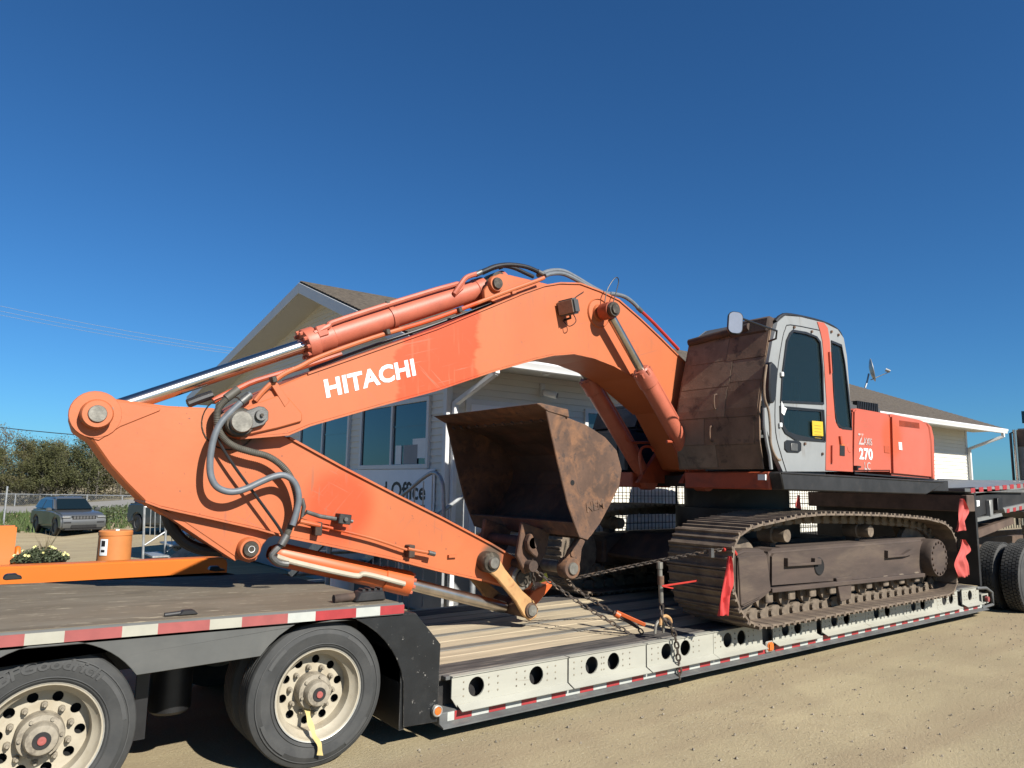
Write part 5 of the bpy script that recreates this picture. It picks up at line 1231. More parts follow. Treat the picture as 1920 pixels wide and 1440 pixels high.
# steel pipes along the boom
pth = [(1.783,1.06,2.483),(1.837,1.06,2.56),(1.917,1.06,2.649),(2.013,1.06,2.729),(2.129,1.06,2.794),(2.299,1.06,2.899),(2.78,1.06,3.128),(3.428,1.06,3.404),(4.232,1.06,3.797),(4.611,1.06,3.978),(4.719,1.06,4.033)]
B().tube(pth, .021, sub=4).out('boom_pipe', 'boom_paint', ex)
pth2 = [(1.53,1.3,2.482),(1.608,1.3,2.536),(1.73,1.3,2.607),(1.855,1.3,2.677),(2.209,1.3,2.822),(2.59,1.3,2.989)]
B().tube(pth2, .024, sub=3).out('boom_pipe', 'dark_orange', ex)
B().tube([(2.266,1.2,2.803),(2.85,1.2,3.085),(3.513,1.2,3.384),(4.201,1.2,3.713),(4.404,1.2,3.821)], .014, sub=3).out('boom_pipe', 'hose_black', ex)
for a in [(1.913,1.05,2.665),(3.657,1.05,3.511),(2.903,1.05,3.192)]:
    B().obox(a, Vector((.95, 0, .3)), Vector((0, 1, 0)), Vector((-.3, 0, .95)), .02, .04, .026).out('pipe_clamp', 'greasy', ex, bevel=.006)
B().prism([(1.893,2.631),(1.948,2.645),(2.058,2.506),(2.021,2.451)], YN - .035, YN + .005).out('clamp_plate', 'boom_paint', bm_, bevel=.003)
for pl in ([(3.64,3.496),(3.682,3.513),(3.689,3.488),(3.646,3.471)], [(4.294,3.81),(4.341,3.829),(4.348,3.802),(4.301,3.783)]):
    B().prism(pl, YN - .03, YN + .005).out('weld_tab', 'boom_paint', bm_)
# hoses over the boom top
B().tube([(4.029,1.25,4.003),(4.107,1.25,4.046),(4.227,1.25,4.109),(4.4,1.25,4.16),(4.614,1.25,4.179),(4.783,1.25,4.158),(4.873,1.25,4.139)], .024, n=10).out('hose', 'hose_black', ex)
B().tube([(4.163,1.4,4.057),(4.299,1.4,4.135),(4.439,1.4,4.186),(4.583,1.4,4.19),(4.73,1.4,4.164),(4.843,1.4,4.143)], .022, n=10).out('hose', 'hose_black', ex)
B().tube([(4.782,1.12,4.081),(4.879,1.12,4.123),(5.054,1.12,4.15),(5.266,1.12,4.11),(5.467,1.12,4.061),(5.675,1.12,4.041),(5.803,1.12,4.056),(5.977,1.12,4.054),(6.11,1.12,4.012),(6.208,1.12,3.957)], .024, n=10).out('hose', 'hose_gray', ex)
B().tube([(4.824,1.3,4.129),(4.99,1.3,4.215),(5.185,1.3,4.253),(5.386,1.3,4.216),(5.635,1.3,4.147),(5.893,1.3,4.095)], .024, n=10).out('hose', 'hose_gray', ex)
for s_ in ([(3.977,1.25,3.97),(4.042,1.25,4.011)], [(4.783,1.25,4.158),(4.888,1.25,4.136)], [(6.208,1.12,3.957),(6.272,1.12,3.921)]):
    B().cyl(s_[0], s_[1], .028, n=12).out('hose_fitting', 'steel', ex)
B().tube([(6.272,1.12,3.921),(6.446,1.12,3.83),(6.662,1.12,3.703),(6.923,1.12,3.543)], .020, n=10).out('boom_pipe', 'red_paint', ex)
B().tube([(5.551,1.0,3.897),(5.584,1.0,4.031),(5.668,1.0,4.158),(5.736,1.0,4.214),(5.77,1.0,4.176),(5.735,1.0,4.058),(5.684,1.0,3.919)], .006).out('grease_line', 'hose_black', ex)
# hoses at the arm joint
B().tube([(1.737,1.03,2.532),(1.679,1.03,2.472),(1.604,1.03,2.391),(1.52,1.03,2.279),(1.481,1.03,2.159),(1.468,1.03,2.018),(1.48,1.03,1.898),(1.52,1.03,1.819),(1.585,1.03,1.78),(1.664,1.03,1.772),(1.751,1.03,1.797),(1.863,1.03,1.852),(1.953,1.03,1.891),(2.029,1.03,1.905),(2.095,1.03,1.88),(2.147,1.03,1.817),(2.171,1.03,1.72),(2.159,1.03,1.614),(2.13,1.03,1.509)], .026, n=12).out('hose', 'hose_gray', ex)
B().tube([(1.628,1.08,2.539),(1.571,1.08,2.484),(1.524,1.08,2.422),(1.509,1.08,2.347),(1.528,1.08,2.245),(1.58,1.08,2.17),(1.664,1.08,2.116),(1.781,1.08,2.083),(1.909,1.08,2.054),(2.006,1.08,2.002),(2.089,1.08,1.923),(2.143,1.08,1.825),(2.177,1.08,1.697),(2.166,1.08,1.59),(2.135,1.08,1.506),(2.109,1.08,1.431)], .027, n=10, sub=16, ribs=.07).out('hose', 'hose_ribbed', ex)
B().tube([(1.515,1.1,2.39),(1.508,1.1,2.266),(1.548,1.1,2.144),(1.655,1.1,1.984),(1.851,1.1,1.738),(2.034,1.1,1.507),(2.082,1.1,1.43)], .012, n=8).out('hose', 'hose_black', ex)
B().tube([(1.268,1.45,1.647),(1.317,1.45,1.503),(1.424,1.45,1.377),(1.56,1.45,1.31),(1.712,1.45,1.291)], .045, n=10).out('hose', 'hose_black', ex)
B().tube([(1.363,1.4,2.455),(1.452,1.4,2.501),(1.543,1.4,2.543)], .036, n=10).out('hose', 'hose_black', ex)
B().cyl(*[(1.668,1.03,2.463),(1.729,1.03,2.522)], .032, n=12).out('hose_fitting', 'steel', ex)
B().cyl(*[(1.567,1.08,2.488),(1.655,1.08,2.567)], .034, n=12).out('hose_fitting', 'hose_ribbed', ex)
B().cyl(*[(2.109,1.08,1.431),(2.066,1.08,1.353)], .034, n=12).out('hose_fitting', 'steel', ex)
B().tube([(2.073,1.1,1.351),(2.017,1.1,1.295),(2.006,1.1,1.263),(2.06,1.1,1.214),(2.139,1.1,1.198)], .026, n=10).out('hose_fitting', 'steel', ex)
# valve on the arm side
B().tube([(2.224,1.1,1.718),(2.245,1.1,1.653),(2.232,1.1,1.567),(2.27,1.1,1.61),(2.387,1.1,1.573),(2.528,1.1,1.549)], .018, n=10, smooth=False).out('valve_pipe', 'steel', ex)
vb = [(2.59,1.1,1.548)][0]
B().obox(vb, Vector((.99, 0, -.12)).normalized(), Vector((0, 1, 0)), Vector((.12, 0, .99)).normalized(), .055, .05, .042).out('valve_block', 'black_steel', ex, bevel=.006)
B().cyl((vb[0], vb[1] - .05, vb[2]), (vb[0], vb[1] - .07, vb[2]), .018, n=8).out('valve_bolt', 'steel', ex)
B().cyl(*[(2.644,1.1,1.534),(2.679,1.1,1.525)], .016, n=8).out('valve_port', 'steel', ex)
B().cyl(*[(2.224,1.12,1.536),(2.399,1.12,1.498)], .02, n=10).out('valve_pipe', 'arm_paint', ex)
B().tube([(2.407,1.14,1.497),(2.502,1.14,1.473),(2.899,1.14,1.372),(3.218,1.14,1.268),(3.272,1.14,1.266)], .012, n=8).out('grease_pipe', 'arm_paint', ex)
B().cyl(*[(3.233,1.12,1.274),(3.494,1.12,1.22)], .016, n=8).out('valve_pipe', 'arm_paint', ex)
for a in [(2.388,1.16,1.474),(3.272,1.16,1.255)]: B().box(a[0] - .03, a[0] + .03, a[1] - .05, a[1] + .04, a[2] - .06, a[2] + .05).out('pipe_bracket', 'rust_dark', ex, bevel=.006)
B().cyl(*[(3.438,1.11,1.233),(3.506,1.11,1.216)], .022, n=8).out('pipe_plug', 'steel', ex)
B().box(*[v for p in zip([(3.699,1.17,1.168)][0], [(3.787,1.17,1.193)][0]) for v in sorted((p[0], p[1] + (0.03 if p[0] == p[1] else 0)))]).out('weld_tab', 'arm_paint', am)

# bucket cylinder and link
ba = [Vector(p) for p in [(1.958,1.38,1.291),(2.169,1.38,1.248),(3.384,1.38,0.932),(4.502,1.38,0.619),(4.777,1.38,0.558)]]
bd = (ba[2] - ba[1]).normalized()
Lb = (ba[2] - ba[1]).length
B().lathe([(.05, -.1), (.085, -.04), (.098, 0), (.098, Lb - .28), (.108, Lb - .27), (.112, Lb - .14), (.115, Lb), (.06, Lb)], ba[1], bd, 28).out('bucket_cylinder', 'bright_orange', ex)
B().lathe([(0, -.10), (.10, -.10), (.10, .10), (0, .10)], (pb[0], 1.38, pb[1]), (0, 1, 0), 24).out('cylinder_eye', 'arm_paint', ex)
B().cyl(ba[2], ba[3], .058, n=26).out('bucket_cylinder_rod', 'worn_chrome', ex)
gb = B(); u = bd.orthogonal().normalized(); w_ = bd.cross(u)
for i in range(10): a = R(36 * i); c = ba[2] + (u * math.cos(a) + w_ * math.sin(a)) * .095; gb.cyl(c - bd * .02, c + bd * .03, .018, n=6)
gb.out('gland_bolts', 'cyl_paint', ex, kind='stuff')
upb = Vector((0, 0, 1)); upb = (upb - bd * upb.dot(bd)).normalized()
B().tube([ba[1] - bd * .08 + Vector((0, -.13, -.02)), ba[1] + bd * .1 + Vector((0, -.115, -.035)), ba[1] + bd * (Lb - .62) + Vector((0, -.115, -.035)), ba[1] + bd * (Lb - .5) + Vector((0, -.12, -.0)), ba[1] + bd * (Lb - .1) + Vector((0, -.12, -.01))], .024, n=10).out('cylinder_pipe', 'rim', ex)
pl1 = [(4.129,1.112)][0]; pl2 = [(4.607,0.627)][0]; pt = [(4.521,0.942)][0]
for y0, y1, vis in ((1.075, 1.125, 1), (1.635, 1.685, 0)):
    dlk = Vector((pl2[0] - pl1[0], pl2[1] - pl1[1])); nlk = Vector((-dlk.y, dlk.x)).normalized(); dn_ = dlk.normalized()
    def side_(p, w_, t): return (p[0] + nlk.x * w_ + dn_.x * t, p[1] + nlk.y * w_ + dn_.y * t)
    pol = [side_(pl1, .075, -.06), side_(pl1, .085, .02), side_(pl1, .062, .16), side_(pl2, .062, -.2), side_(pl2, .09, -.03), side_(pl2, .075, .07), side_(pl2, 0, .105), side_(pl2, -.075, .07), side_(pl2, -.09, -.03), side_(pl2, -.062, -.2), side_(pl1, -.062, .16), side_(pl1, -.085, .02), side_(pl1, -.075, -.06), side_(pl1, 0, -.09)]
    B().prism(pol, y0, y1).out('bucket_link', 'yellow_link', ex, bevel=.008)
pin(pl1, 1.03, 1.72, .055, boss=(.10, 1.07, 1.21), boss_m='greasy')
pin(pl2, 1.04, 1.72, .055, boss=(.075, 1.055, 1.08), boss_m='rust')
pin(pt, 1.08, 1.68, .085, 'greasy', boss=(.125, 1.10, 1.22), boss_m='pin_steel')
B().cyl((pl2[0], 1.14, pl2[1]), (pl2[0], 1.62, pl2[1]), .085, n=20).out('link_barrel', 'rust', ex)
B().prism([(4.65,0.687),(4.752,0.784),(4.999,0.863),(5.014,0.819),(4.838,0.671),(4.741,0.606)], 1.22, 1.54).out('tipping_lever', 'bright_orange', ex, bevel=.01)
B().prism([(4.793,0.946),(4.878,0.962),(4.907,0.885),(4.794,0.866)], 1.165, 1.17).out('tag', 'lime_tag', ex)

# ---- bucket, standing curled behind the arm tip
BN, BF = .48, 2.28
bs_px = [(4.296,2.542),(4.54,2.503),(4.802,2.443),(5.053,2.336),(5.215,2.21),(5.282,2.026),(5.251,1.866),(5.124,1.682),(4.98,1.494),(4.874,1.39),(4.819,1.346),(4.716,1.375),(4.648,1.51),(4.567,1.685),(4.445,2.055),(4.343,2.39)]
for y0, y1 in ((BN, BN + .025), (BF - .025, BF)):
    sdp = B().prism(bs_px, y0, y1).out('bucket_side', 'rust', ex, bevel=.005)
cut = [(4.273,2.544),(4.51,2.5),(4.592,2.261),(4.662,1.91),(4.752,1.609),(4.821,1.483),(4.856,1.407),(4.8,1.344),(4.691,1.372),(4.624,1.512),(4.543,1.685),(4.421,2.055),(4.32,2.388)]
B().prism(cut, BN - .022, BN).out('side_cutter', 'rust', ex, bevel=.006)
shell = bs_px[1:11]
inn = inset(shell + [bs_px[12]], .03)[:10]
q = B()
for i in range(9):
    a, c = shell[i], shell[i + 1]; d_, e = inn[i], inn[i + 1]
    q.add([(a[0], BN + .01, a[1]), (c[0], BN + .01, c[1]), (c[0], BF - .01, c[1]), (a[0], BF - .01, a[1]), (d_[0], BN + .01, d_[1]), (e[0], BN + .01, e[1]), (e[0], BF - .01, e[1]), (d_[0], BF - .01, d_[1])], [(0, 1, 2, 3), (7, 6, 5, 4), (0, 3, 7, 4), (1, 5, 6, 2)])
q.out('bucket_shell', 'rust_dark', ex)
lipp = [(4.155,2.601),(4.199,2.61),(4.54,2.575),(4.554,2.499),(4.296,2.537)]
B().prism(lipp, BN - .03, BF + .03).out('cutting_edge', 'rust', ex, bevel=.006)
nbt = B()
for i in range(11):
    y = BN + .12 + i * .155; nbt.cyl((bs_px[0][0] - .0 + .04, y, bs_px[0][1] - .07), (bs_px[0][0] + .03, y, bs_px[0][1] - .085), .02, n=6)
nbt.out('edge_bolts', 'rust_dark', ex, kind='stuff')
floor_ = [(4.716,1.375),(4.648,1.51),(4.688,1.519),(4.819,1.407)]
B().prism(floor_, BN + .02, BF - .02).out('bucket_heel', 'rust', ex, bevel=.004)
hx_ = [(4.64,1.759)][0]; 
hl_ = [(4.601,1.884)][0]
B().lathe([(.026, 0), (0, 0)], (hl_[0], BN - .0235, hl_[1]), (0, 1, 0), 14).out('cutter_hole_shade', 'void', ex)  # black disc on the plate paints a hole's dark inside
lt = [(4.802,0.455,1.609),(5.02,0.455,1.647)]
text_obj('weld_lettering', 'NEM', .115, 'rust', ex, frame_m((lt[0][0], BN - .004, lt[0][1] if False else lt[0][2]), (Vector(lt[1]) - Vector(lt[0])), (0.1, 0, 1)), extrude=.004, offset=.004)
# hanger ears and coupler under the bucket
zb = bs_px[11][1]; xb = bs_px[11][0]
for y in (.98, 1.62):
    B().prism([(xb - .30, zb + .12), (xb + .05, zb + .02), (xb + .02, zb - .16), (xb - .10, zb - .34), (xb - .26, zb - .38), (xb - .36, zb - .2)], y, y + .05).out('bucket_ear', 'rust', ex, bevel=.01)
for z, x in ((zb - .08, xb - .22), (zb - .30, xb - .22)):
    B().cyl((x, .9, z), (x, 1.75, z), .055, n=18).out('ear_pin', 'rust_dark', ex)
hk = [(4.459,1.388),(4.506,1.366),(4.521,1.273),(4.562,1.19),(4.543,1.15),(4.489,1.183),(4.435,1.236),(4.421,1.312)]
B().prism(hk, .90, .97).out('coupler_hook', 'rust', ex, bevel=.01)
lk2 = [(4.953,1.344),(5.046,1.309),(4.996,1.228),(4.983,1.124),(4.941,0.998),(4.829,0.953),(4.773,1.043),(4.8,1.159),(4.841,1.234)]
B().prism(lk2, .75, .81).out('coupler_link', 'rust', ex, bevel=.012)
pk = [(4.843,1.052)][0]
pin(pk, .70, 1.9, .060, 'pin_steel', boss=(.105, .72, .84), boss_m='rust')
pk2 = [(4.865,1.193)][0]; pin(pk2, .735, .80, .035, 'rust')
B().box(pt[0] - .05, pk[0] + .02, 1.24, 1.54, pt[1] - .06, pt[1] + .16).out('quick_coupler', 'black_steel', ex, bevel=.03)
B().prism([(xb - .25, zb - .30), (xb + .12, zb - .34), (xb + .12, zb - .50), (xb - .22, zb - .50)], 1.15, 1.75).out('quick_coupler', 'rust_dark', ex, bevel=.02)

# ------------------------------------------------------------ parked vehicles
def car(name, label, body_m, loc, rotz, tall=1.0):
    c = thing(name, label, 'car', loc, rotz, None)
    Ln, Wd = 4.8, 1.94; hx_ = Ln / 2; hy = Wd / 2
    zb = .32; 
    prof = [(-hx_, .55), (-hx_ + .05, .95), (-hx_ + .06, 1.12), (-.1, 1.16), (.75, 1.14), (1.3, 1.10), (1.95, 1.04), (2.28, .92), (hx_ - .02, .72), (hx_, .50), (hx_ - .08, .32), (-hx_ + .15, .32)]
    prof = [(a, z_ * tall) for a, z_ in prof]
    wheels = (-1.45, 1.47)
    def with_arches(p):
        low = [(hx_ - .08, .30)]
        for wx in reversed(wheels): low += [(wx + .44 * math.cos(R(t)), .37 + .44 * math.sin(R(t))) for t in range(-5, 186, 12)]
        return p[:-2] + low + [(-hx_ + .15, .30)]
    full = with_arches(prof)
    b_ = B(); sec = [(-hy, .06), (-hy + .05, 0), (hy - .05, 0), (hy, .06)]
    b_.prism(full, -hy, hy).out('body', body_m, c, local=True, bevel=.11, seg=3)
    B().box(-hx_ + .2, hx_ - .3, -hy + .18, hy - .18, .25, .7).out('underbody', 'black_trim', c, local=True)
    gh = [(-hx_ + .12, 1.12 * tall), (-hx_ + .42, 1.60 * tall), (-1.5, 1.72 * tall), (-.2, 1.76 * tall), (.18, 1.71 * tall), (.98, 1.14 * tall)]
    g_ = B(); n_ = len(gh)
    for sgn in (-1, 1): g_.v += [(a, sgn * (hy - .08 - .20 * (z_ - 1.12) / .6), z_) for a, z_ in gh]
    g_.f += [tuple(range(n_)), tuple(range(2 * n_ - 1, n_ - 1, -1))] + [(i, (i + 1) % n_, n_ + (i + 1) % n_, n_ + i) for i in range(n_)]
    g_.out('cabin', body_m, c, local=True, bevel=.09, seg=3)
    def yy(z_): return hy - .08 - .20 * (z_ - 1.12) / .6
    # windscreen
    w_ = B()
    a, z0_ = .93, 1.20; c2, z1_ = .26, 1.655
    w_.add([(a + .03, -yy(z0_ * tall) + .10, z0_ * tall + .01), (a + .03, yy(z0_ * tall) - .10, z0_ * tall + .01), (c2 + .03, yy(z1_ * tall) - .08, z1_ * tall + .015), (c2 + .03, -yy(z1_ * tall) + .08, z1_ * tall + .015)], [(0, 1, 2, 3)])
    w_.out('windscreen', 'glass_dark', c, local=True)
    for sgn in (-1, 1):
        for (xa, xb, xc, xd) in ((-.85, .60, .02, -.75), (-1.95, -.95, -.85, -1.65)):
            q = B().add([(x_, sgn * (yy(z_ * tall) + .012), z_ * tall) for x_, z_ in ((xa, 1.20), (xb, 1.20), (xc, 1.62), (xd, 1.62))], [(0, 1, 2, 3)])
            q.out('side_window', 'glass_dark', c, local=True)
        B().box(.62, .85, sgn * (hy - .02), sgn * (hy + .20), 1.10 * tall, 1.27 * tall).out('door_mirror', body_m, c, local=True, bevel=.04, seg=2)
        B().box(hx_ - .22, hx_ - .015, sgn * (hy - .40), sgn * (hy - .05), .84 * tall, .92 * tall).out('headlight', 'lamp_glass', c, local=True, bevel=.02)
        B().box(hx_ - .10, hx_ + .004, sgn * (hy - .42), sgn * (hy - .10), .60, .66).out('fog_recess', 'black_trim', c, local=True, bevel=.01)
        B().box(-1.9, .3, sgn * (yy(1.74 * tall) - .06), sgn * (yy(1.74 * tall) - .03), 1.765 * tall, 1.79 * tall).out('roof_rail', 'black_trim', c, local=True)
        for wx in wheels:
            t_ = B().lathe([(.22, .0), (.33, -.005), (.375, .03), (.385, .06), (.385, .20), (.375, .23), (.33, .25), (.22, .24)], (wx, sgn * hy - (0 if sgn < 0 else .235) - (.01 if sgn < 0 else -.02), .385), (0, 1, 0), 28).out('wheel', 'black_trim', c, local=True)
            B().lathe([(.24, .02), (.2, .05), (.07, .03), (0, .03)], (wx, sgn * (hy + .008), .385), (0, -sgn, 0), 20).out('rim', 'dark_hood', t_, local=True)
    gr_ = B().box(hx_ - .14, hx_ - .022, -.50, .50, .77 * tall, .93 * tall).out('grille', 'black_trim', c, local=True, bevel=.01)
    for i in range(7): B().box(hx_ - .05, hx_ - .012, -.46 + i * .135, -.36 + i * .135, .78 * tall, .91 * tall).out('grille_slot', 'dark_hood', gr_, local=True, bevel=.01)
    B().box(hx_ - .2, hx_ + .006, -.55, .55, .36, .53).out('air_intake', 'black_trim', c, local=True, bevel=.02)
    B().box(hx_ - .25, hx_ - .02, -.8, .8, .27, .36).out('lower_lip', 'black_trim', c, local=True, bevel=.02)
    return c
cpos = (4.233,36.884,-0.984)
view = math.atan2(cpos[1] + 4.74, cpos[0])
car('parked_car', 'matte grey sport utility car with slotted grille parked by the grass', 'suv_gray', (cpos[0], cpos[1] + .6, gz(cpos[0], cpos[1])), view + math.pi + R(17))
cpos = (7.735,30.829,-0.688)
car('parked_car', 'dark blue car half hidden behind the raised arm and stairs', 'suv_blue', (cpos[0], cpos[1], gz(cpos[0], cpos[1])), view + math.pi + R(24), 1.12)

# ------------------------------------------------------------ trees behind the road
def make_tree(seed, h, spread, leaf_n, leaf_m, bare=0.0):
    rn = random.Random(seed); root = thing('tree', None, None)
    tk = B(); top = Vector((rn.uniform(-.3, .3), rn.uniform(-.3, .3), h * .93))
    path = [Vector((0, 0, -.2)), Vector((rn.uniform(-.15, .15), rn.uniform(-.15, .15), h * .33)), Vector((top.x * .6, top.y * .6, h * .66)), top]
    P = spline(path, 4); tk.tube(path, lambda t: .11 * (1 - t) ** .8 * h / 8 + .012, n=7, sub=4)
    tips = []
    for i in range(26 + int(bare * 26)):
        t = rn.uniform(.22, .97); p = P[min(len(P) - 1, int(t * len(P)))]
        a = rn.uniform(0, 6.28); L = spread * (1.15 - t * .75) * rn.uniform(.6, 1.1); e = p + Vector((math.cos(a) * L, math.sin(a) * L, L * rn.uniform(.25, .9)))
        m_ = p.lerp(e, .5) + Vector((0, 0, .12 * L)); tk.tube([p, m_, e], lambda u: .030 * (1 - u) + .007, n=5, sub=2)
        tips += [m_, e, p.lerp(e, .75)]
        for k in range(2 + int(bare * 3)):
            f_ = e + Vector((rn.gauss(0, .35), rn.gauss(0, .35), rn.uniform(.1, .7))); tk.tube([m_.lerp(e, .6), f_], .008, n=4, smooth=False); tips.append(f_)
    tk.out('trunk', 'bark', root, local=True)
    lf = B()
    for i in range(leaf_n):
        c = rn.choice(tips) + Vector((rn.gauss(0, .30), rn.gauss(0, .30), rn.gauss(-.05, .30)))
        if c.z < h * .13: continue
        s_ = rn.uniform(.045, .11); n_ = Vector((rn.gauss(0, 1), rn.gauss(0, 1), rn.gauss(.4, 1))).normalized(); u = n_.orthogonal().normalized(); v = n_.cross(u)
        a = rn.uniform(0, 6.28); u, v = u * math.cos(a) + v * math.sin(a), v * math.cos(a) - u * math.sin(a)
        lf.add([c - u * s_, c - v * s_ * .6, c + u * s_, c + v * s_ * .6], [(0, 1, 2, 3)])
    lf.out('crown', leaf_m, root, local=True, smooth=None, recalc=False)
    return root
protos = [make_tree(1, 7.2, 2.0, 7000, 'leaf_a'), make_tree(2, 7.8, 2.1, 7000, 'leaf_b'), make_tree(3, 7.6, 1.7, 900, 'leaf_c', 1.0), make_tree(4, 6.4, 2.3, 7500, 'leaf_a'), make_tree(5, 8.0, 1.6, 1500, 'leaf_c', .8)]
words = ['dense dark green tree', 'olive green bushy tree', 'nearly bare pale tree', 'low broad dark tree', 'thin brown-leaved tree']
rn = random.Random(9); used = set(); ti = 0
spots = []
for k in range(44):
    x = -10 + k * .66 + rn.uniform(-.4, .4); spots.append((x, 79.5 - .6 * x + rn.uniform(-1.5, 5.5)))
for k in range(24):
    x = -10 + k * 1.2 + rn.uniform(-.5, .5); spots.append((x, 88 - .6 * x + rn.uniform(-1, 6)))
ordn = ['first', 'second', 'third', 'fourth', 'fifth', 'sixth', 'seventh', 'eighth', 'ninth', 'tenth', 'eleventh', 'twelfth', 'thirteenth', 'fourteenth', 'fifteenth', 'sixteenth', 'seventeenth', 'eighteenth', 'nineteenth', 'twentieth']
counts = {}
spots = sorted(spots[:44]) + sorted(spots[44:])
for i, (x, y) in enumerate(spots):
    k = rn.choice((0, 1, 2, 3, 0, 1, 4, 2))
    if k not in used: o = protos[k]; used.add(k)
    else: o = copy_tree(protos[k])
    row = 'front tree row' if i < 44 else 'back tree row'
    n_ = counts.get((k, row), 0); counts[(k, row)] = n_ + 1
    o.location = (x, y, -.95); s_ = rn.uniform(.60, .86); o.scale = (s_, s_, s_ * rn.uniform(.9, 1.08)); o.rotation_euler = (0, 0, rn.uniform(0, 6.28))
    tag(o, '%s, %s of its kind in the %s' % (words[k], ordn[n_] + ' from left', row), 'tree', 'trees behind the road')
for k in range(5):
    if k not in used: tag(protos[k], words[k] + ' at the far end of the tree line', 'tree', 'trees behind the road'); protos[k].location = (-12 - k, 92, -.95)
# undergrowth along the tree line
ug = B(); rn = random.Random(21)
for i in range(12000):
    x = rn.uniform(-12, 20); y = 77.5 - .6 * x + rn.random() * 9; h = rn.random() ** 1.6 * 1.5
    c = Vector((x, y, -.95 + h)); s_ = rn.uniform(.06, .15); n_ = Vector((rn.gauss(0, 1), rn.gauss(0, 1), rn.gauss(.3, 1))).normalized(); u = n_.orthogonal().normalized(); v = n_.cross(u)
    ug.add([c - u * s_, c - v * s_ * .5, c + u * s_, c + v * s_ * .5], [(0, 1, 2, 3)])
ug.out('undergrowth', 'leaf_c', kind='stuff', label='dry brushy undergrowth along the foot of the tree line', cat='undergrowth', smooth=None, recalc=False)
# weeds by the car
wd = B(); rn = random.Random(22)
for i in range(900):
    x = 6.2 + rn.gauss(0, .9); y = 41.5 - .6 * (x - 5) + rn.gauss(0, .8); h = rn.uniform(.2, 1.0)
    c = Vector((x, y, gz(x, y) + h)); s_ = rn.uniform(.03, .07); a = rn.uniform(0, 6.28); u = Vector((math.cos(a), math.sin(a), rn.uniform(-.5, .5))); v = Vector((-math.sin(a) * .4, math.cos(a) * .4, .8))
    wd.add([c - u * s_, c - v * s_, c + u * s_, c + v * s_], [(0, 1, 2, 3)])
wd.out('tall_weeds', 'plant_leaf', kind='stuff', label='tall grey-green weeds in the grass beside the grey car', cat='weeds', smooth=None, recalc=False)

# ------------------------------------------------------------ chain-link fence
fn = thing('chain_link_fence', 'galvanised chain-link fence along the far side of the road', 'fence', (2.6, 75, -.95))
fa = Vector((-22, 88.8, -.95)); fb = Vector((16, 66, -.95)); fd_ = (fb - fa).normalized(); FL = (fb - fa).length; FH = 1.12
B().cyl(fa + Vector((0, 0, FH)), fb + Vector((0, 0, FH)), .045, n=8).out('top_rail', 'galv', fn)
k = 0
while k * 3.0 < FL:
    p = fa + fd_ * (k * 3.0); B().cyl(p, p + Vector((0, 0, FH + .03)), .05, n=8).out('post', 'galv', fn); k += 1
q = B(); t = 0.0
while t < FL - FH:
    p = fa + fd_ * t
    for s_ in (0, 1):
        a = p + Vector((0, 0, .02 if s_ == 0 else FH)); c = p + fd_ * FH + Vector((0, 0, FH if s_ == 0 else .02))
        q.beam(a, c, .008, .008)
    t += .16
q.out('wire_mesh', 'galv', fn, kind='stuff', smooth=None)
gp_ = thing('gate_post', 'tall galvanised gate post standing alone at the left edge', 'post', (1.95, 45, -.95))
B().cyl((1.95, 45, -.95), (1.95, 45, 1.15), .05, n=10).out('pole', 'galv', gp_)
B().lathe([(.06, 0), (.06, .04), (.03, .07), (0, .075)], (1.95, 45, 1.15), (0, 0, 1), 12).out('cap', 'galv', gp_)

# ------------------------------------------------------------ orange things behind the trailer
bm2 = thing('barrier_beam', 'long low orange plastic barrier lying parallel behind the rear deck', 'barrier', (0.8, 5.1, 0))
bt = [(0.115,0.885),(2.706,0.874),(2.753,0.861),(2.782,0.82)]
B().prism(bt + [(bt[3][0] + .02, 0), (bt[0][0], 0)], 5.0, 5.24).out('body', 'bin_orange', bm2, bevel=.02, seg=3)
for pl in ([(0.318,1.04),(0.33,1.069),(0.351,1.076),(0.408,1.077),(0.417,1.064),(0.447,1.053),(0.449,1.032),(0.341,1.03)], [(1.905,1.018),(1.922,1.051),(1.994,1.052),(2.001,1.032),(2.05,1.02),(2.056,1.009),(1.964,1.005)]):
    B().prism(pl, 2.50, 2.58).out('deck_cleat', 'black_trim', rd, bevel=.006)
jb = thing('water_barrier', 'upright orange plastic barrier at the left edge behind the trailer', 'barrier', (0.0, 6.0, 0))
B().prism([(5.85, 0), (5.85, .58), (5.91, .90), (5.93, 1.267), (6.07, 1.267), (6.09, .90), (6.15, .58), (6.15, 0)], -1.6, 0.559, 'x').out('body', 'bin_orange', jb, bevel=.02, seg=2)
B().prism([(5.89, .0), (5.89, .90), (5.95, 1.02), (6.05, 1.02), (6.11, .90), (6.11, .0)], 0.564, 0.619, 'x').out('end_lug', 'bin_orange', jb, bevel=.015)
OX, OY, OR = 1.596, 5.75, 0.195
oc = thing('orange_drum', 'weathered orange round post cover with white label near the planter', 'drum', (OX, OY, 0))
B().lathe([(0, 1.215), (.10, 1.22), (OR - .012, 1.215), (OR, 1.205), (OR, 1.16), (OR - .006, 1.155), (OR, .6), (OR + .006, 0.019)], (OX, OY, -0.019), (0, 0, 1), 36).out('body', 'post_orange', oc)
lb = B()
for i in range(6):
    t0 = R(208 + i * 5); t1 = R(208 + (i + 1) * 5); r_ = OR + .0025
    lb.add([(OX + r_ * math.cos(t0), OY + r_ * math.sin(t0), 0.901), (OX + r_ * math.cos(t1), OY + r_ * math.sin(t1), 0.901), (OX + r_ * math.cos(t1), OY + r_ * math.sin(t1), 1.101), (OX + r_ * math.cos(t0), OY + r_ * math.sin(t0), 1.101)], [(0, 1, 2, 3)])
lbo = lb.out('label_sticker', 'paper', oc, recalc=False)
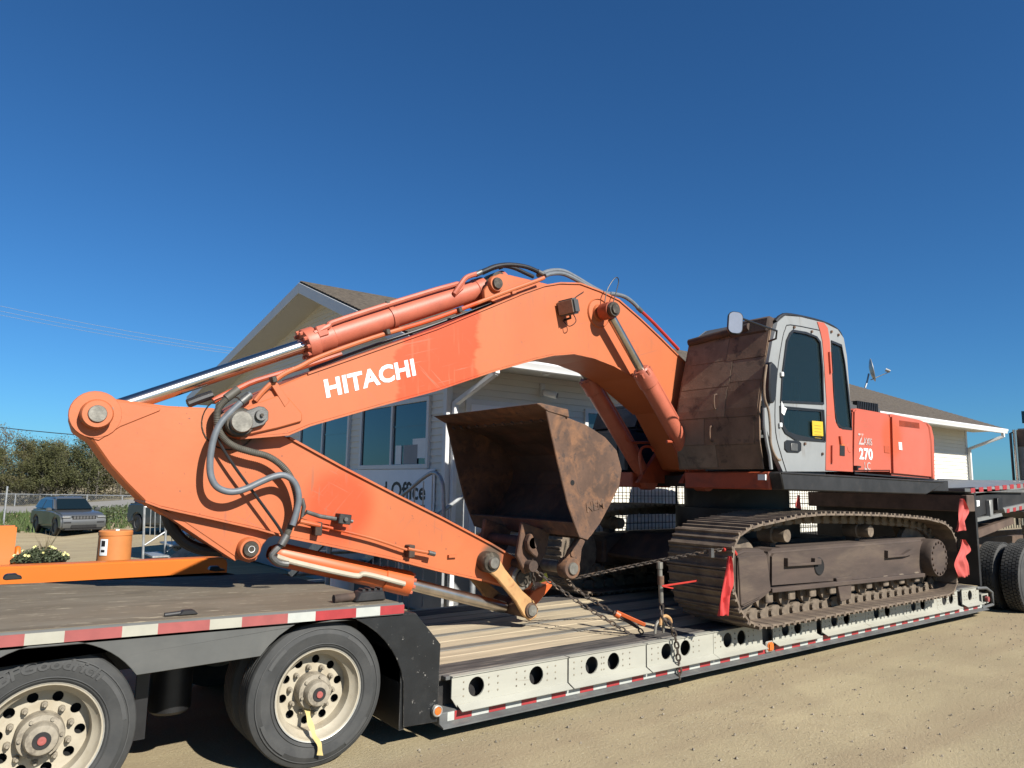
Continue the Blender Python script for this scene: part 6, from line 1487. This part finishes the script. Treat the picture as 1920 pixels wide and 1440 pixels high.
for z0_, z1_ in ((1.011, 1.081), (0.941, 0.971)):
    q = B(); r_ = OR + .0045
    ar = [R(214 + i * 5) for i in range(4)]
    q.v = [(OX + r_ * math.cos(t), OY + r_ * math.sin(t), z) for t in ar for z in (z0_, z1_)]
    q.f = [(2 * i, 2 * i + 2, 2 * i + 3, 2 * i + 1) for i in range(3)]
    q.out('label_print', 'ink', lbo, recalc=False)
B().box(OX - .02, OX + .02, OY - .12, OY - .08, 1.199, 1.216).out('lid_knob', 'white_paint', oc)
pln = thing('flower_planter', 'planter of pale yellow petunias with grassy spikes behind the trailer', 'planter', (0.809, 5.70, 0))
B().lathe([(0, 0), (.20, 0), (.26, .82), (.28, .87), (.25, .87), (.23, .80), (0, .80)], (0.809, 5.70, 0), (0, 0, 1), 30).out('pot', 'black_trim', pln)
B().lathe([(0, .0), (.24, 0)], (0.809, 5.70, .83), (0, 0, 1), 24).out('soil', 'soil', pln)
rn = random.Random(31); q = B(); f2 = B()
for i in range(1500):
    a = rn.uniform(0, 6.28); r_ = .30 * math.sqrt(rn.random()); h = .17 * (1 - (r_ / .33) ** 2) * rn.random() ** .5
    c = Vector((0.809 + r_ * math.cos(a), 5.70 + r_ * math.sin(a), .86 + h)); s_ = rn.uniform(.010, .022); n_ = Vector((rn.gauss(0, 1), rn.gauss(0, 1), rn.gauss(.6, 1))).normalized(); u = n_.orthogonal().normalized(); v = n_.cross(u)
    q.add([c - u * s_, c - v * s_ * .6, c + u * s_, c + v * s_ * .6], [(0, 1, 2, 3)])
q.out('foliage', 'plant_leaf', pln, smooth=None, recalc=False)
for i in range(22):
    a = rn.uniform(0, 6.28); r_ = .28 * math.sqrt(rn.random()); h = .17 * (1 - (r_ / .34) ** 2)
    c = Vector((0.809 + r_ * math.cos(a), 5.70 + r_ * math.sin(a), .865 + h)); n_ = (Vector((math.cos(a), math.sin(a), 1.2)) * .6 + Vector((0, -.9, 0))).normalized(); u = n_.orthogonal().normalized(); v = n_.cross(u); s_ = rn.uniform(.014, .024)
    q = B(); ring_ = [c + (u * math.cos(6.283 * k / 10) + v * math.sin(6.283 * k / 10)) * s_ * (1 if k % 2 else .75) + n_ * .006 for k in range(10)]
    q.add([c - n_ * .01] + ring_, [(0, 1 + k, 1 + (k + 1) % 10) for k in range(10)]); q.out('flower', 'petal', pln, recalc=False)
q = B()
for i in range(22):
    a = rn.uniform(0, 6.28); L = rn.uniform(.18, .34); o_ = Vector((0.849, 5.70, .93)); e = o_ + Vector((math.cos(a) * L * .55, math.sin(a) * L * .55, L)); w_ = Vector((-math.sin(a), math.cos(a), 0)) * .006
    q.add([o_ - w_, o_ + w_, e], [(0, 1, 2)])
q.out('spikes', 'dry_grass', pln, recalc=False)
pl_ = thing('white_pail', 'small white pail on the weedy gravel behind the rear deck', 'pail', (3.95, 4.1, 0))
pxy = (3.95, 4.1)
B().lathe([(0, .30), (.13, .30), (.14, .315), (.15, .30), (.15, .66), (.14, .66), (.135, .34)], (pxy[0], pxy[1], 0), (0, 0, 1), 24).out('body', 'white_paint', pl_)
B().box(pxy[0] - .3, pxy[0] + .3, pxy[1] - .25, pxy[1] + .3, 0, .29).out('block', 'concrete', pl_, bevel=.01)

tf = B(); rn = random.Random(41)
for i in range(700):
    x = rn.uniform(2.9, 5.2); y = rn.uniform(3.4, 4.1) + (.4 if x < 4.2 else 0); 
    if rn.random() < .5: x = rn.choice((3.1, 3.5, 4.4, 4.9)) + rn.gauss(0, .08); y = 3.7 + rn.gauss(0, .1)
    h = rn.uniform(.04, .22); a = rn.uniform(0, 6.28); w_ = .006
    tf.add([(x - w_ * math.cos(a), y - w_ * math.sin(a), 0), (x + w_ * math.cos(a), y + w_ * math.sin(a), 0), (x + rn.gauss(0, .05), y + rn.gauss(0, .05), h)], [(0, 1, 2)])
tf.out('weed_tufts', 'grass', kind='stuff', label='thin weeds sprouting between the trailer and the office', cat='weeds', smooth=None, recalc=False)

# ------------------------------------------------------------ steel steps at the left
YS = 14.1
ls = thing('metal_steps', 'open galvanised steps with perforated treads standing on the lot', 'stairs', (3.9, YS, -.1))
def q3(px): return px
for pth in ([(3.413,14.1,1.184),(3.477,14.1,0.063)], [(3.893,14.1,0.907),(3.951,14.1,-0.032)]):
    B().cyl((pth[0][0], YS, pth[0][2]), (pth[1][0], YS, -.15), .028, n=10).out('post', 'galv', ls)
for pth in ([(3.554,14.1,1.121),(3.577,14.1,0.52)], [(3.648,14.1,1.096),(3.683,14.1,0.48)], [(3.767,14.1,1.032),(3.789,14.1,0.588)], [(4.258,14.1,0.738),(4.272,14.1,0.55)], [(4.371,14.1,0.672),(4.382,14.1,0.509)], [(4.038,14.1,0.68),(4.07,14.1,0.246)], [(4.144,14.1,0.678),(4.171,14.1,0.304)]):
    B().cyl(pth[0], pth[1], .010, n=6).out('baluster', 'galv', ls)
for pth in ([(3.481,14.1,0.304),(3.993,14.1,0.657)], [(3.403,14.1,1.171),(4.091,14.1,1.242)], [(3.931,13.9,0.157),(4.475,13.9,0.582)], [(3.893,14.1,0.907),(4.687,14.1,1.368)]):
    B().cyl(pth[0], pth[1], .022, n=8).out('rail', 'galv', ls)
sg_ = [(3.89,0.007),(4.576,0.505),(4.613,0.318),(4.235,-0.01)]
B().prism(sg_, 13.68, 13.72).out('stringer', 'galv', ls)
sx0 = [(3.596,13.9,0.075)][0]
for i in range(5):
    x = sx0[0] + i * .34; z = .08 + i * .24
    B().box(x, x + .36, 13.72, 14.8, z - .04, z).out('tread', 'galv', ls, bevel=.005)
    B().plate([(13.72, z - .22), (14.8, z - .22), (14.8, z - .045), (13.72, z - .045)], [circ(13.9 + k * .15, z - .13, .045, 10) for k in range(6)], x + .32, x + .34, 'x').out('riser', 'black_steel', ls)
B().box(sx0[0] + 1.7, sx0[0] + 3.0, 13.7, 14.8, 1.10, 1.2).out('landing', 'galv', ls)
for x in (1.8, 2.9): B().cyl((sx0[0] + x, 13.8, -.15), (sx0[0] + x, 13.8, 1.1), .035).out('leg', 'galv', ls)

# ------------------------------------------------------------ chains, binders, flags
def chain_obj(label, path, link_len=.062, wire=.0062, group='load chains tying the excavator to the trailer', sag=0.0):
    P = [Vector(p) for p in path]
    if len(P) == 2 and sag: P = [P[0], (P[0] + P[1]) / 2 - Vector((0, 0, sag)), P[1]]
    P = spline(P, 10) if len(P) > 2 else P
    ptx = []; acc = 0.0; pit = link_len - 2 * wire - .004; nxt = 0.0
    for i in range(len(P) - 1):
        sg2 = (P[i + 1] - P[i]); L = sg2.length
        while nxt <= acc + L: ptx.append((P[i] + sg2 * ((nxt - acc) / L), sg2.normalized())); nxt += pit
        acc += L
    b = B(); hl = link_len / 2 - wire; hw_ = link_len * .29
    for i, (p, t) in enumerate(ptx):
        s_ = t.cross(Vector((.3, -.7, .65)).normalized()).normalized(); u = t.cross(s_)
        if i % 2: s_ = u
        pts_ = []
        r_ = hw_ - wire * .5
        for k in range(5): a = R(-90 + 45 * k); pts_.append(p + t * (hl - r_ + r_ * math.cos(a)) + s_ * (r_ * math.sin(a)))
        for k in range(5): a = R(90 + 45 * k); pts_.append(p + t * (-hl + r_ + r_ * math.cos(a)) + s_ * (r_ * math.sin(a)))
        n0 = len(b.v); m_ = len(pts_)
        for k in range(m_):
            tg = (pts_[(k + 1) % m_] - pts_[k - 1]).normalized(); a_ = tg.cross(s_.cross(t)).normalized(); c_ = tg.cross(a_)
            for j in range(5): an = 2 * math.pi * j / 5; b.v.append(tuple(pts_[k] + (a_ * math.cos(an) + c_ * math.sin(an)) * wire))
        for k in range(m_):
            k2 = (k + 1) % m_
            for j in range(5): j2 = (j + 1) % 5; b.f.append((n0 + k * 5 + j, n0 + k * 5 + j2, n0 + k2 * 5 + j2, n0 + k2 * 5 + j))
    return b.out('load_chain', 'chain_steel', label=label, cat='chain', group=group)
c1a = [(4.444,1.05,1.133)][0]; c1b = [(5.192,0.288)][0]; c1b = (c1b[0], c1b[1], .47)
c2b = [(5.32,0.265)][0]; c2b = (c2b[0], c2b[1], .48)
chain_obj('rusty chain from the arm tip down to the deck edge, lower of two', [c1a, c1b], .070, .0075, sag=.03)
m1 = [(4.875,0.85,0.914)][0]
bnd_a = [(5.098,0.42,0.66)][0]; bnd_b = [(5.299,0.3,0.525)][0]
chain_obj('rusty chain from the bucket coupler to the lever binder', [m1, bnd_a], .070, .0075, sag=.02)
chain_obj('short chain tail between the lever binder and the deck edge', [bnd_b, c2b], .070, .0075)
chain_obj('short chain draped vertically over the arm tip pin', [[(4.594,1.06,1.053)][0], [(4.605,1.03,0.972)][0], [(4.616,1.05,0.836)][0]], .060, .0065)
chain_obj('long chain rising from the coupler to the near track', [[(4.778,0.85,0.92)][0], [(5.554,0.25,1.137)][0], [(5.867,-0.12,1.242)][0], [(6.027,-0.2,1.263)][0]], .062, .0068, sag=.0)
chain_obj('loose chain hanging over the white side beam with its end free', [[(5.325,-0.02,0.646)][0], [(5.369,-0.045,0.589)][0], [(5.434,-0.05,0.472)][0], [(5.475,-0.05,0.277)][0], [(5.493,-0.05,0.065)][0]], .080, .0095)
chain_obj('chain shackled below the upright ratchet binder', [[(5.373,0.06,0.785)][0], [(5.344,0.03,0.646)][0], [(5.296,0.02,0.595)][0]], .075, .009)
chain_obj('chain lying in a heap on the far side of the rear deck', [(2.95, 1.9, .50), (3.1, 2.1, .52), (3.2, 2.35, .50), (3.45, 2.3, .52), (3.5, 2.1, .50), (3.75, 2.25, .5)], .075, .009)
# lever binder (orange handle)
lbn = thing('lever_binder', 'orange handled lever binder tightening the lower chain', 'chain binder', bnd_a)
A_, B_ = Vector(bnd_a), Vector(bnd_b); d_ = (B_ - A_).normalized()
B().cyl(A_, B_, .020, n=12).out('barrel', 'rust_dark', lbn)
B().cyl(A_ + d_ * .02, A_ + d_ * .07, .034, n=12).out('collar', 'bright_orange', lbn)
hd_ = [(5.303,0.2,0.556)][0]
B().beam(A_ + d_ * .04 + Vector((0, 0, .02)), Vector(hd_), .02, .035).out('handle', 'bright_orange', lbn, bevel=.004)
# upright ratchet binder (red handle)
rbn = thing('ratchet_binder', 'upright ratchet binder with red handle standing at the deck edge', 'chain binder', (5.6, .06, .5))
ra = [Vector(p) for p in [(5.357,0.06,1.12),(5.369,0.06,0.972),(5.373,0.06,0.775)]]
B().cyl(ra[0], ra[2], .022, n=12).out('barrel', 'pin_steel', rbn)
B().cyl(ra[0] + Vector((0, 0, .03)), ra[0] - Vector((0, 0, .03)), .030, n=10).out('end_eye', 'pin_steel', rbn)
B().cyl(ra[1] + Vector((0, 0, .05)), ra[1] - Vector((0, 0, .03)), .030, n=12).out('ratchet', 'rust', rbn)
h2 = [(5.293,-0.02,0.942),(5.807,-0.02,0.957)]; B().beam(h2[0], h2[1], .010, .018).out('handle', 'red_paint', rbn, bevel=.004)
h2 = [(5.301,-0.02,0.942),(5.449,-0.02,0.912),(5.449,-0.02,0.927)]; B().beam(h2[0], h2[1], .008, .012).out('pawl', 'red_paint', rbn)
B().tube([(5.237,0.02,0.515),(5.252,0.02,0.59),(5.296,0.02,0.624),(5.347,0.02,0.6),(5.353,0.02,0.512)], .014, n=8).out('deck_ring', 'pin_steel', rbn)
B().tube([(5.288,0.0,0.589),(5.303,0.0,0.645),(5.362,0.0,0.664),(5.421,0.0,0.634),(5.435,0.0,0.594)], .016, n=8).out('grab_hook', 'yellow_link', rbn)
hk_ = thing('track_hook', 'small steel hook holding the long chain on the near track', 'hook', (6.1, -.15, 1.2))
B().prism([(5.838,1.277),(5.878,1.275),(5.883,1.184),(5.835,1.186)], -.17, -.13).out('plate', 'steel', hk_, bevel=.004)
B().tube([(5.977,-0.2,1.26),(6.06,-0.2,1.261),(6.143,-0.2,1.237),(6.176,-0.2,1.205)], .018, n=8).out('clip', 'red_paint', hk_)

def flag(label, left, right, m_='flag_red', fold=.018, seed=1):
    """cloth hanging in folds between a left and a right hem line (listed top to bottom); has thickness"""
    rn = random.Random(seed); ph = rn.uniform(0, 6); nv, nu = 18, 12
    Lp = spline([Vector(p) for p in left], 12); Rp = spline([Vector(p) for p in right], 12)
    def at_(P, t): k = t * (len(P) - 1); i = min(int(k), len(P) - 2); return P[i].lerp(P[i + 1], k - i)
    nrm_ = Vector((-.25, -1, 0)).normalized(); g0 = []
    for j in range(nv + 1):
        t = j / nv; l, r_ = at_(Lp, t), at_(Rp, t)
        for i in range(nu + 1):
            u = i / nu
            g0.append(l.lerp(r_, u) + nrm_ * (fold * (.35 + .65 * t) * math.sin(u * 8.5 + ph + t * 2.2) + fold * .5 * math.sin(u * 17 - t * 5 + ph)) + Vector((0, 0, rn.uniform(-.006, .006) if j == nv else 0)))
    b = B(); n0 = len(g0)
    b.v = [tuple(p) for p in g0] + [tuple(p - nrm_ * .003) for p in g0]
    for j in range(nv):
        for i in range(nu):
            a = j * (nu + 1) + i; b.f.append((a, a + 1, a + nu + 2, a + nu + 1)); b.f.append((n0 + a, n0 + a + nu + 1, n0 + a + nu + 2, n0 + a + 1))
    for j in range(nv):
        for i in (0, nu): a = j * (nu + 1) + i; b.f.append((a, a + nu + 1, n0 + a + nu + 1, n0 + a))
    for i in range(nu):
        for j in (0, nv): a = j * (nu + 1) + i; b.f.append((a, a + 1, n0 + a + 1, n0 + a))
    return b.out('warning_flag', m_, label=label, cat='flag', group='red warning flags on the load', smooth=80)
flag('bright red flag hanging at the front corner of the near track', [(5.836,-0.36,1.219),(5.782,-0.36,1.066),(5.72,-0.36,0.876),(5.692,-0.36,0.768),(5.674,-0.36,0.68)], [(5.876,-0.36,1.218),(5.904,-0.36,1.108),(5.915,-0.36,0.959),(5.862,-0.36,0.851),(5.848,-0.36,0.697)], 'flag_red', .03, 1)
flag('upper red flag hanging on the dark bulkhead behind the track', [(11.737,-0.06,1.748),(11.681,-0.06,1.617),(11.586,-0.06,1.465),(11.519,-0.06,1.368),(11.453,-0.06,1.279)], [(11.791,-0.06,1.748),(11.929,-0.06,1.576),(11.842,-0.06,1.492),(11.791,-0.06,1.4),(11.829,-0.06,1.292)], 'flag_pink', .035, 2)
flag('lower frayed pink-red flag at the rear corner of the track', [(10.934,-0.34,1.21),(10.863,-0.34,1.078),(10.707,-0.34,0.91),(10.741,-0.34,0.817),(10.838,-0.34,0.7)], [(11.067,-0.34,1.199),(11.267,-0.34,1.054),(11.101,-0.34,0.99),(11.15,-0.34,0.866),(11.144,-0.34,0.723)], 'flag_pink', .03, 3)
flag('small red flag seen under the house beyond the tracks', [(12.031,2.75,1.739),(11.954,2.75,1.578),(11.997,2.75,1.465)], [(12.065,2.75,1.739),(12.123,2.75,1.587),(12.132,2.75,1.463)], 'flag_pink', .02, 4)
flag('scrap of red flag poking up behind the arm below the bucket', [(4.861,2.3,1.331),(4.802,2.3,1.278),(4.744,2.3,1.238)], [(4.898,2.3,1.324),(4.862,2.3,1.265),(4.842,2.3,1.199)], 'flag_pink', .012, 5)

# ------------------------------------------------------------ gooseneck extras and tractor on the right
B().prism([(12.246,1.891),(16.198,2.077),(16.177,1.989),(12.272,1.819)], .0, 2.6).out('gooseneck_deck', 'alu', tr, bevel=.006)
tp = [(12.241,1.867),(12.396,1.876),(12.543,1.882),(12.702,1.89),(12.854,1.897),(13.019,1.905),(13.155,1.911),(13.325,1.918),(13.466,1.926),(13.631,1.934),(13.764,1.94),(13.922,1.947),(14.06,1.954),(14.211,1.961),(14.341,1.966),(14.509,1.975)]
for i in range(0, len(tp) - 1, 2):
    (xa, za), (xb, zb) = tp[i], tp[i + 1]
    B().add([(xa, -.004, za - .035), (xb, -.004, zb - .035), (xb, -.004, zb + .035), (xa, -.004, za + .035), (xa, .004, za - .035), (xb, .004, zb - .035), (xb, .004, zb + .035), (xa, .004, za + .035)], [(0, 1, 2, 3), (0, 4, 5, 1), (3, 2, 6, 7), (0, 3, 7, 4), (1, 5, 6, 2)]).out('reflective_tape', 'tape_red', tr)
B().prism([(12.5,1.785),(14.493,1.88),(16.377,1.97),(16.227,1.357),(13.575,1.599),(12.444,1.446)], .06, 2.5).out('gooseneck_web', 'black_steel', tr)
B().prism([(13.447,1.594),(16.129,1.794),(16.101,1.679),(13.497,1.517)], .0, .3).out('gooseneck_rail', 'alu', tr, bevel=.004)
for pl in ([(13.563,1.58),(13.674,1.588),(13.661,1.524),(13.551,1.516)], [(13.831,1.599),(13.945,1.607),(13.932,1.542),(13.819,1.535)], [(14.096,1.619),(14.201,1.627),(14.188,1.561),(14.083,1.554)]):
    B().prism(pl, -.005, .001).out('reflective_tape', 'tape_red', tr)
B().prism([(12.417,1.448),(13.062,1.488),(13.404,1.517),(13.437,1.466),(12.407,1.392)], .02, .5).out('gooseneck_rail', 'alu', tr)
B().prism([(12.724,1.248),(14.25,1.431),(14.275,1.324),(12.743,1.125)], .15, .45).out('gooseneck_beam', 'frame_brown', tr)
for pl, m_ in (([(12.919,1.721),(13.023,1.729),(13.021,1.488),(12.916,1.473)], 'alu'), ([(13.235,1.754),(13.428,1.763),(13.415,1.576),(13.221,1.561)], 'black_trim'), ([(12.448,1.713),(12.547,1.721),(12.532,1.632),(12.433,1.624)], 'paper')):
    B().prism(pl, -.0, .06).out('gooseneck_fitting', m_, tr, bevel=.004)

tk = thing('tractor_truck', 'highway tractor with tandem wheels hitched at the right edge', 'truck', (15, 1.3, 0))
for y in (.85, 1.65): B().box(12.9, 24.0, y, y + .1, .75, 1.02).out('chassis_rail', 'frame_brown', tk)
tw = make_wheel('wheel', (0, 0, 0), 0, r=.52, w=.285, rim_r=.30, truck=True)
first = True
for x in (13.55, 14.95):
    for y, rz in ((-.30, 0), (.05, 0), (2.90, 180), (2.55, 180)):
        if first: c = tw; first = False
        else: c = copy_tree(tw)
        place_part(c, tk, (x, y, .515)); c.rotation_euler = (0, 0, R(rz))
    B().cyl((x, .2, .52), (x, 2.4, .52), .08).out('axle', 'black_steel', tk)
B().cyl((14.2, .9, 1.06), (14.2, 1.7, 1.06), .12).out('fifth_wheel', 'black_steel', tk)
B().box(17.0, 19.4, -1.35, .98, .95, 3.13).out('cab', 'truck_steel', tk, bevel=.06, seg=2)
B().box(16.97, 16.998, -1.25, .94, 2.76, 3.10).out('rear_panel', 'frame_brown', tk, bevel=.01)
B().box(17.15, 19.2, -1.25, .90, 3.13, 3.62).out('roof_fairing', 'glass_dark', tk, bevel=.12, seg=3)
B().tube([(16.9, 1.0, 1.2), (16.9, 1.0, 3.03), (17.0, .93, 3.07)], .025, smooth=False).out('grab_bar', 'black_trim', tk)
B().cyl((16.93, .93, 1.2), (16.93, .93, 3.1), .04, n=14).out('exhaust_stack', 'chrome', tk)
B().cyl((16.99, .72, 2.48), (16.94, .72, 2.48), .085, n=18).out('work_light', 'black_trim', tk)
B().cyl((16.94, .72, 2.48), (16.935, .72, 2.48), .068, n=18).out('lens', 'lamp_glass', tk)
for x in (17.8,):
    c = copy_tree(tw); place_part(c, tk, (x, -1.38, .515))

# ------------------------------------------------------------ overhead cables
def cable(label, a, c, r_, m_='cable', sag=.5):
    a = Vector(a); c = Vector(c)
    P = [a.lerp(c, i / 12) - Vector((0, 0, sag * 4 * (i / 12) * (1 - i / 12))) for i in range(13)]
    B().tube(P, r_, n=5, smooth=False).out('overhead_cable', m_, label=label, cat='cable')
cable('dark overhead cable low over the tree line at the left', (-2.369,71.768,6.312), (21.823,53.983,4.957), .035, sag=.6)
cable('upper pale power line crossing the sky toward the gable', (-3.492,131.756,28.492), (47.995,94.998,19.167), .028, 'cable_pale', 1.0)
cable('middle pale power line crossing the sky toward the gable', (-3.479,134.319,28.16), (48.906,96.852,19.073), .026, 'cable_pale', 1.0)
cable('lower pale power line crossing the sky toward the gable', (-3.478,136.868,27.965), (49.803,98.691,19.131), .026, 'cable_pale', 1.0)
cable('thin dark cable past the right end of the office', (62.306,24.087,3.492), (71.647,17.382,2.015), .03, sag=.2)
